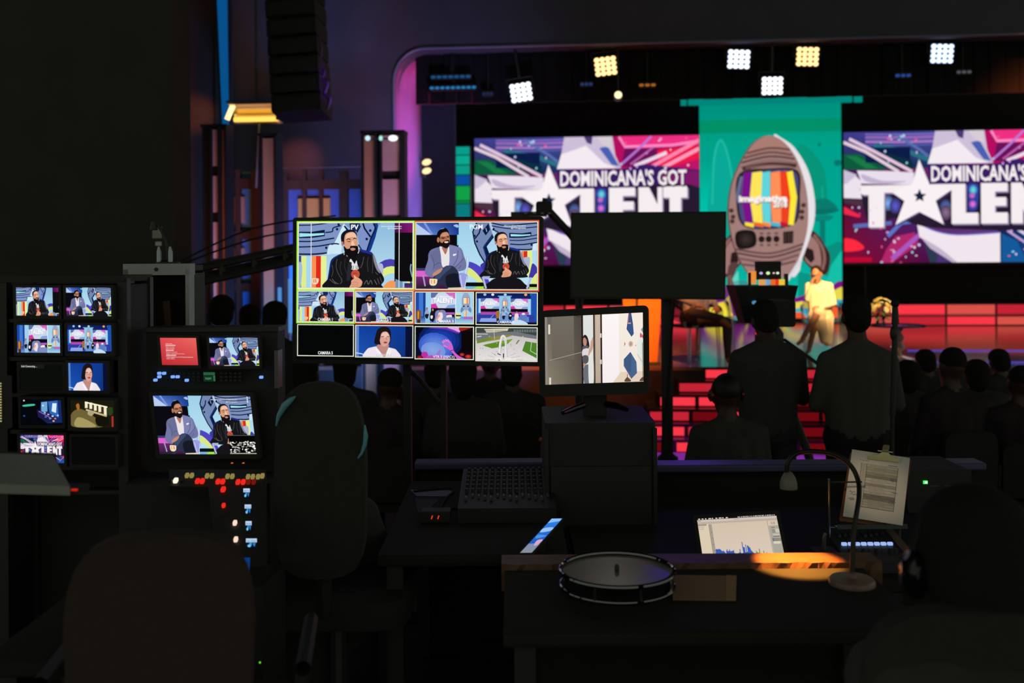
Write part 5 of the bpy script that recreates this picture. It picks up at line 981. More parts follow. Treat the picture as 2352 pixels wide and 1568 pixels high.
def seated(sh=0.46):
    d = sh-.46
    J = dict(pelvis=(0, 0, .56), chest=(0, .01, .93), neck=(0, .03, 1.08), head=(0, .06, 1.235), sh_l=(-.18, .01, 1.02), sh_r=(.18, .01, 1.02), el_l=(-.24, .04, .76), el_r=(.24, .04, .76), wr_l=(-.14, .26, .68), wr_r=(.14, .26, .68), fi_l=(-.08, .36, .66), fi_r=(.08, .36, .66), up_l=(0, 0, 1), up_r=(0, 0, 1),
                hip_l=(-.09, .02, .55), hip_r=(.09, .02, .55), kn_l=(-.12, .46, .52), kn_r=(.12, .46, .52), an_l=(-.12, .46, .09), an_r=(.12, .46, .09), to_l=(-.13, .62, .035), to_r=(.13, .62, .035))
    return {a: (v[0], v[1], v[2]+(d if v[2] > .3 else 0)) for a, v in J.items()}
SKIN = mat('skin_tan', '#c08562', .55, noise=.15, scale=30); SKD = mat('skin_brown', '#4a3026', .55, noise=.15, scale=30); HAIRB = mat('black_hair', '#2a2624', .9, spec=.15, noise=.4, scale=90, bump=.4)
CREAM = mat('cream_dress_cloth', '#f2e2b8', .7, noise=.1, scale=50, bump=.1); DKTR = mat('dark_trousers', '#2c2c30', .85, noise=.3, scale=60); SHOE = mat('black_shoe', '#141414', .35); TEE = mat('black_tshirt', '#454541', .9, noise=.35, scale=60); GREYS = mat('grey_shirt', '#504c48', .9, noise=.25, scale=60); GREYB = mat('grey_blazer', '#7a7a92', .85, noise=.25, scale=60); TANSH = mat('tan_shoe', '#b0632a', .4)
# woman in the cream dress, legs crossed, one hand raised to her face with a microphone
J = seated(.44); J.update(chest=(-.02, .04, .90), neck=(-.04, .06, 1.04), head=(-.06, .09, 1.17), sh_l=(-.17, .05, .99), sh_r=(.14, .03, .99), el_l=(-.2, .22, .80), wr_l=(-.15, .28, 1.02), fi_l=(-.12, .27, 1.12), up_l=(-.8, .3, 0), el_r=(.19, .12, .73), wr_r=(-.02, .28, .68), fi_r=(-.12, .3, .68), up_r=(0, .3, 1),
    kn_l=(-.1, .44, .50), an_l=(-.2, .52, .09), to_l=(-.24, .66, .03), kn_r=(-.08, .50, .60), an_r=(-.30, .62, .24), to_r=(-.38, .74, .16))
dress = [(p[0], (-p[1][0], p[1][1], p[1][2]), p[2], (-p[3][0], p[3][1], p[3][2]), p[4], p[5]) for p in [('c', (-.1, .2, .50), .11, (-.1, .40, .50), .10, 2), ('c', (.08, .1, .5), .12, (-.06, .44, .58), .095, 2), ('c', (-.04, .46, .50), .08, (.02, .40, .2), .07, 2), ('c', (.06, .36, .5), .08, (.08, .3, .16), .07, 2), ('c', (.1, .2, .46), .08, (.1, .26, .18), .06, 2)]]
J = {a: (-v[0], v[1], v[2]) for a, v in J.items()}; J = {(a[:-1]+('r' if a[-1] == 'l' else 'l') if a[-2:] in ('_l', '_r') else a): v for a, v in J.items()}
wl = human('person', J, [SKIN, CREAM, CREAM, SKIN], HAIRB, .012, .9, woman_at+Vector((.04, .06, 0)), R(180-8), 'woman in cream dress seated with legs crossed on the stage', [((0, -.03, .045), (.088, .10, .092)), ((0, -.075, -.0), (.06, .06, .07))], (60, 40), dress, sleeve=1, headfwd=(.25, 1, -.05)); wl.scale = (.87, .87, .87)
tm = thing('microphone', 'handheld microphone held by the woman in the cream dress', 'microphone', (0, 0, 0)); M_ = Matrix.Translation(wl.location) @ Matrix.Rotation(wl.rotation_euler.z, 4, 'Z') @ Matrix.Scale(.87, 4)
p0 = M_ @ Vector((.16, .30, 1.02)); p1 = M_ @ Vector((.10, .22, 1.15)); tm.location = p0; MB().tube([(0, 0, 0), p1-p0], [.012, .016], 10).build('handle', BLACKM, tm, True); MB().ell(p1-p0, (.025, .025, .025), 12, 8).build('grille', GREYM, tm, True)
# man on the stage, one ankle over the other knee
J = seated(.44); J.update(kn_l=(-.14, .46, .50), an_l=(-.12, .5, .10), to_l=(-.14, .66, .035), kn_r=(.28, .38, .62), an_r=(.0, .56, .56), to_r=(-.06, .62, .47), el_r=(.28, .12, .78), wr_r=(.2, .32, .70), fi_r=(.12, .40, .68))
human('person', J, [SKIN, GREYB, mat('brown_dark_trousers', '#4a4034', .85, noise=.3, scale=60), TANSH], HAIRB, .014, 1., man_at+Vector((-.02, .06, 0)), R(180+28), 'man in dark trousers seated on the stage below the black screen', None, (30, 30))
# ------------------------------------------------------------------ control position: screens
def panel_screen(name, label, cat, pxq, ds, bez, depth, picf, group=None, bodymat=None, bottom=None, rr_=.012, logo=None):
    """flat display: pxq picture corners TL TR BR BL in the photo, bez metres (l, t, r, b)"""
    q = quadP(pxq, ds); n = qn(q); t = thing(name, label, cat, (q[2]+q[3])/2, group=group); bpy.context.view_layer.update()
    out = grow(q, *bez); L = lambda pts: local(t, pts)
    MB().prism(L(rounded(out, rr_)), -n*depth).build('housing', bodymat or BLACK, t)
    ring(MB(), L(rounded(out, rr_)), L([p for c in q for p in [c]*5]), n*.006).build('bezel', bodymat or BLACK, t)
    A = Art(); picf(A, (0, 0, 1, 1)); A.build('picture', [p+n*.0005 for p in q], t)
    return t, q, out, n
def multiview(A, d):
    """big monitor: eight pictures with coloured frames, in photo pixels 680-1241 x 507-832"""
    X0, Y0, X1, Y1 = 680., 507., 1241., 832.
    u = lambda x0, y0, x1, y1: ((x0-X0)/(X1-X0), (y0-Y0)/(Y1-Y0), (x1-X0)/(X1-X0), (y1-Y0)/(Y1-Y0))
    A.frame((0, 0, 1, 1), (X0, Y0, X1, Y1)); A.rect(X0, Y0, X1, Y1, '#060807')
    A.rect(680, 507, 957, 747, '#9ae83c'); A.rect(682.5, 509, 955, 668, '#e2f0a0'); A.rect(957, 507, 1240.5, 670, '#d2543c'); A.rect(818, 668, 957, 747, '#d8543a'); A.rect(818, 666, 957, 669.5, '#e0a040')
    cells = [((684.5, 511.5, 953, 663.5), pic_pv), ((960, 511.5, 1237, 665.5), pic_pgm), ((684.5, 671.5, 815.5, 742.5), lambda a, q: pic_pv(a, q, False, True)), ((821, 671.5, 953.5, 743, ), lambda a, q: pic_pgm(a, q, False, True)), ((960, 672.5, 1093, 744.5), pic_cam3), ((1099.5, 673, 1237, 745.5), pic_cam4), ((685, 750, 816.5, 822), None), ((822, 750.5, 954.5, 823.5), pic_woman), ((960.5, 752, 1093.5, 826), pic_vtr1), ((1099.5, 752.5, 1237, 828.5), pic_vtr2)]
    for (x0, y0, x1, y1), f in cells:
        A.frame((0, 0, 1, 1), (X0, Y0, X1, Y1)); A.rect(x0-1.2, y0-1.2, x1+1.2, y1+1.2, '#f3f6dc'); A.rect(x0+.6, y0+.6, x1-.6, y1-.6, '#050606')
        if f: f(A, u(x0+1, y0+1, x1-1, y1-1))
    A.frame((0, 0, 1, 1), (X0, Y0, X1, Y1)); A.text('CAMARA 1', 750, 737, 7, '#ececec', 35, .02); A.text('CAMARA 2', 887, 738, 7, '#e8e8ec', 35, .02); A.text('CAMARA 5', 751, 815, 7, '#f2f2f2', 35, .02)
t, q, out, n = panel_screen('multiview_monitor', 'large wide monitor showing two big and eight small camera pictures', 'monitor', [(680, 507), (1241, 506), (1236, 832), (682, 826)], [4.50, 4.36, 4.36, 4.50], (.016, .016, .014, .016), .05, multiview)
TVn = n
cx = (out[2]+out[3])/2
for px in (930, 1014):
    p = P(px, 838, 4.52); b = Vector((p.x, p.y, RZ)); off = -TVn*.05
    MB().box((p+off+b+off)/2-t.location, (.035 if px < 1000 else .025, .03, p.z-RZ)).build('stand_pole', BLACKM, t)
MB().box(Vector((P(972, 900, 4.55).x, P(972, 900, 4.55).y, RZ+.03))-t.location-TVn*.05, (.7, .4, .05)).build('stand_base', BLACKM, t)
MB().tube([P(935, 845, 4.57)-t.location, P(965, 872, 4.57)-t.location, P(1012, 930, 4.57)-t.location], .012, 6).build('diagonal_brace', BLACKM, t)
for i in range(5): MB().box((q[2]+q[3])/2+(q[2]-q[3]).normalized()*(.28+.02*i)+(q[3]-q[0]).normalized()*.017+n*.004-t.location, (.01, .006, .004)).build('button', BLACKM, t)
# desktop monitor
t, q, out, n = panel_screen('desktop_monitor', 'black desktop monitor showing a woman peering round an office door', 'monitor', [(1251, 726.5), (1477, 719), (1478, 874), (1253, 885)], [3.74, 3.66, 3.66, 3.74], (.022, .024, .018, .045), .045, pic_office, rr_=.02)
ux = (q[1]-q[0]).normalized(); base = P(1364, 948, 3.74)
MB().box((P(1364, 915, 3.74)+base)/2-t.location-n*.03, (.09, .03, .10)).build('neck', BLACK, t)
for s, (a, b, c) in ((-1, ((1340, 930), (1318, 938), (1293, 948))), (1, ((1392, 928), (1418, 932), (1440, 941)))):
    MB().tube([P(*a, 3.74)-t.location, P(*b, 3.70)-t.location, P(*c, 3.62)-t.location], [.012, .012, .008], 8).build('foot', mat('gloss_black', '#101216', .08), t, True)
hz = base.z-.012
t = thing('equipment_case', 'black equipment case that the desktop monitor stands on', 'case', (P(1368, 950, 3.8).x, P(1368, 950, 3.8).y, RZ)); H_ = hz-RZ
MB().bev((0, 0, H_/2), (.40, .42, H_-.002), .015, 2).build('case_body', BLACK, t, rz=YAW)
for z in (.15, .45, .75): MB().box((0, -.214, z), (.36, .012, .22)).build('drawer', BLACKM, t, rz=YAW)
for sx in (-1, 1): MB().box((sx*.195, -.216, H_/2), (.014, .014, H_-.04)).build('edge_profile', BLACKM, t, rz=YAW)
# black screen on a pole stand
t, q, out, n = panel_screen('confidence_screen', 'large switched-off black screen on a pole in front of the stage', 'screen', [(1316, 492), (1663, 489), (1663, 683), (1312, 681)], [7.15, 7.0, 7.0, 7.15], (.012, .012, .012, .016), .07, lambda A, d: A.rect(0, 0, 1, 1, '#131511'), rr_=.006, bodymat=mat('dull_black_shell', '#30312d', .7))
pb = P(1531, 690, 7.2); t2 = thing('screen_stand', 'tall black pole stand carrying the switched-off black screen', 'stand', (pb.x, pb.y, 0))
MB().tube([(0, 0, .05), (0, 0, pb.z+.4)], .042, 12).build('pole', BLACKM, t2, True); MB().lathe([(.075, .5), (.075, .58), (.045, .6)], 12).build('collar', BLACKM, t2)
for a in (20, 140, 260): MB().tube([(0, 0, .5), (.34*math.cos(R(a)), .34*math.sin(R(a)), .03)], .022, 8).build('leg', BLACKM, t2)
tag(MB().tube(smoothpts([tuple(P(1548, 695, 7.0)), tuple(P(1543, 760, 7.0)), tuple(P(1533, 900, 7.02)), tuple(P(1522, 1010, 7.05)), tuple(P(1518, 1200, 7.1)-Vector((0,0,.0)))], 5, False), .009, 6).build('cable', RUBBER), 'thin black cable hanging from the black screen beside its pole', 'cable')
# dark camera head on the crane behind the monitors
# ------------------------------------------------------------------ rack of ten small monitors at the far left
small = [((37, 660, 136, 725), lambda A, d: pic_pv(A, d, False, True), 'small rack monitor, top left, showing the bearded man'), ((152, 660, 256, 726), lambda A, d: pic_pgm(A, d, False, True), 'small rack monitor, top right, showing two seated men'),
         ((39, 746, 139, 810), lambda A, d: pic_cam3(A, d, False), 'small rack monitor, second row left, showing the stage from the side'), ((155, 746, 257, 811), lambda A, d: pic_cam4(A, d, False), 'small rack monitor, second row right, showing the whole stage'),
         ((46, 836, 145, 896), lambda A, d: (A.rect(0, 0, 1, 1, '#0b0d0b'), A.rect(0, 0, .56, .16, '#191a19'), A.text('Link Connecting ...', .03, .08, .07, '#e8e8e0', .36, .01, 'l')), 'small dark rack monitor, third row left, with a connecting message'), ((157, 833, 247, 897), lambda A, d: pic_woman(A, d, False), 'small rack monitor, third row right, showing a woman in white'),
         ((49, 916, 144, 976), pic_studio, 'small rack monitor, fourth row left, showing the dim studio in blue'), ((162, 918, 263, 982), pic_room, 'small rack monitor, fourth row right, showing a lit room in yellow'),
         ((47, 998, 148, 1063), lambda A, d: pic_talent(A, d), 'small rack monitor, bottom row left, showing the pink show logo'), ((166, 1002, 266, 1066), lambda A, d: A.rect(0, 0, 1, 1, '#070807'), 'small switched-off rack monitor in the bottom row right')]
rc0, rc1 = P(2, 640, 3.14), P(292, 640, 3.14); rk = thing('equipment_rack', 'tall black equipment rack holding the small monitors at the left edge', 'rack', ((rc0.x+rc1.x)/2, (rc0.y+rc1.y)/2, RZ), YAW); W_ = (rc1-rc0).length; zt = P(150, 640, 3.14).z-RZ
for sx in (-1, 1):
    for sy in (-.0, .2): MB().box((sx*(W_/2-.01), sy, zt/2), (.03, .03, zt)).build('post', BLACKM, rk)
    MB().box((sx*(W_/2-.004), .1, zt/2), (.006, .18, zt-.04)).build('side_panel', BLACK, rk)
MB().box((0, .1, zt), (W_, .24, .02)).build('top_panel', BLACK, rk); MB().box((0, .21, zt/2), (W_-.04, .01, zt-.04)).build('rear_panel', BLACK, rk)
for py in (735, 823, 906, 990, 1074, 1130): MB().box((0, .02, P(150, py, 3.14).z-RZ), (W_-.05, .05, .012)).build('blank_strip', BLACKM, rk)
for (x0, y0, x1, y1), f, lab in small:
    sk = (x0-37)*.0+0
    panel_screen('rack_monitor', lab, 'monitor', [(x0, y0), (x1, y0+.5), (x1+1, y1), (x0+1.5, y1-1)], 3.10, (.008, .008, .008, .010), .03, f, 'small monitors in the left rack', rr_=.003)
# partial data screen at the left edge
panel_screen('data_monitor', 'dim yellow data screen cut off by the left edge of the photo', 'monitor', [(-200, 872), (6, 876), (8, 974), (-200, 980)], 2.75, (.01, .01, .01, .012), .03, lambda A, d: (A.rect(0, 0, 1, 1, '#15160e'), [A.rect(.90+.02*(i % 3), .05+i*.06, .985, .08+i*.06, '#b0a870') for i in range(15)], [A.rect(.1, .05+i*.06, .8, .07+i*.06, '#8a845a') for i in range(15)]), rr_=.003)
# open case frame behind
CASEW = mat('grey_case_paint', '#d0d4d2', .6, noise=.35, scale=12); k0 = P(366, 640, 3.7); cs = thing('flight_case', 'open grey-edged flight case standing behind the small monitors', 'case', (k0.x, k0.y, RZ), YAW)
zt = k0.z+.035-RZ; hw = 70*3.7/F
for sx in (-1, 1): MB().box((sx*hw, 0, zt/2), (.018 if sx < 0 else .014, .06, zt)).build('side_edge', CASEW, cs); MB().box((sx*hw, .09, zt/2), (.012, .14, zt-.03)).build('side_panel', BLACK, cs)
MB().box((0, 0, zt), (hw*2+.02, .06, .042)).build('top_edge', CASEW, cs); MB().box((0, .09, zt+.005), (hw*2, .14, .02)).build('lid', BLACK, cs); MB().box((0, .165, zt/2), (hw*2, .012, zt-.02)).build('rear_panel', BLACK, cs)
MB().tube([(0, -.035, zt), (0, -.03, zt)], .007, 10).build('rivet', BLACKM, cs); MB().box((hw*.45, .10, zt*.5), (.025, .08, zt*.85), Matrix.Rotation(R(-4), 3, 'Y')).build('inner_rail', mat('inner_wood', '#5a3a26', .7), cs)
for px, zz in ((275, 0), (387, 0)):
    b0 = P(px, 610, 3.85); b0.z = RZ+zt+.016 if px > 300 else b0.z
    if px < 300: continue
bt = P(386, 612, 3.78); t = thing('desk_lamp', 'small dark lamp with two glints standing on the grey-edged case', 'lamp', (bt.x, bt.y, RZ+zt+.0155))
MB().lathe([(.045, 0), (.045, .012), (.01, .02)], 16).build('base', BLACKM, t, True); MB().tube(smoothpts([(0, 0, .015), (-.005, 0, .08), (-.03, 0, .14), (-.05, 0, .16)], 4, False), .006, 8).build('gooseneck', BLACKM, t, True); MB().lathe([(.009, .0), (.016, -.03), (.015, -.032)], 14, None, (-.055, 0, .165)).build('shade', BLACKM, t, True)
for s in (-1, 1): MB().lathe([(.009, .012), (.009, .05), (.004, .07)], 10, None, (s*.022, -.03, 0)).build('clip', mat('satin_metal', '#9aa0a0', .2, .9), t, True)
# ------------------------------------------------------------------ switcher unit with two small and one large screen
u0, u1 = P(333, 762, 3.2), P(636, 762, 3.2); un = thing('switcher_unit', 'black mixing console tower holding the red screen, preview screens and lit keys', 'console', ((u0.x+u1.x)/2, (u0.y+u1.y)/2, RZ), YAW); bpy.context.view_layer.update(); zt = u0.z-RZ; W_ = (u1-u0).length
zb = P(480, 1085, 3.2).z-RZ
MB().box((0, .06, (zt+zb)/2), (W_, .10, zt-zb)).build('tower_body', BLACK, un); MB().box((0, .1, zb/2), (W_*1.05, .5, zb-.004)).build('pedestal', BLACK, un)
MB().box((W_/2+.004, .0, zt-.12), (.012, .06, .12)).build('side_edge', mat('worn_edge', '#6a6a6c', .4, .5), un); MB().box((0, .06, zt+.006), (W_+.01, .12, .014)).build('top_plate', BLACKM, un)
panel_screen('status_screen', 'small red screen with white lines of text', 'monitor', [(367, 775), (452, 776), (456, 838), (373, 838)], 3.16, (.008, .008, .008, .010), .022, pic_red, rr_=.003)
panel_screen('preview_screen', 'small screen beside the red one showing two seated men', 'monitor', [(481, 775), (592, 775), (597, 839), (485, 840)], 3.16, (.008, .008, .008, .010), .022, lambda A, d: pic_pgm(A, d, False, True), rr_=.003)
panel_screen('program_screen', 'larger lower screen showing two seated men and a black inset', 'monitor', [(349, 908), (578, 908), (588, 1043), (370, 1042)], 3.16, (.012, .012, .012, .014), .022, pic_preview, rr_=.004)
def key(px, py, d, w_, h_, m2, nm='key', dep=.006):
    p = local(un, [P(px, py, d)])[0]; MB().bev(p, (w_, dep, h_), min(w_, h_)*.25, 1, 2).build(nm, m2, un)
BK = glow('key_blue', '#7aa8ff', 1.1); KY = glow('key_yellow', '#b8a860', .55); KR = glow('key_red', '#f02a20', 1.0); KW = glow('key_white', '#fff0d0', 1.3); KO = glow('led_orange', '#e06a20', .8); GRN = glow('key_green_dim', '#3a7a5a', .6); KD = mat('key_dark', '#2a2a2a', .5)
for px, py in ((366, 857), (377, 857), (366, 865), (357, 872.5), (397, 865), (408, 865), (429, 873), (600, 866)): key(px, py, 3.185, .012, .009, BK, 'lit_key')
for r_ in range(3):
    for c_ in range(20):
        px, py = 350+c_*10.6, 857+r_*8
        if (px > 462 and px < 500) or any(abs(px-a) < 7 and abs(py-b) < 5 for a, b in ((366, 857), (377, 857), (366, 865), (357, 872), (397, 865), (408, 865), (429, 873))): continue
        key(px, py, 3.186, .010, .007, KD)
A = Art(); A.rect(0, 0, 1, 1, '#16301f'); A.rect(.04, .06, .96, .3, '#2f6a4a'); A.text('00:00:00:00', .5, .18, .14, '#0c1a12', .8); A.text('TALENT', .4, .68, .2, '#4f9a70', .55, .02); A.rect(.85, .35, .9, .95, '#3f8060'); A.rect(.93, .35, .97, .95, '#3f8060'); A.build('counter_display', quadP([(466, 854), (494, 854), (495, 876), (468, 876)], 3.183), un)
# sloping key panel in front
pnl = [P(388, 1078, 3.02), P(610, 1078, 3.02), P(612, 1300, 2.62), P(500, 1300, 2.62), P(478, 1118, 2.94), P(388, 1116, 2.94)]
kp = thing('key_panel', 'sloping black switcher panel with rows of lit yellow and red keys', 'control panel', P(540, 1300, 2.62)); bpy.context.view_layer.update()
pn = (pnl[2]-pnl[1]).cross(pnl[0]-pnl[1]).normalized(); pn = pn if pn.z > 0 else -pn
MB().prism(local(kp, pnl), -pn*.03).build('panel_body', BLACK, kp)
k_ = P(545, 1300, 2.62); MB().box((Vector((k_.x, k_.y+.12, (k_.z+RZ)/2-.03)))-kp.location, (.12, .2, k_.z-RZ-.06)).build('pedestal', BLACK, kp)
MB().ell(P(597, 1521, 2.62)-kp.location+Vector((0, .0, 0)), (.003, .002, .003), 8, 6).build('green_light', glow('tiny_green', '#60e020', .9), kp)
def onp(px, py):
    r_ = ray(px, py); return EYE + r_*((pnl[0]-EYE).dot(pn)/r_.dot(pn))
def pkey(px, py, w_, m2, nm='key', hh=None):
    p = onp(px, py)+pn*.004; ux = (pnl[1]-pnl[0]).normalized(); uy = pn.cross(ux); M3 = Matrix((ux, uy, pn)).transposed(); MB().bev(p-kp.location, (w_, hh or w_*1.6, .008), w_*.25, 2, 2, M3).build(nm, m2, kp)
for px, py in ((430, 1094), (441, 1094), (476, 1095), (487, 1095), (523, 1096), (534, 1096), (570, 1097), (581, 1097), (593, 1097), (603, 1095)): pkey(px, py, .0105, KY, 'lit_key')
for px, py in ((454, 1107), (465, 1107), (501, 1108), (512, 1108), (547, 1109), (559, 1109)): pkey(px, py, .0115, KR, 'lit_key')
for px, py in ((571, 1109), (583, 1109)): pkey(px, py, .0105, glow('key_red_dim', '#8a1a14', .7), 'lit_key')
pkey(404, 1106, .012, KW, 'lit_key'); pkey(404, 1094, .010, KD); pkey(393, 1106, .009, KD); pkey(417, 1106, .009, KD)
for px, py, m2, w_ in ((513, 1126, KR, .0125), (514, 1163, KR, .009), (540, 1203, glow('key_warm_white', '#ffd8c0', 1.1), .010), (542, 1241, glow('key_warm_white', '#ffd8c0', 1.1), .010)): pkey(px, py, w_, m2, 'lit_key', w_*1.5)
for i, (x0, y0, x1, y1, tx) in enumerate(((559, 1122, 574, 1143, '00:15'), (562, 1159, 577, 1181, '00:15'), (564, 1197, 578, 1220, '00:00'), (565, 1237, 590, 1258, '00:14:04'))):
    A = Art(); A.rect(0, 0, 1, 1, '#061420'); A.rect(0, 0, 1, .42, '#b8d4f4'); A.text(tx, .5, .27, .16, '#1a2a50', .8); A.poly([(.3, .5), (.55, .45), (.5, .8), (.35, .95)], '#3a9ce0'); A.poly([(.6, .5), (.9, .48), (.8, .9), (.7, .8)], '#2a80c8'); A.ell(.3, .8, .15, .15, '#7ac8f0')
    A.build('counter_display', [onp(x0, y0)+pn*.001, onp(x1, y0)+pn*.001, onp(x1, y1)+pn*.001, onp(x0, y1)+pn*.001], kp)
A = Art(); A.grad(0, 0, 1, 1, '#0a3a78', '#0c2a58'); A.poly([(.15, .75), (.5, .72), (.6, 1), (.2, 1)], '#d8e0d0'); A.build('tally_display', [onp(553, 1281)+pn*.001, onp(575, 1281)+pn*.001, onp(573, 1318)+pn*.001, onp(557, 1318)+pn*.001], kp)
for px in (533, 559): key(px, 1063, 3.12, .006, .003, KO, 'status_light')
# laptop with the perforated edge at the far left
lq = quadP([(-260, 1030), (122, 1046), (160, 1114), (-260, 1106)], [2.35, 2.35, 2.12, 2.12]); ln = qn(lq); t = thing('perforated_panel', 'slanted grey panel with two rows of small holes at the lower left edge', 'panel', (lq[2]+lq[3])/2); bpy.context.view_layer.update()
MB().prism(local(t, lq), -ln*.02).build('plate', mat('grey_plate', '#a8aaa0', .55, noise=.25, scale=30), t)
for v_ in (.34, .70):
    for i in range(30):
        u_ = .02+i*.0325; p = lq[0].lerp(lq[1], u_).lerp(lq[3].lerp(lq[2], u_), v_); M3 = ln.to_track_quat('Z', 'Y').to_matrix(); MB().lathe([(.0022, .0), (.0022, .0014), (0.0, .0016)], 6, M3, p-t.location).build('hole_rim', mat('hole_rim_metal', '#b0b09a', .4, .6), t)
MB().prism(local(t, [lq[0]+ln*.002, lq[1]+ln*.002, lq[1]-ln*.04+Vector((0, .02, 0)), lq[0]-ln*.04+Vector((0, .02, 0))]), (0, .01, 0)).build('rear_lip', BLACK, t)
MB().box(P(171, 1124.5, 2.13)-t.location, (.012, .006, .003)).build('status_light', glow('red_dash', '#e02a10', .9), t); MB().box(P(168, 1122, 2.16)-t.location, (.05, .05, .012)).build('light_tab', BLACK, t)
# ------------------------------------------------------------------ desks
DESKM = mat('black_desk_laminate', '#34352f', .85, spec=.2, noise=.3, scale=14); WOODM = mat('worn_wood', '#7a5236', .55, noise=.45, scale=18, bump=.4)
rotY = Matrix.Rotation(YAW, 3, 'Z')
def desk(px0, px1, d0, d1, z, label, legs=True, th=.035):
    """table top between two photo columns at the near edge and two depths"""
    a, b = P(px0, 600, d0), P(px1, 600, d0); w_ = (b-a).length; c = (a+b)/2 + FWD*((d1-d0)/2); t = thing('desk', label, 'desk', (c.x, c.y, RZ), YAW)
    MB().bev((0, 0, z-RZ-th/2), (w_, d1-d0, th), .01, 0, 2).build('desk_top', DESKM, t)
    for sx in (-1, 1):
        for sy in (-1, 1): MB().box((sx*(w_/2-.05), sy*((d1-d0)/2-.05), (z-RZ-th)/2), (.05, .05, z-RZ-th-.002)).build('leg', BLACKM, t)
    MB().box((0, (d1-d0)/2-.03, (z-RZ)/2+.05), (w_-.1, .02, (z-RZ)*.7)).build('modesty_panel', DESKM, t); return t
DZ = 1.14
desk(1150, 2140, 2.30, 2.78, DZ, 'black near desk carrying the lamp, round tray and paper')
desk(1330, 2400, 2.92, 4.02, 1.05, 'black sound desk carrying the laptop and clipboard stand')
desk(862, 1300, 3.05, 4.1, 1.10, 'black middle desk carrying the audio mixer and papers')
desk(-60, 330, 2.2, 3.0, 1.12, 'black left desk below the small monitors')
# wooden ledge along the near desk
a, b = P(1152, 1290, 2.83), P(2012, 1290, 2.83); w_ = (b-a).length; c = (a+b)/2; t = thing('desk_ledge', 'worn wooden ledge behind the lamp, glowing orange under it', 'ledge', (c.x, c.y, DZ-.06), YAW)
rr = random.Random(8); nseg = 60; prof = []; vs = []
for i in range(nseg+1):
    x = -w_/2+w_*i/nseg; e = rr.uniform(-.005, .005); e2 = rr.uniform(-.006, .006)
    vs += [(x, -.05+e, 0), (x, -.05+e, .052+e2*.4), (x, -.043+e2, .072), (x, .045, .073), (x, .045, 0)]
fs = []
for i in range(nseg):
    for k in range(5): fs.append((i*5+k, i*5+(k+1) % 5, (i+1)*5+(k+1) % 5, (i+1)*5+k))
fs += [(0, 1, 2, 3, 4), tuple(nseg*5+k for k in (4, 3, 2, 1, 0))]
MB().add(vs, fs).build('ledge_board', WOODM, t)
for sx in (-.9, 0, .9): MB().box((sx*w_/2.2, .0, -(DZ-.06-RZ)/2), (.05, .05, DZ-.06-RZ-.004)).build('support_leg', BLACKM, t)
# far rail of the sound desk
a, b = P(1340, 1072, 4.16), P(2250, 1072, 4.16); c = (a+b)/2; w_ = (b-a).length; t = thing('desk_rail', 'long dark rail at the far side of the sound desk, lit violet', 'rail', (c.x, c.y, RZ), YAW)
MB().bev((0, 0, a.z-RZ), (w_, .12, .03), .008, 0, 2).build('rail_top', mat('rail_paint', '#5c5684', .5, noise=.3, scale=10), t); MB().box((0, .03, (a.z-RZ)/2-.01), (w_-.02, .03, a.z-RZ-.024)).build('rail_panel', DESKM, t)
a, b = P(955, 1066, 4.2), P(1300, 1068, 4.2); c = (a+b)/2; w_ = (b-a).length; t = thing('desk_rail', 'short dark rail at the far side of the middle desk', 'rail', (c.x, c.y, RZ), YAW)
MB().bev((0, 0, a.z-RZ), (w_, .10, .03), .008, 0, 2).build('rail_top', mat('rail_paint', '#54507a', .5), t); MB().box((0, .03, (a.z-RZ)/2-.01), (w_-.02, .03, a.z-RZ-.024)).build('rail_panel', DESKM, t)
# gooseneck lamp
b0 = PZ(1957, 1341, DZ); t = thing('gooseneck_lamp', 'gooseneck desk lamp with round base shining down on the wooden ledge', 'lamp', b0); bpy.context.view_layer.update()
MB().lathe([(.060, 0), (.060, .010), (.055, .016), (.012, .018), (.010, .03)], 32).build('base', mat('pink_grey_base', '#8a6a62', .35), t, True)
path = [tuple(local(t, [P(x, y, d)])[0]) for x, y, d in ((1957, 1335, 2.67), (1959, 1260, 2.69), (1964, 1200, 2.71), (1973, 1140, 2.74), (1970, 1100, 2.77), (1950, 1065, 2.79), (1910, 1042, 2.80), (1865, 1036, 2.81), (1828, 1042, 2.82), (1810, 1062, 2.82), (1808, 1088, 2.82))]
MB().tube(smoothpts(path, 6, False), .0068, 10).build('gooseneck', mat('dark_steel', '#33302e', .35, .7), t, True)
hd = local(t, [P(1811, 1094, 2.82)])[0]
MB().lathe([(.006, .014), (.012, .010), (.020, -.004), (.0245, -.02), (.024, -.034), (.022, -.034), (.0225, -.02), (.018, -.004), (.006, .006)], 20, None, hd).build('shade', mat('lamp_shade_metal', '#8a8078', .5, .1), t, True)
MB().ell(hd+Vector((0, 0, -.012)), (.009, .009, .012), 12, 8).build('bulb', glow('warm_filament', '#ffb050', 2.), t, True)
lp = t.location+hd; spot('gooseneck_lamp_beam', lp+Vector((0, 0, -.036)), lp+Vector((.08, -.06, -1)), '#ffa040', 30, 66, .35, .012)
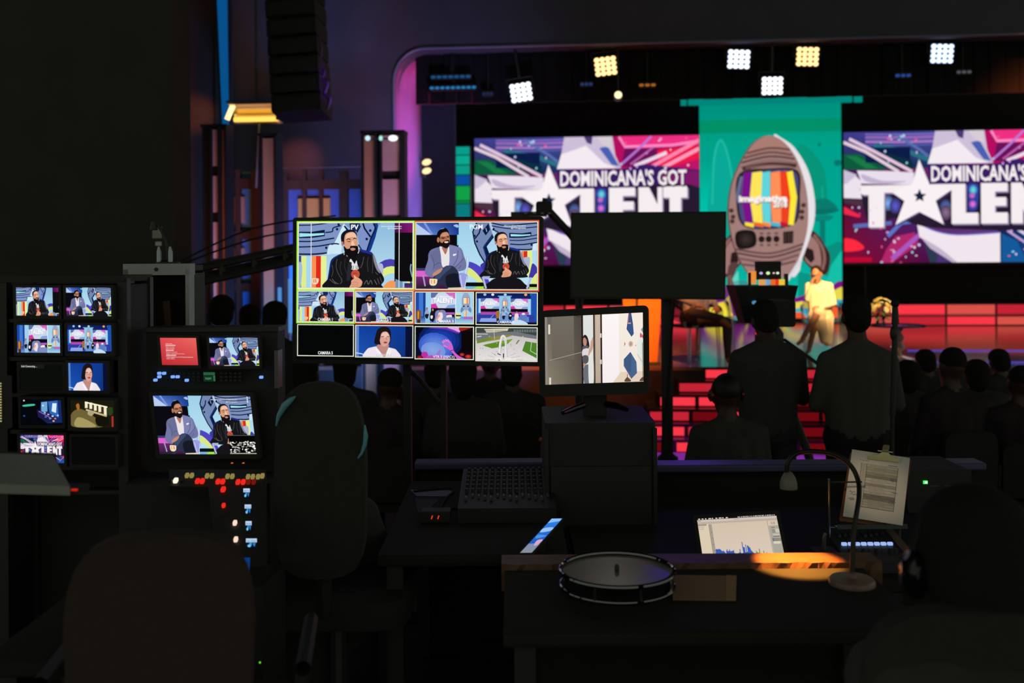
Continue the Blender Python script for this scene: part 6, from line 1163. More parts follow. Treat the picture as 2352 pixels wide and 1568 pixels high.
# no lamp is built at the clipboard, an added spot lights it
# chrome rimmed round tray
rc = PZ(1417, 1304, DZ+.05); t = thing('round_tray', 'round chrome-rimmed glass tray on short posts on the near desk', 'tray', (rc.x, rc.y, DZ))
def torus(r0, r1, z, n=56, m_=8):
    vs = []; fs = []
    for i in range(n):
        a_ = 2*math.pi*i/n
        for k in range(m_): e = 2*math.pi*k/m_; vs.append(((r0+r1*math.cos(e))*math.cos(a_), (r0+r1*math.cos(e))*math.sin(a_), z+r1*math.sin(e)))
    for i in range(n):
        for k in range(m_): fs.append((i*m_+k, i*m_+(k+1) % m_, ((i+1) % n)*m_+(k+1) % m_, ((i+1) % n)*m_+k))
    return MB().add(vs, fs)
torus(.149, .0065, .046).build('upper_rim', mat('dark_chrome', '#77777a', .06, 1.), t, True); torus(.149, .0045, .008).build('lower_rim', mat('dark_chrome', '#77777a', .06, 1.), t, True); MB().lathe([(0, .038), (.145, .038), (.145, .042), (0, .042)], 48).build('tray_plate', mat('smoky_glass', '#8a8078', .3, noise=.2, scale=8), t, True)
for i in range(8): a_ = R(22+45*i); MB().tube([(.149*math.cos(a_), .149*math.sin(a_), .004), (.149*math.cos(a_), .149*math.sin(a_), .042)], .004, 8).build('post', CHROME, t, True)
MB().lathe([(.006, .042), (.006, .056), (.003, .06)], 12).build('centre_knob', BLACKM, t, True)
# paper on the near desk
q = [PZ(1540, 1321, DZ+.002), PZ(1692, 1323, DZ+.002), PZ(1690, 1380, DZ+.002), PZ(1546, 1378, DZ+.002)]; t = thing('paper_sheet', 'brown sheet of paper lying in front of the wooden ledge', 'paper', (q[2]+q[3])/2); bpy.context.view_layer.update()
MB().prism(local(t, q), (0, 0, .0015)).build('sheet', mat('manila_paper', '#b08a5c', .85, noise=.15, scale=20), t); q2 = [q[0].lerp(q[1], .84).lerp(q[3].lerp(q[2], .84), .0), q[1], q[2], q[3].lerp(q[2], .84)]
MB().prism([p+Vector((0, 0, .0016)) for p in local(t, q2)], (0, 0, .001)).build('folded_edge', mat('manila_fold', '#c49a66', .85), t)
# laptop
sq = quadP([(1600, 1194), (1783, 1176), (1803, 1288), (1617, 1289)], [3.22, 3.16, 3.06, 3.12]); n = qn(sq); t = thing('laptop', 'open laptop showing a blue and green spectrum graph', 'laptop', (sq[2]+sq[3])/2); bpy.context.view_layer.update()
out = grow(sq, .012, .012, .012, .014); MB().prism(local(t, rounded(out, .008)), -n*.008).build('lid', mat('laptop_grey', '#5a5a5c', .4, .6), t); ring(MB(), local(t, rounded(out, .008)), local(t, [p for c in sq for p in [c]*5]), n*.001).build('bezel', BLACK, t)
A = Art(); pic_spectrum(A, (0, 0, 1, 1)); A.build('screen', [p+n*.0004 for p in sq], t)
ux = (out[1]-out[0]).normalized(); bl, br = out[3], out[2]; fw = (-FWD-ux*(-FWD).dot(ux)).normalized(); fw = Vector((fw.x, fw.y, 0)).normalized()
bz = min(bl.z, br.z)
kb = [Vector((bl.x, bl.y, 1.056)), Vector((br.x, br.y, 1.056)), Vector((br.x, br.y, 1.056))+fw*.19, Vector((bl.x, bl.y, 1.056))+fw*.19]
MB().prism(local(t, kb), (0, 0, .016)).build('keyboard_base', mat('laptop_grey', '#5a5a5c', .4, .6), t)
for r_ in range(4):
    for c_ in range(12): p = kb[0].lerp(kb[1], .06+c_*.08)+fw*(.03+r_*.02); MB().box(p-t.location+Vector((0, 0, .017)), (.014, .013, .003)).build('key', BLACK, t)
MB().prism(local(t, [bl, br, Vector((br.x, br.y, 1.072)), Vector((bl.x, bl.y, 1.072))]), n*-.008).build('hinge', BLACKM, t) if bz > 1.072 else None
# clipboard on a stand
cq = quadP([(1951, 1036), (2096, 1056), (2070, 1211), (1930, 1198)], [3.26, 3.24, 3.14, 3.16]); n = qn(cq); t = thing('clipboard', 'brown clipboard with a printed schedule held by a metal clip', 'clipboard', (cq[2]+cq[3])/2); bpy.context.view_layer.update()
MB().prism(local(t, rounded(cq, .006)), -n*.004).build('board', mat('hardboard', '#8a5a36', .7, noise=.3, scale=60), t)
pq = quadP([(1957, 1031), (2089, 1053), (2073, 1206), (1935, 1187)], [3.255, 3.235, 3.13, 3.15]); pq = [p+n*.003 for p in pq]
A = Art(); pic_schedule(A, (0, 0, 1, 1)); A.build('paper', pq, t, PRINT)
ux = (cq[1]-cq[0]).normalized(); uy = (cq[3]-cq[0]).normalized(); cc = P(2028, 1052, 3.24)+n*.008; M3 = Matrix((ux, uy, n)).transposed(); G = lambda x, y, z: cc+ux*x+uy*y+n*z-t.location
mb = MB(); mb.prism([G(-.050, .012, 0), G(.050, .012, 0), G(.050, .002, .004), G(.022, -.004, .006), G(.010, -.014, .008), G(.010, -.034, .008), G(-.010, -.034, .008), G(-.010, -.014, .008), G(-.022, -.004, .006), G(-.050, .002, .004)], n*.004); mb.build('clip_plate', mat('worn_brass', '#b8ac7c', .25, .9), t)
MB().bev(G(0, -.030, .014), (.020, .018, .004), .004, 2, 3, M3).build('clip_handle', mat('worn_brass', '#b8ac7c', .25, .9), t); MB().tube([G(-.024, -.018, .008), G(.024, -.018, .008)], .0025, 8).build('spring_rod', CHROME, t)
bs = (cq[2]+cq[3])/2; st = thing('clipboard_stand', 'thin metal stand holding up the clipboard above the small mixer', 'stand', (bs.x, bs.y, 1.0501), YAW)
MB().box((0, .0, bs.z-1.0501-.008), (.22, .03, .004)).build('shelf', mat('satin_metal', '#9aa0a0', .2, .9), st); MB().box((0, -.016, bs.z-1.0501-.002), (.22, .003, .014)).build('lip', mat('satin_metal', '#9aa0a0', .2, .9), st)
for sx in (-.125, .1): MB().tube([(sx, .02, 0), (sx, .02, .25 if sx < 0 else bs.z-1.0501-.01)], .004, 8).build('rod', mat('satin_metal', '#9aa0a0', .2, .9), st, True)
for z in (bs.z-1.0501-.012, .24): MB().tube([(-.125, .02, z), (-.02, .02, z)], .003, 6).build('cross_rod', mat('satin_metal', '#9aa0a0', .2, .9), st)
MB().tube([(-.14, -.05, .004), (-.125, .02, .004), (-.14, .09, .004)], .004, 6).build('foot', BLACKM, st); MB().tube([(.11, -.05, .004), (.1, .02, .004), (.11, .09, .004)], .004, 6).build('foot', BLACKM, st)
spot('clipboard_fill_spot', P(1700, 760, 2.6), P(2012, 1125, 3.2), '#ffdcb0', 7.5, 15, .9, .03)  # unseen spot added to light the clipboard
# small mixer with lit buttons
k0 = PZ(2000, 1262, 1.09); t = thing('fader_mixer', 'small grey mixer with a row of white-blue lit buttons under the clipboard', 'mixer', (k0.x, k0.y, 1.0502), YAW)
def wedge(w_, d_, h0, h1): return MB().add([(-w_/2, -d_/2, 0), (w_/2, -d_/2, 0), (w_/2, d_/2, 0), (-w_/2, d_/2, 0), (-w_/2, -d_/2, h0), (w_/2, -d_/2, h0), (w_/2, d_/2, h1), (-w_/2, d_/2, h1)], [(0, 3, 2, 1), (4, 5, 6, 7), (0, 1, 5, 4), (1, 2, 6, 5), (2, 3, 7, 6), (3, 0, 4, 7)])
wedge(.22, .22, .035, .075).build('body', mat('mixer_grey', '#3a3a3c', .5, noise=.2), t)
zz = lambda y: .055+y*.04/.22
SK_ = Matrix.Rotation(math.atan(.04/.22), 3, 'X'); LB = glow('lit_white_blue', '#a8c4ff', .9)
for i in range(8): MB().bev((-.083+i*.0205, .0, zz(.0)+.003), (.0165, .012, .007), .003, 2, 2, SK_).build('lit_button', LB, t)
for i in range(8):
    MB().box((-.083+i*.0205, .06, zz(.06)+.0012), (.003, .06, .002), SK_).build('slot', BLACK, t); MB().bev((-.083+i*.0205, .05+.008*((i*5) % 4), zz(.06)+.006), (.010, .016, .010), .003, 1, 2, SK_).build('fader_cap', BLACKM, t)
    MB().lathe([(.006, 0), (.005, .012), (0, .013)], 10, SK_, (-.083+i*.0205, -.05, zz(-.05))).build('knob', GREYM if i % 2 else BLACKM, t)
MB().box((.094, .02, .062), (.02, .16, .01), SK_).build('strip', mat('mixer_tan', '#7a6652', .5), t)
k0 = P(1892, 1240, 3.05); t = thing('power_unit', 'small dark unit with a red and a green light left of the small mixer', 'device', (k0.x, k0.y, 1.0502), YAW); MB().bev((0, 0, .03), (.07, .08, .06), .008, 2, 2).build('body', BLACK, t)
p = P(1890, 1240, 3.0)-t.location; MB().ell((-.004, -.042, .035), (.006, .003, .006)).build('red_light', glow('led_red', '#ff3a28', 1.2), t, True); MB().ell((.010, -.042, .038), (.003, .002, .003)).build('green_light', glow('led_yellowgreen', '#a8c830', .8), t, True); MB().tube([(0, 0, .06), (.002, 0, .10), (.006, .0, .11)], .006, 8).build('jack', GREYM, t)
k0 = P(2150, 1118, 3.75); t = thing('rack_device', 'dark rack device with a small green display at the right of the clipboard', 'device', (k0.x, k0.y, 1.0502), YAW); bpy.context.view_layer.update()
MB().bev((0, .1, .08), (.24, .26, .16), .01, 1, 2).build('body', BLACK, t); g = local(t, [P(2125, 1107, 3.72)])[0]; MB().box((g.x, -.032, g.z), (.016, .004, .012)).build('green_display', glow('led_green', '#40ff60', 1.1), t); MB().box((g.x+.002, -.0345, g.z), (.009, .002, .006)).build('digits', glow('led_green_white', '#e8ffe8', 1.3), t)
for i in range(3): MB().box((-.02+i*.05, -.033, g.z-.014), (.034, .004, .004)).build('label_strip', mat('dull_label', '#5a5650', .6), t)
# glossy console strip, its blue reflection put in as a glowing face
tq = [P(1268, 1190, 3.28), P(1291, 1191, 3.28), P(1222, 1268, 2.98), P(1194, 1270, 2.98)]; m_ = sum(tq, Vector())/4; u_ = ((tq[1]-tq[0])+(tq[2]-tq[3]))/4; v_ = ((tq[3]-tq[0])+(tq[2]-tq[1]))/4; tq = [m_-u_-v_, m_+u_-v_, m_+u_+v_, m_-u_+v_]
n = qn(tq); t = thing('glossy_strip', 'slanted narrow glossy strip with a blue reflection beside the round tray', 'glossy_strip', (tq[2]+tq[3])/2); bpy.context.view_layer.update(); MB().prism(local(t, grow(tq, .004, .004, .004, .004)), -n*.008).build('housing', BLACK, t)
A = Art(); A.grad(0, 0, 1, 1, '#3f8cf0', '#8a9098'); A.grad(0, .08, 1, .75, '#2f80e8', '#1c5ac0'); A.poly([(0, 0), (.9, 0), (1, .08), (0, .14)], '#8ac0ff'); A.blob([(.1, .3), (.9, .28), (.9, .38), (.1, .42)], '#9ac4f4'); A.blob([(.1, .5), (.9, .52), (.8, .56), (.2, .6)], '#4f94ea'); A.blob([(.5, .66), (.95, .64), (.9, .78), (.6, .8)], '#d8a8c0'); A.build('screen', tq, t)  # no screen here, reflected blue drawn as emitted colour
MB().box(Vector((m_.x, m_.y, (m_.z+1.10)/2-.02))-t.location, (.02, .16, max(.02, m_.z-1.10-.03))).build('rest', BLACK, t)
# audio mixer on the middle desk
k0 = PZ(1165, 1128, 1.16); t = thing('audio_mixer', 'wide dark audio mixer with rows of knobs on the middle desk', 'mixer', (k0.x, k0.y, 1.1002), YAW)
wedge(.34, .42, .05, .10).build('body', mat('mixer_dark', '#2c2c2a', .6, noise=.2), t); sl = math.atan(.05/.42); SK2 = Matrix.Rotation(sl, 3, 'X'); z2 = lambda y: .075+y*.05/.42; kme = None
for i in range(14):
    for j in range(6):
        y = .17-j*.045; 
        if kme is None: o = MB().lathe([(.007, 0), (.006, .016), (0, .017)], 8, SK2).build('knob', mat('knob_grey', '#3c3c3a', .5), t, True); kme = o.data
        else: o = obj('knob', kme, None, t)
        o.location = (-.145+i*.0223, y, z2(y))
    MB().bev((-.145+i*.0223, -.13+.012*((i*7) % 4), z2(-.13)+.007), (.010, .02, .012), .003, 1, 2, SK2).build('fader_cap', mat('cap_grey', '#5a5a56', .5), t)
MB().box((.15, .06, z2(.06)+.004), (.02, .03, .006), SK2).build('meter', glow('meter_blue', '#5a9cf0', .9), t); MB().box((.15, .035, z2(.035)+.004), (.012, .012, .006), SK2).build('meter_low', glow('meter_yellow', '#a8b830', .8), t)
# papers, interface and cable on the middle desk
for pts, lab, c_ in (([(942, 1125), (1046, 1126), (1030, 1140), (957, 1139)], 'pale paper sheet lying left of the audio mixer', '#8a84a0'), ([(952, 1144), (1010, 1146), (975, 1180), (960, 1176)], 'dark folder in front of the pale paper sheet', '#38343e')):
    q = [PZ(x, y, 1.1006) for x, y in pts]; c_m = mat('paper_'+c_[1:], c_, .8, noise=.2); o = MB().prism([p-q[3] for p in q], (0, 0, .0012)).build('paper_sheet', c_m, None, False, q[3]); tag(o, lab, 'paper')
k0 = PZ(1002, 1196, 1.1003); t = thing('audio_interface', 'small dark box with two red lights in front of the papers', 'device', k0, YAW); MB().bev((0, 0, .02), (.10, .07, .04), .006, 0, 2).build('body', BLACK, t)
for x in (-.012, .010): MB().box((x, -.0365, .022), (.004, .003, .012), Matrix.Rotation(R(20), 3, 'Y')).build('red_light', glow('led_red2', '#e0402a', .9), t)
cb = [PZ(x, y, 1.106) for x, y in ((950, 1128), (990, 1124), (1030, 1122), (1042, 1128), (1028, 1140), (1015, 1160), (1010, 1180), (1030, 1170), (1055, 1166))]; tag(MB().tube(smoothpts([tuple(p) for p in cb], 5, False), .004, 6).build('cable', RUBBER), 'thin black cable looping over the pale paper on the middle desk', 'cable')

# ------------------------------------------------------------------ operators' chairs in the foreground
def swivel_chair(px, py, d, w_, h_, fabric, label, rim=None, turn=0, arms=True):
    c = P(px, py, d); t = thing('swivel_chair', label, 'chair', (c.x, c.y, RZ), YAW+R(turn), 'operators chairs'); zc = c.z-RZ; sz = min(.55, zc-.35)
    pts = smoothpts([(-w_/2, 0, -h_*.1), (-w_*.46, 0, h_*.3), (-w_*.25, 0, h_*.48), (w_*.25, 0, h_*.48), (w_*.46, 0, h_*.3), (w_/2, 0, -h_*.1), (w_*.38, 0, -h_*.5), (-w_*.38, 0, -h_*.5)], 5)
    MB().prism([(x, -.03+.35*x*x, zc+z) for x, y, z in pts], (0, .05, 0)).build('backrest', fabric, t)
    if rim: MB().tube([(x*1.02, .01+.35*x*x, zc+z*1.02) for x, y, z in pts+pts[:1]], .012, 8).build('rim', rim, t, True)
    MB().bev((0, .27, sz), (.48, .46, .08), .1, 2, 4).build('seat', fabric, t); MB().tube([(0, .02, zc-h_*.3), (0, .04, sz+.02), (0, .2, sz-.03)], .022, 8).build('back_bar', BLACKM, t)
    MB().tube([(0, .27, .08), (0, .27, sz-.04)], .03, 10).build('column', GREYM, t)
    for k in range(5):
        a_ = R(72*k); f_ = MB().tube([(0, .27, .09), (.28*math.cos(a_), .27+.28*math.sin(a_), .06)], [.025, .016], 8).build('base_arm', BLACKM, t); MB().lathe([(.028, -.012), (.028, .012)], 12, Matrix.Rotation(R(90), 3, 'X'), (.28*math.cos(a_), .27+.28*math.sin(a_), .029)).build('caster', RUBBER, f_)
    for s in (-1, 1) if arms else (): MB().tube([(s*.24, .3, sz), (s*.27, .3, sz+.2), (s*.27, .12, sz+.21), (s*.27, .42, sz+.21)], .018, 8).build('armrest', BLACKM, t)
    return t
tch = swivel_chair(738, 1090, 2.9, .262, .54, BLACKC, 'black operator chair with a round back edged by teal light below the big monitor', arms=False); bpy.context.view_layer.update()
for arc, w_ in (([(634, 978), (640, 955), (653, 932), (668, 918), (679, 910)], (.002, .006, .010, .008, .002)), ([(838, 976), (840, 1000), (838, 1020), (831, 1040), (822, 1052)], (.002, .007, .006, .004, .002))):
    MB().tube(local(tch, [P(x_, y_, 2.86) for x_, y_ in arc]), list(w_), 8).build('edge_line', mat('teal_rim_light', '#6fb8c4', .3), tch, True)  # teal arcs put in only where screen light catches the rim
swivel_chair(370, 1450, 2.0, .36, .40, mat('red_brown_fabric', '#4a3a34', .95, noise=.4, scale=60), 'dark red-brown chair back at the lower left of the photo', None, 8)

# paper notes on the left wall
for x0_, y0_, x1_, y1_, lab, c_ in ((350, 521, 372, 547, 'small pale paper note taped to the dark left wall', '#b8b8b0'), (357, 555, 371, 564, 'tiny white sticker below the paper note on the left wall', '#e8e8e4')):
    a, b = PY(x0_, y0_, wl_y), PY(x1_, y1_, wl_y); o = MB().box((0, 0, (a.z-b.z)/2), (b.x-a.x, .004, a.z-b.z)).build('paper_note', mat('note_'+c_[1:], c_, .8, noise=.2), None, False, ((a.x+b.x)/2, wl_y, b.z)); tag(o, lab, 'paper')
# ------------------------------------------------------------------ crew
def face_stage(o=0): return YAW+R(o)
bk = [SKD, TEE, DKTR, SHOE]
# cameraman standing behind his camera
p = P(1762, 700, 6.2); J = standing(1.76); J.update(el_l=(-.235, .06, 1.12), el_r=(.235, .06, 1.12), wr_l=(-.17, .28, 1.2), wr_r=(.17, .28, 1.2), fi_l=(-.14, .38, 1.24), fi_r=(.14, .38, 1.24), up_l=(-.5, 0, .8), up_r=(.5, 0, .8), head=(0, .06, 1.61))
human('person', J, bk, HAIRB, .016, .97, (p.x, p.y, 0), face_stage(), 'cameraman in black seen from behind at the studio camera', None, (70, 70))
# man in grey shirt with arms folded in front, in front of the stage
p = P(1968, 700, 6.0); J = standing(1.77); J.update(el_l=(-.24, .02, 1.12), el_r=(.24, .02, 1.12), wr_l=(-.06, .24, 1.14), wr_r=(.06, .26, 1.2), fi_l=(.05, .26, 1.14), fi_r=(-.05, .27, 1.22), up_l=(0, 1, 0), up_r=(0, 1, 0))
J['sh_l'] = (-.175, -.01, 1.38); J['sh_r'] = (.175, -.01, 1.38)
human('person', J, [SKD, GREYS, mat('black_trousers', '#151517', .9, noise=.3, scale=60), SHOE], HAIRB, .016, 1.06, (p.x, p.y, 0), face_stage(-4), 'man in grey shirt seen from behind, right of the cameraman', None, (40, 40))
# seated technician with headset
p = P(1676, 918, 5.7); J = seated(.46); o = human('person', J, bk, mat('shaved_hair', '#1a1412', .6), .016, .96, (p.x, p.y, -.02), face_stage(10), 'technician sitting low left of the cameraman, wearing a headset', [((0, -.02, .035), (.083, .100, .092))], (40, 40))
hs = MB(); hs.tube([(.09*math.cos(R(a)), .05, 1.245+.115*math.sin(R(a))) for a in range(0, 181, 15)], .008, 8); hs.build('headband', RUBBER, o, True)
for s in (-1, 1): MB().lathe([(.034, 0), (.036, .012), (.02, .022)], 14, Matrix.Rotation(R(90*s), 3, 'Y'), (s*.085, .05, 1.24)).build('ear_cup', mat('red_gloss', '#6a1414', .15), o, True)
CHC = mat('dark_chair_cloth', '#2a2a26', .95, noise=.3, scale=60)
def simple_chair(loc, rz, label, grp, z0=0):
    t = thing('audience_chair', label, 'chair', loc, rz, grp); MB().bev((0, .1, .44), (.42, .44, .05), .05, 2, 3).build('seat', CHC, t); MB().bev((0, -.17, .68), (.36, .05, .36), .06, 1, 3).build('backrest', CHC, t)
    for sx in (-1, 1):
        for sy in (-.12, .28): MB().tube([(sx*.19, sy, .42), (sx*.2, sy*1.1, 0)], .012, 6).build('leg', BLACKM, t)
        MB().tube([(sx*.19, -.15, .42), (sx*.19, -.17, .72)], .012, 6).build('back_post', BLACKM, t)
    return t
ch0 = simple_chair((p.x, p.y, 0), face_stage(10), 'black chair under the seated technician with the headset', 'black stacking chairs')
# operator in front of the chair with the teal-lit rim and the one with headphones at the right
p = P(700, 900, 3.35); J = seated(.5); J.update(el_l=(-.28, .1, .80), el_r=(.28, .1, .80), wr_l=(-.2, .3, .76), wr_r=(.2, .3, .76), head=(0, .10, 1.20), neck=(0, .05, 1.07))
human('person', J, bk, HAIRB, .016, 1.1, (p.x, p.y, RZ-.32), face_stage(), 'operator in black sitting below the big monitor', None, (40, 40))
p = P(2280, 1365, 1.75); J = seated(.5); J.update(head=(0, .10, 1.22)); o = human('person', J, [SKD, TEE, DKTR, SHOE], HAIRB, .014, 1.1, (p.x, p.y, p.z-1.22), face_stage(-8), 'person with headphones in the dark at the lower right edge', [((0, -.03, .045), (.098, .11, .10)), ((0, -.05, -.02), (.092, .085, .10))], (40, 40), hscale=1.12)
MB().tube([(.112*math.cos(R(a)), .09, 1.24+.135*math.sin(R(a))) for a in range(-10, 191, 12)], .011, 8).build('headband', RUBBER, o, True)
for s in (-1, 1): MB().lathe([(.046, 0), (.048, .016), (.03, .03), (.0, .032)], 18, Matrix.Rotation(R(90*s), 3, 'Y'), (s*.10, .09, 1.225)).build('ear_cup', mat('gloss_black', '#101216', .08), o, True)
swivel_chair(2275, 1660, 1.72, .44, .40, BLACKC, 'black chair under the person with headphones at the lower right', None, -8)

# ------------------------------------------------------------------ studio camera with prompter
cp = P(1766, 700, 7.0); t = thing('studio_camera', 'studio camera on tripod with viewfinder, colour lights and wide black hood', 'camera', (cp.x, cp.y, 0), YAW); bpy.context.view_layer.update()
z = lambda py: local(t, [P(1766, py, 7.0)])[0].z
x = lambda px: local(t, [P(px, 700, 7.0)])[0].x
mb = MB(); zt, zb = z(656), z(742); mb.add([(x(1688), -.02, zt), (x(1832), -.02, zt), (x(1832), .3, zt), (x(1688), .3, zt), (x(1711), .0, zb), (x(1812), .0, zb), (x(1812), .22, zb), (x(1711), .22, zb)], [(0, 1, 2, 3), (4, 7, 6, 5), (0, 4, 5, 1), (1, 5, 6, 2), (2, 6, 7, 3), (3, 7, 4, 0)]); mb.build('prompter_hood', mat('hood_black', '#0c0c0d', .6), t)
MB().bev((0, -.16, (z(690)+z(740))/2), (.2, .3, .18), .02, 1, 2).build('camera_body', BLACK, t)
MB().bev((0, .02, (z(600)+z(642))/2), (x(1795)-x(1739), .05, z(600)-z(642)), .006, 1, 2).build('viewfinder', BLACK, t); zz_ = z(627)
for px, c, r_ in ((1748, '#b8a8e8', .012), (1764, '#d0f0a8', .014), (1777, '#e8b8c0', .008), (1786, '#d8e8d0', .011)): MB().ell((x(px), -.008, zz_), (r_, .006, r_*.8), 10, 6).build('indicator', glow('vf_'+c[1:], c, 1.1), t, True)
for px, w_, c in ((1752, .05, '#e8a860'), (1762, .03, '#70a8d8'), (1776, .03, '#f07030'), (1784, .025, '#f03020'), (1795, .04, '#f0d040')): MB().box((x(px), .0, z(648)), (w_, .03, .04)).build('colour_light', glow('cl_'+c[1:], c, .9), t)
MB().box((x(1729), .02, z(637)), (.05, .04, .09)).build('tally_lamp', glow('tally_orange', '#f09040', .95), t); MB().box((x(1722), .0, z(645)), (.012, .04, .12)).build('side_arm', BLACKM, t); MB().box((x(1806), .0, z(645)), (.02, .04, .1)).build('side_arm', BLACKM, t)
MB().ell((x(1731), -.03, z(694)), (.02, .01, .014), 10, 6).build('monitor_glint', glow('vf_blue', '#5aa8d8', .7), t, True); MB().ell((x(1735), -.02, z(765)), (.008, .006, .008), 8, 6).build('tally_red', glow('tally_red', '#f03828', 1.), t, True)
MB().tube([(0, .25, z(700)), (0, .55, z(700))], [.07, .085], 16).build('lens', BLACK, t, True); MB().lathe([(.1, z(745)-.16), (.1, z(745)-.06), (.06, z(745))], 16).build('tripod_head', BLACKM, t); MB().tube([(.08, -.1, z(745)-.1), (.22, -.5, z(745)-.25)], .012, 8).build('pan_bar', BLACKM, t)
MB().tube([(0, 0, .4), (0, 0, z(745)-.14)], .05, 12).build('centre_column', BLACKM, t)
for a_ in (-50, 90, 215): MB().tube([(0, 0, z(745)-.2), (.30*math.cos(R(a_)), .30*math.sin(R(a_)), .7), (.55*math.cos(R(a_)), .55*math.sin(R(a_)), .02)], [.032, .03, .024], 10).build('leg', BLACKM, t)
# microphone on stand
mp = P(2056, 697, 5.7); t = thing('microphone_stand', 'tall microphone stand with round foam head beside the grey-shirted man', 'stand', (P(2045, 1000, 5.7).x, P(2045, 1000, 5.7).y, 0)); h0 = mp-t.location
MB().lathe([(.14, 0), (.14, .015), (.02, .03)], 20).build('base', BLACKM, t, True); MB().tube([(0, 0, .02), (h0.x*.4, h0.y*.4, 1.15)], .012, 8).build('pole', BLACKM, t, True); MB().tube([(h0.x*.4, h0.y*.4, 1.1), (h0.x, h0.y, h0.z-.09)], .016, 8).build('boom', BLACKM, t, True); MB().tube([(h0.x, h0.y, h0.z-.12), (h0.x, h0.y, h0.z-.02)], [.022, .016], 10).build('microphone_body', BLACKM, t, True); MB().ell(h0, (.024, .024, .024), 12, 8).build('foam_head', RUBBER, t, True); MB().ell((h0.x*.7, h0.y*.7, (1.1+h0.z)/2+.15), (.022, .022, .045), 10, 6).build('clamp', BLACKM, t, True)

# ------------------------------------------------------------------ crane with camera
a, b = P(438, 636, 6.4), P(700, 578, 6.9); t = thing('camera_crane', 'dark camera crane arm rising to the right behind the big monitor', 'crane', (a.x, a.y, 0)); d_ = b-a; e = d_*1.0
for off, r_ in (((0, 0, .045), .028), ((0, 0, -.045), .028), ((0, .08, 0), .02)): MB().tube([a-t.location+Vector(off)-d_*.4, a-t.location+Vector(off)+d_*1.35], r_, 8).build('arm_tube', BLACKM, t, True)
for i in range(6): p = a+d_*(.28*i-.3)-t.location; MB().box(p, (.02, .05, .11)).build('arm_bracket', BLACKM, t)
for dz in (.16, .23): MB().tube(smoothpts([tuple(a-t.location+Vector((0, 0, .06))-d_*.3), tuple(a-t.location+d_*.5+Vector((0, 0, dz))), tuple(a-t.location+d_*1.3+Vector((0, 0, dz*.9)))], 6, False), .006, 6).build('tension_cable', RUBBER, t)
pb = a+d_*.0; MB().tube([(0, 0, .0), (0, 0, a.z-.04)], .05, 12).build('pedestal', BLACKM, t, True)
for s in (0, 120, 240): MB().tube([(0, 0, .5), (.5*math.cos(R(s)), .5*math.sin(R(s)), .03)], .03, 8).build('leg', BLACKM, t)
# crane head near the black screen
c0 = P(1235, 492, 7.6); t = thing('crane_camera', 'small camera head with dark arm above the right corner of the big monitor', 'camera', (P(1300, 540, 7.7).x, P(1300, 540, 7.7).y, 0)); bpy.context.view_layer.update(); K = lambda px, py, d=7.6: P(px, py, d)-t.location
MB().box(K(1215, 492), (.27, .1, .035)).build('mount_plate', BLACKM, t); MB().bev(K(1250, 478), (.12, .14, .1), .02, 1, 2).build('camera_body', BLACK, t); MB().tube([K(1250, 470), K(1252, 455)], .02, 8).build('antenna', BLACK, t); MB().tube([K(1262, 486), K(1312, 540), K(1330, 565)], .03, 8).build('arm', BLACKM, t, True)
for px in (1208, 1228, 1246, 1262): MB().ell(K(px, 490, 7.52), (.014, .01, .012), 8, 6).build('glint_knob', mat('satin_metal', '#9aa0a0', .2, .9), t, True)
MB().tube([K(1330, 565), K(1330, 800), Vector((K(1330, 800).x, K(1330, 800).y, .03))], .03, 8).build('column', BLACKM, t); MB().lathe([(.25, 0), (.25, .03), (.04, .06)], 16, None, (K(1330, 800).x, K(1330, 800).y, 0)).build('base', BLACKM, t)

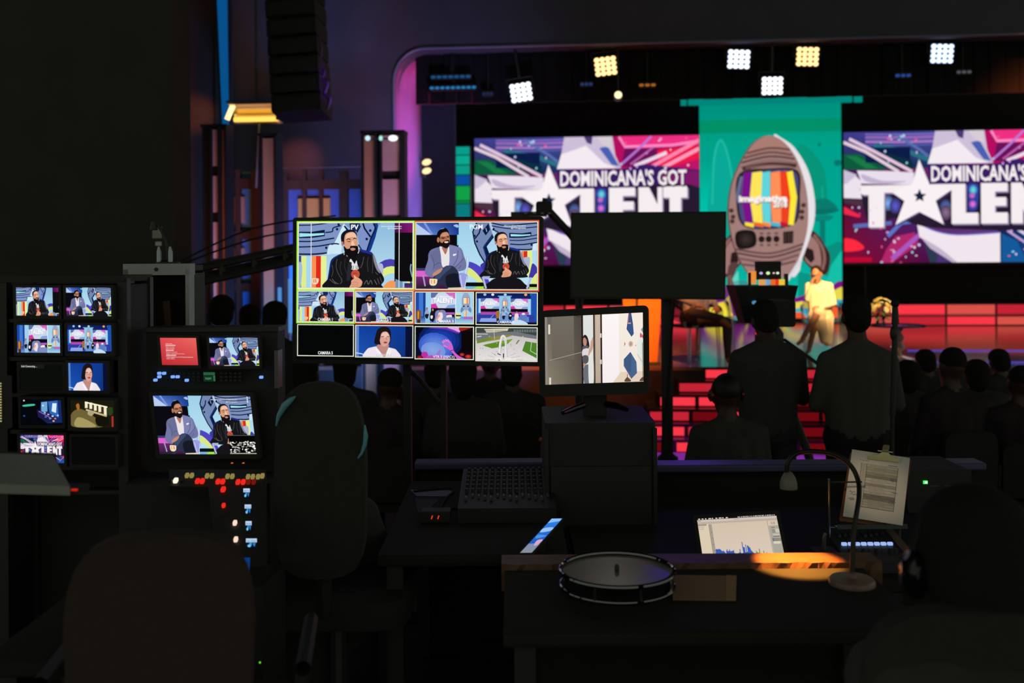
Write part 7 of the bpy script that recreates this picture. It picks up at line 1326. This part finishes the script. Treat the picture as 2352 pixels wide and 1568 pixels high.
# ------------------------------------------------------------------ audience, seen as dark heads and shoulders
AUD = [(704, 866, 6.5, 'audience member behind the teal-lit chair, head just below the monitor'), (792, 856, 7.6, 'audience member second from the left under the big monitor'), (888, 890, 6.5, 'audience member sitting low left of the monitor stand'), (1003, 866, 7.6, 'audience member right behind the monitor stand pole'), (1064, 870, 6.5, 'audience member with pale lit shoulder under the big monitor'), (1124, 850, 8.7, 'audience member under the right half of the big monitor'), (1180, 862, 7.6, 'audience member nearest the desktop monitor'),
       (2087, 866, 7.6, 'audience member right beside the microphone stand'), (2190, 846, 6.5, 'tallest audience head against the stage lip at the right'), (2135, 866, 8.7, 'audience head between the microphone stand and the tallest head'), (2247, 884, 7.7, 'audience head just right of the tallest head'), (2345, 884, 6.5, 'audience member at the right edge with a lit ear'), (2305, 864, 8.7, 'audience head behind the one at the right edge'),
       (510, 722, 7.6, 'standing onlooker left of the big monitor, furthest left'), (575, 735, 8.7, 'standing onlooker near the blue lattice panes'), (632, 735, 7.6, 'standing onlooker with round hair next to the big monitor')]
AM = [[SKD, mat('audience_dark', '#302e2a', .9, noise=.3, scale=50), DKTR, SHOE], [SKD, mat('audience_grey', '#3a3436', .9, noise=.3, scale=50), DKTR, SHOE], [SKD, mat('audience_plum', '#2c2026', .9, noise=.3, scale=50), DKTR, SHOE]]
proto = []
for i in range(3):
    J = seated(.46); J['head'] = (.015*(i-1), .05, 1.235); proto.append(human('person', J, AM[i], HAIRB, .02, (1.0, 1.08, .94)[i], (0, -30, 0), 0, 'x', [None, [((0, -.03, .05), (.1, .11, .1)), ((0, -.05, -.03), (.09, .08, .12))], [((0, -.02, .045), (.086, .1, .09))]][i], (30, 30), hands=True))
pstand = human('person', standing(1.72), AM[0], HAIRB, .02, 1.0, (0, -30, 0), 0, 'x', [((0, -.03, .05), (.1, .11, .1)), ((0, -.04, -.01), (.095, .09, .1))], (30, 30))
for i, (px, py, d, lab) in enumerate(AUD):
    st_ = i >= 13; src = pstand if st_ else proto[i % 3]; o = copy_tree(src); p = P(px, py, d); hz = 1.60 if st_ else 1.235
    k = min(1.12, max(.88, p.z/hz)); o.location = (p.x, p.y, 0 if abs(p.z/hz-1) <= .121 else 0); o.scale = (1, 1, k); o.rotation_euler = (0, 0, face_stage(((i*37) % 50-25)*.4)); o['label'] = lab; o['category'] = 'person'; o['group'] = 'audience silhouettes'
    if not st_:
        c_ = copy_tree(ch0); c_.location = (p.x, p.y, 0); c_.rotation_euler = o.rotation_euler; c_['label'] = 'black chair under the '+lab.split(',')[0].replace('audience', 'spectator').replace('spectator head', 'spectator'); c_['group'] = 'black stacking chairs'; c_.scale = (1, 1, k)
for o in proto+[pstand]:
    for ch in list(o.children): bpy.data.objects.remove(ch)
    bpy.data.objects.remove(o)
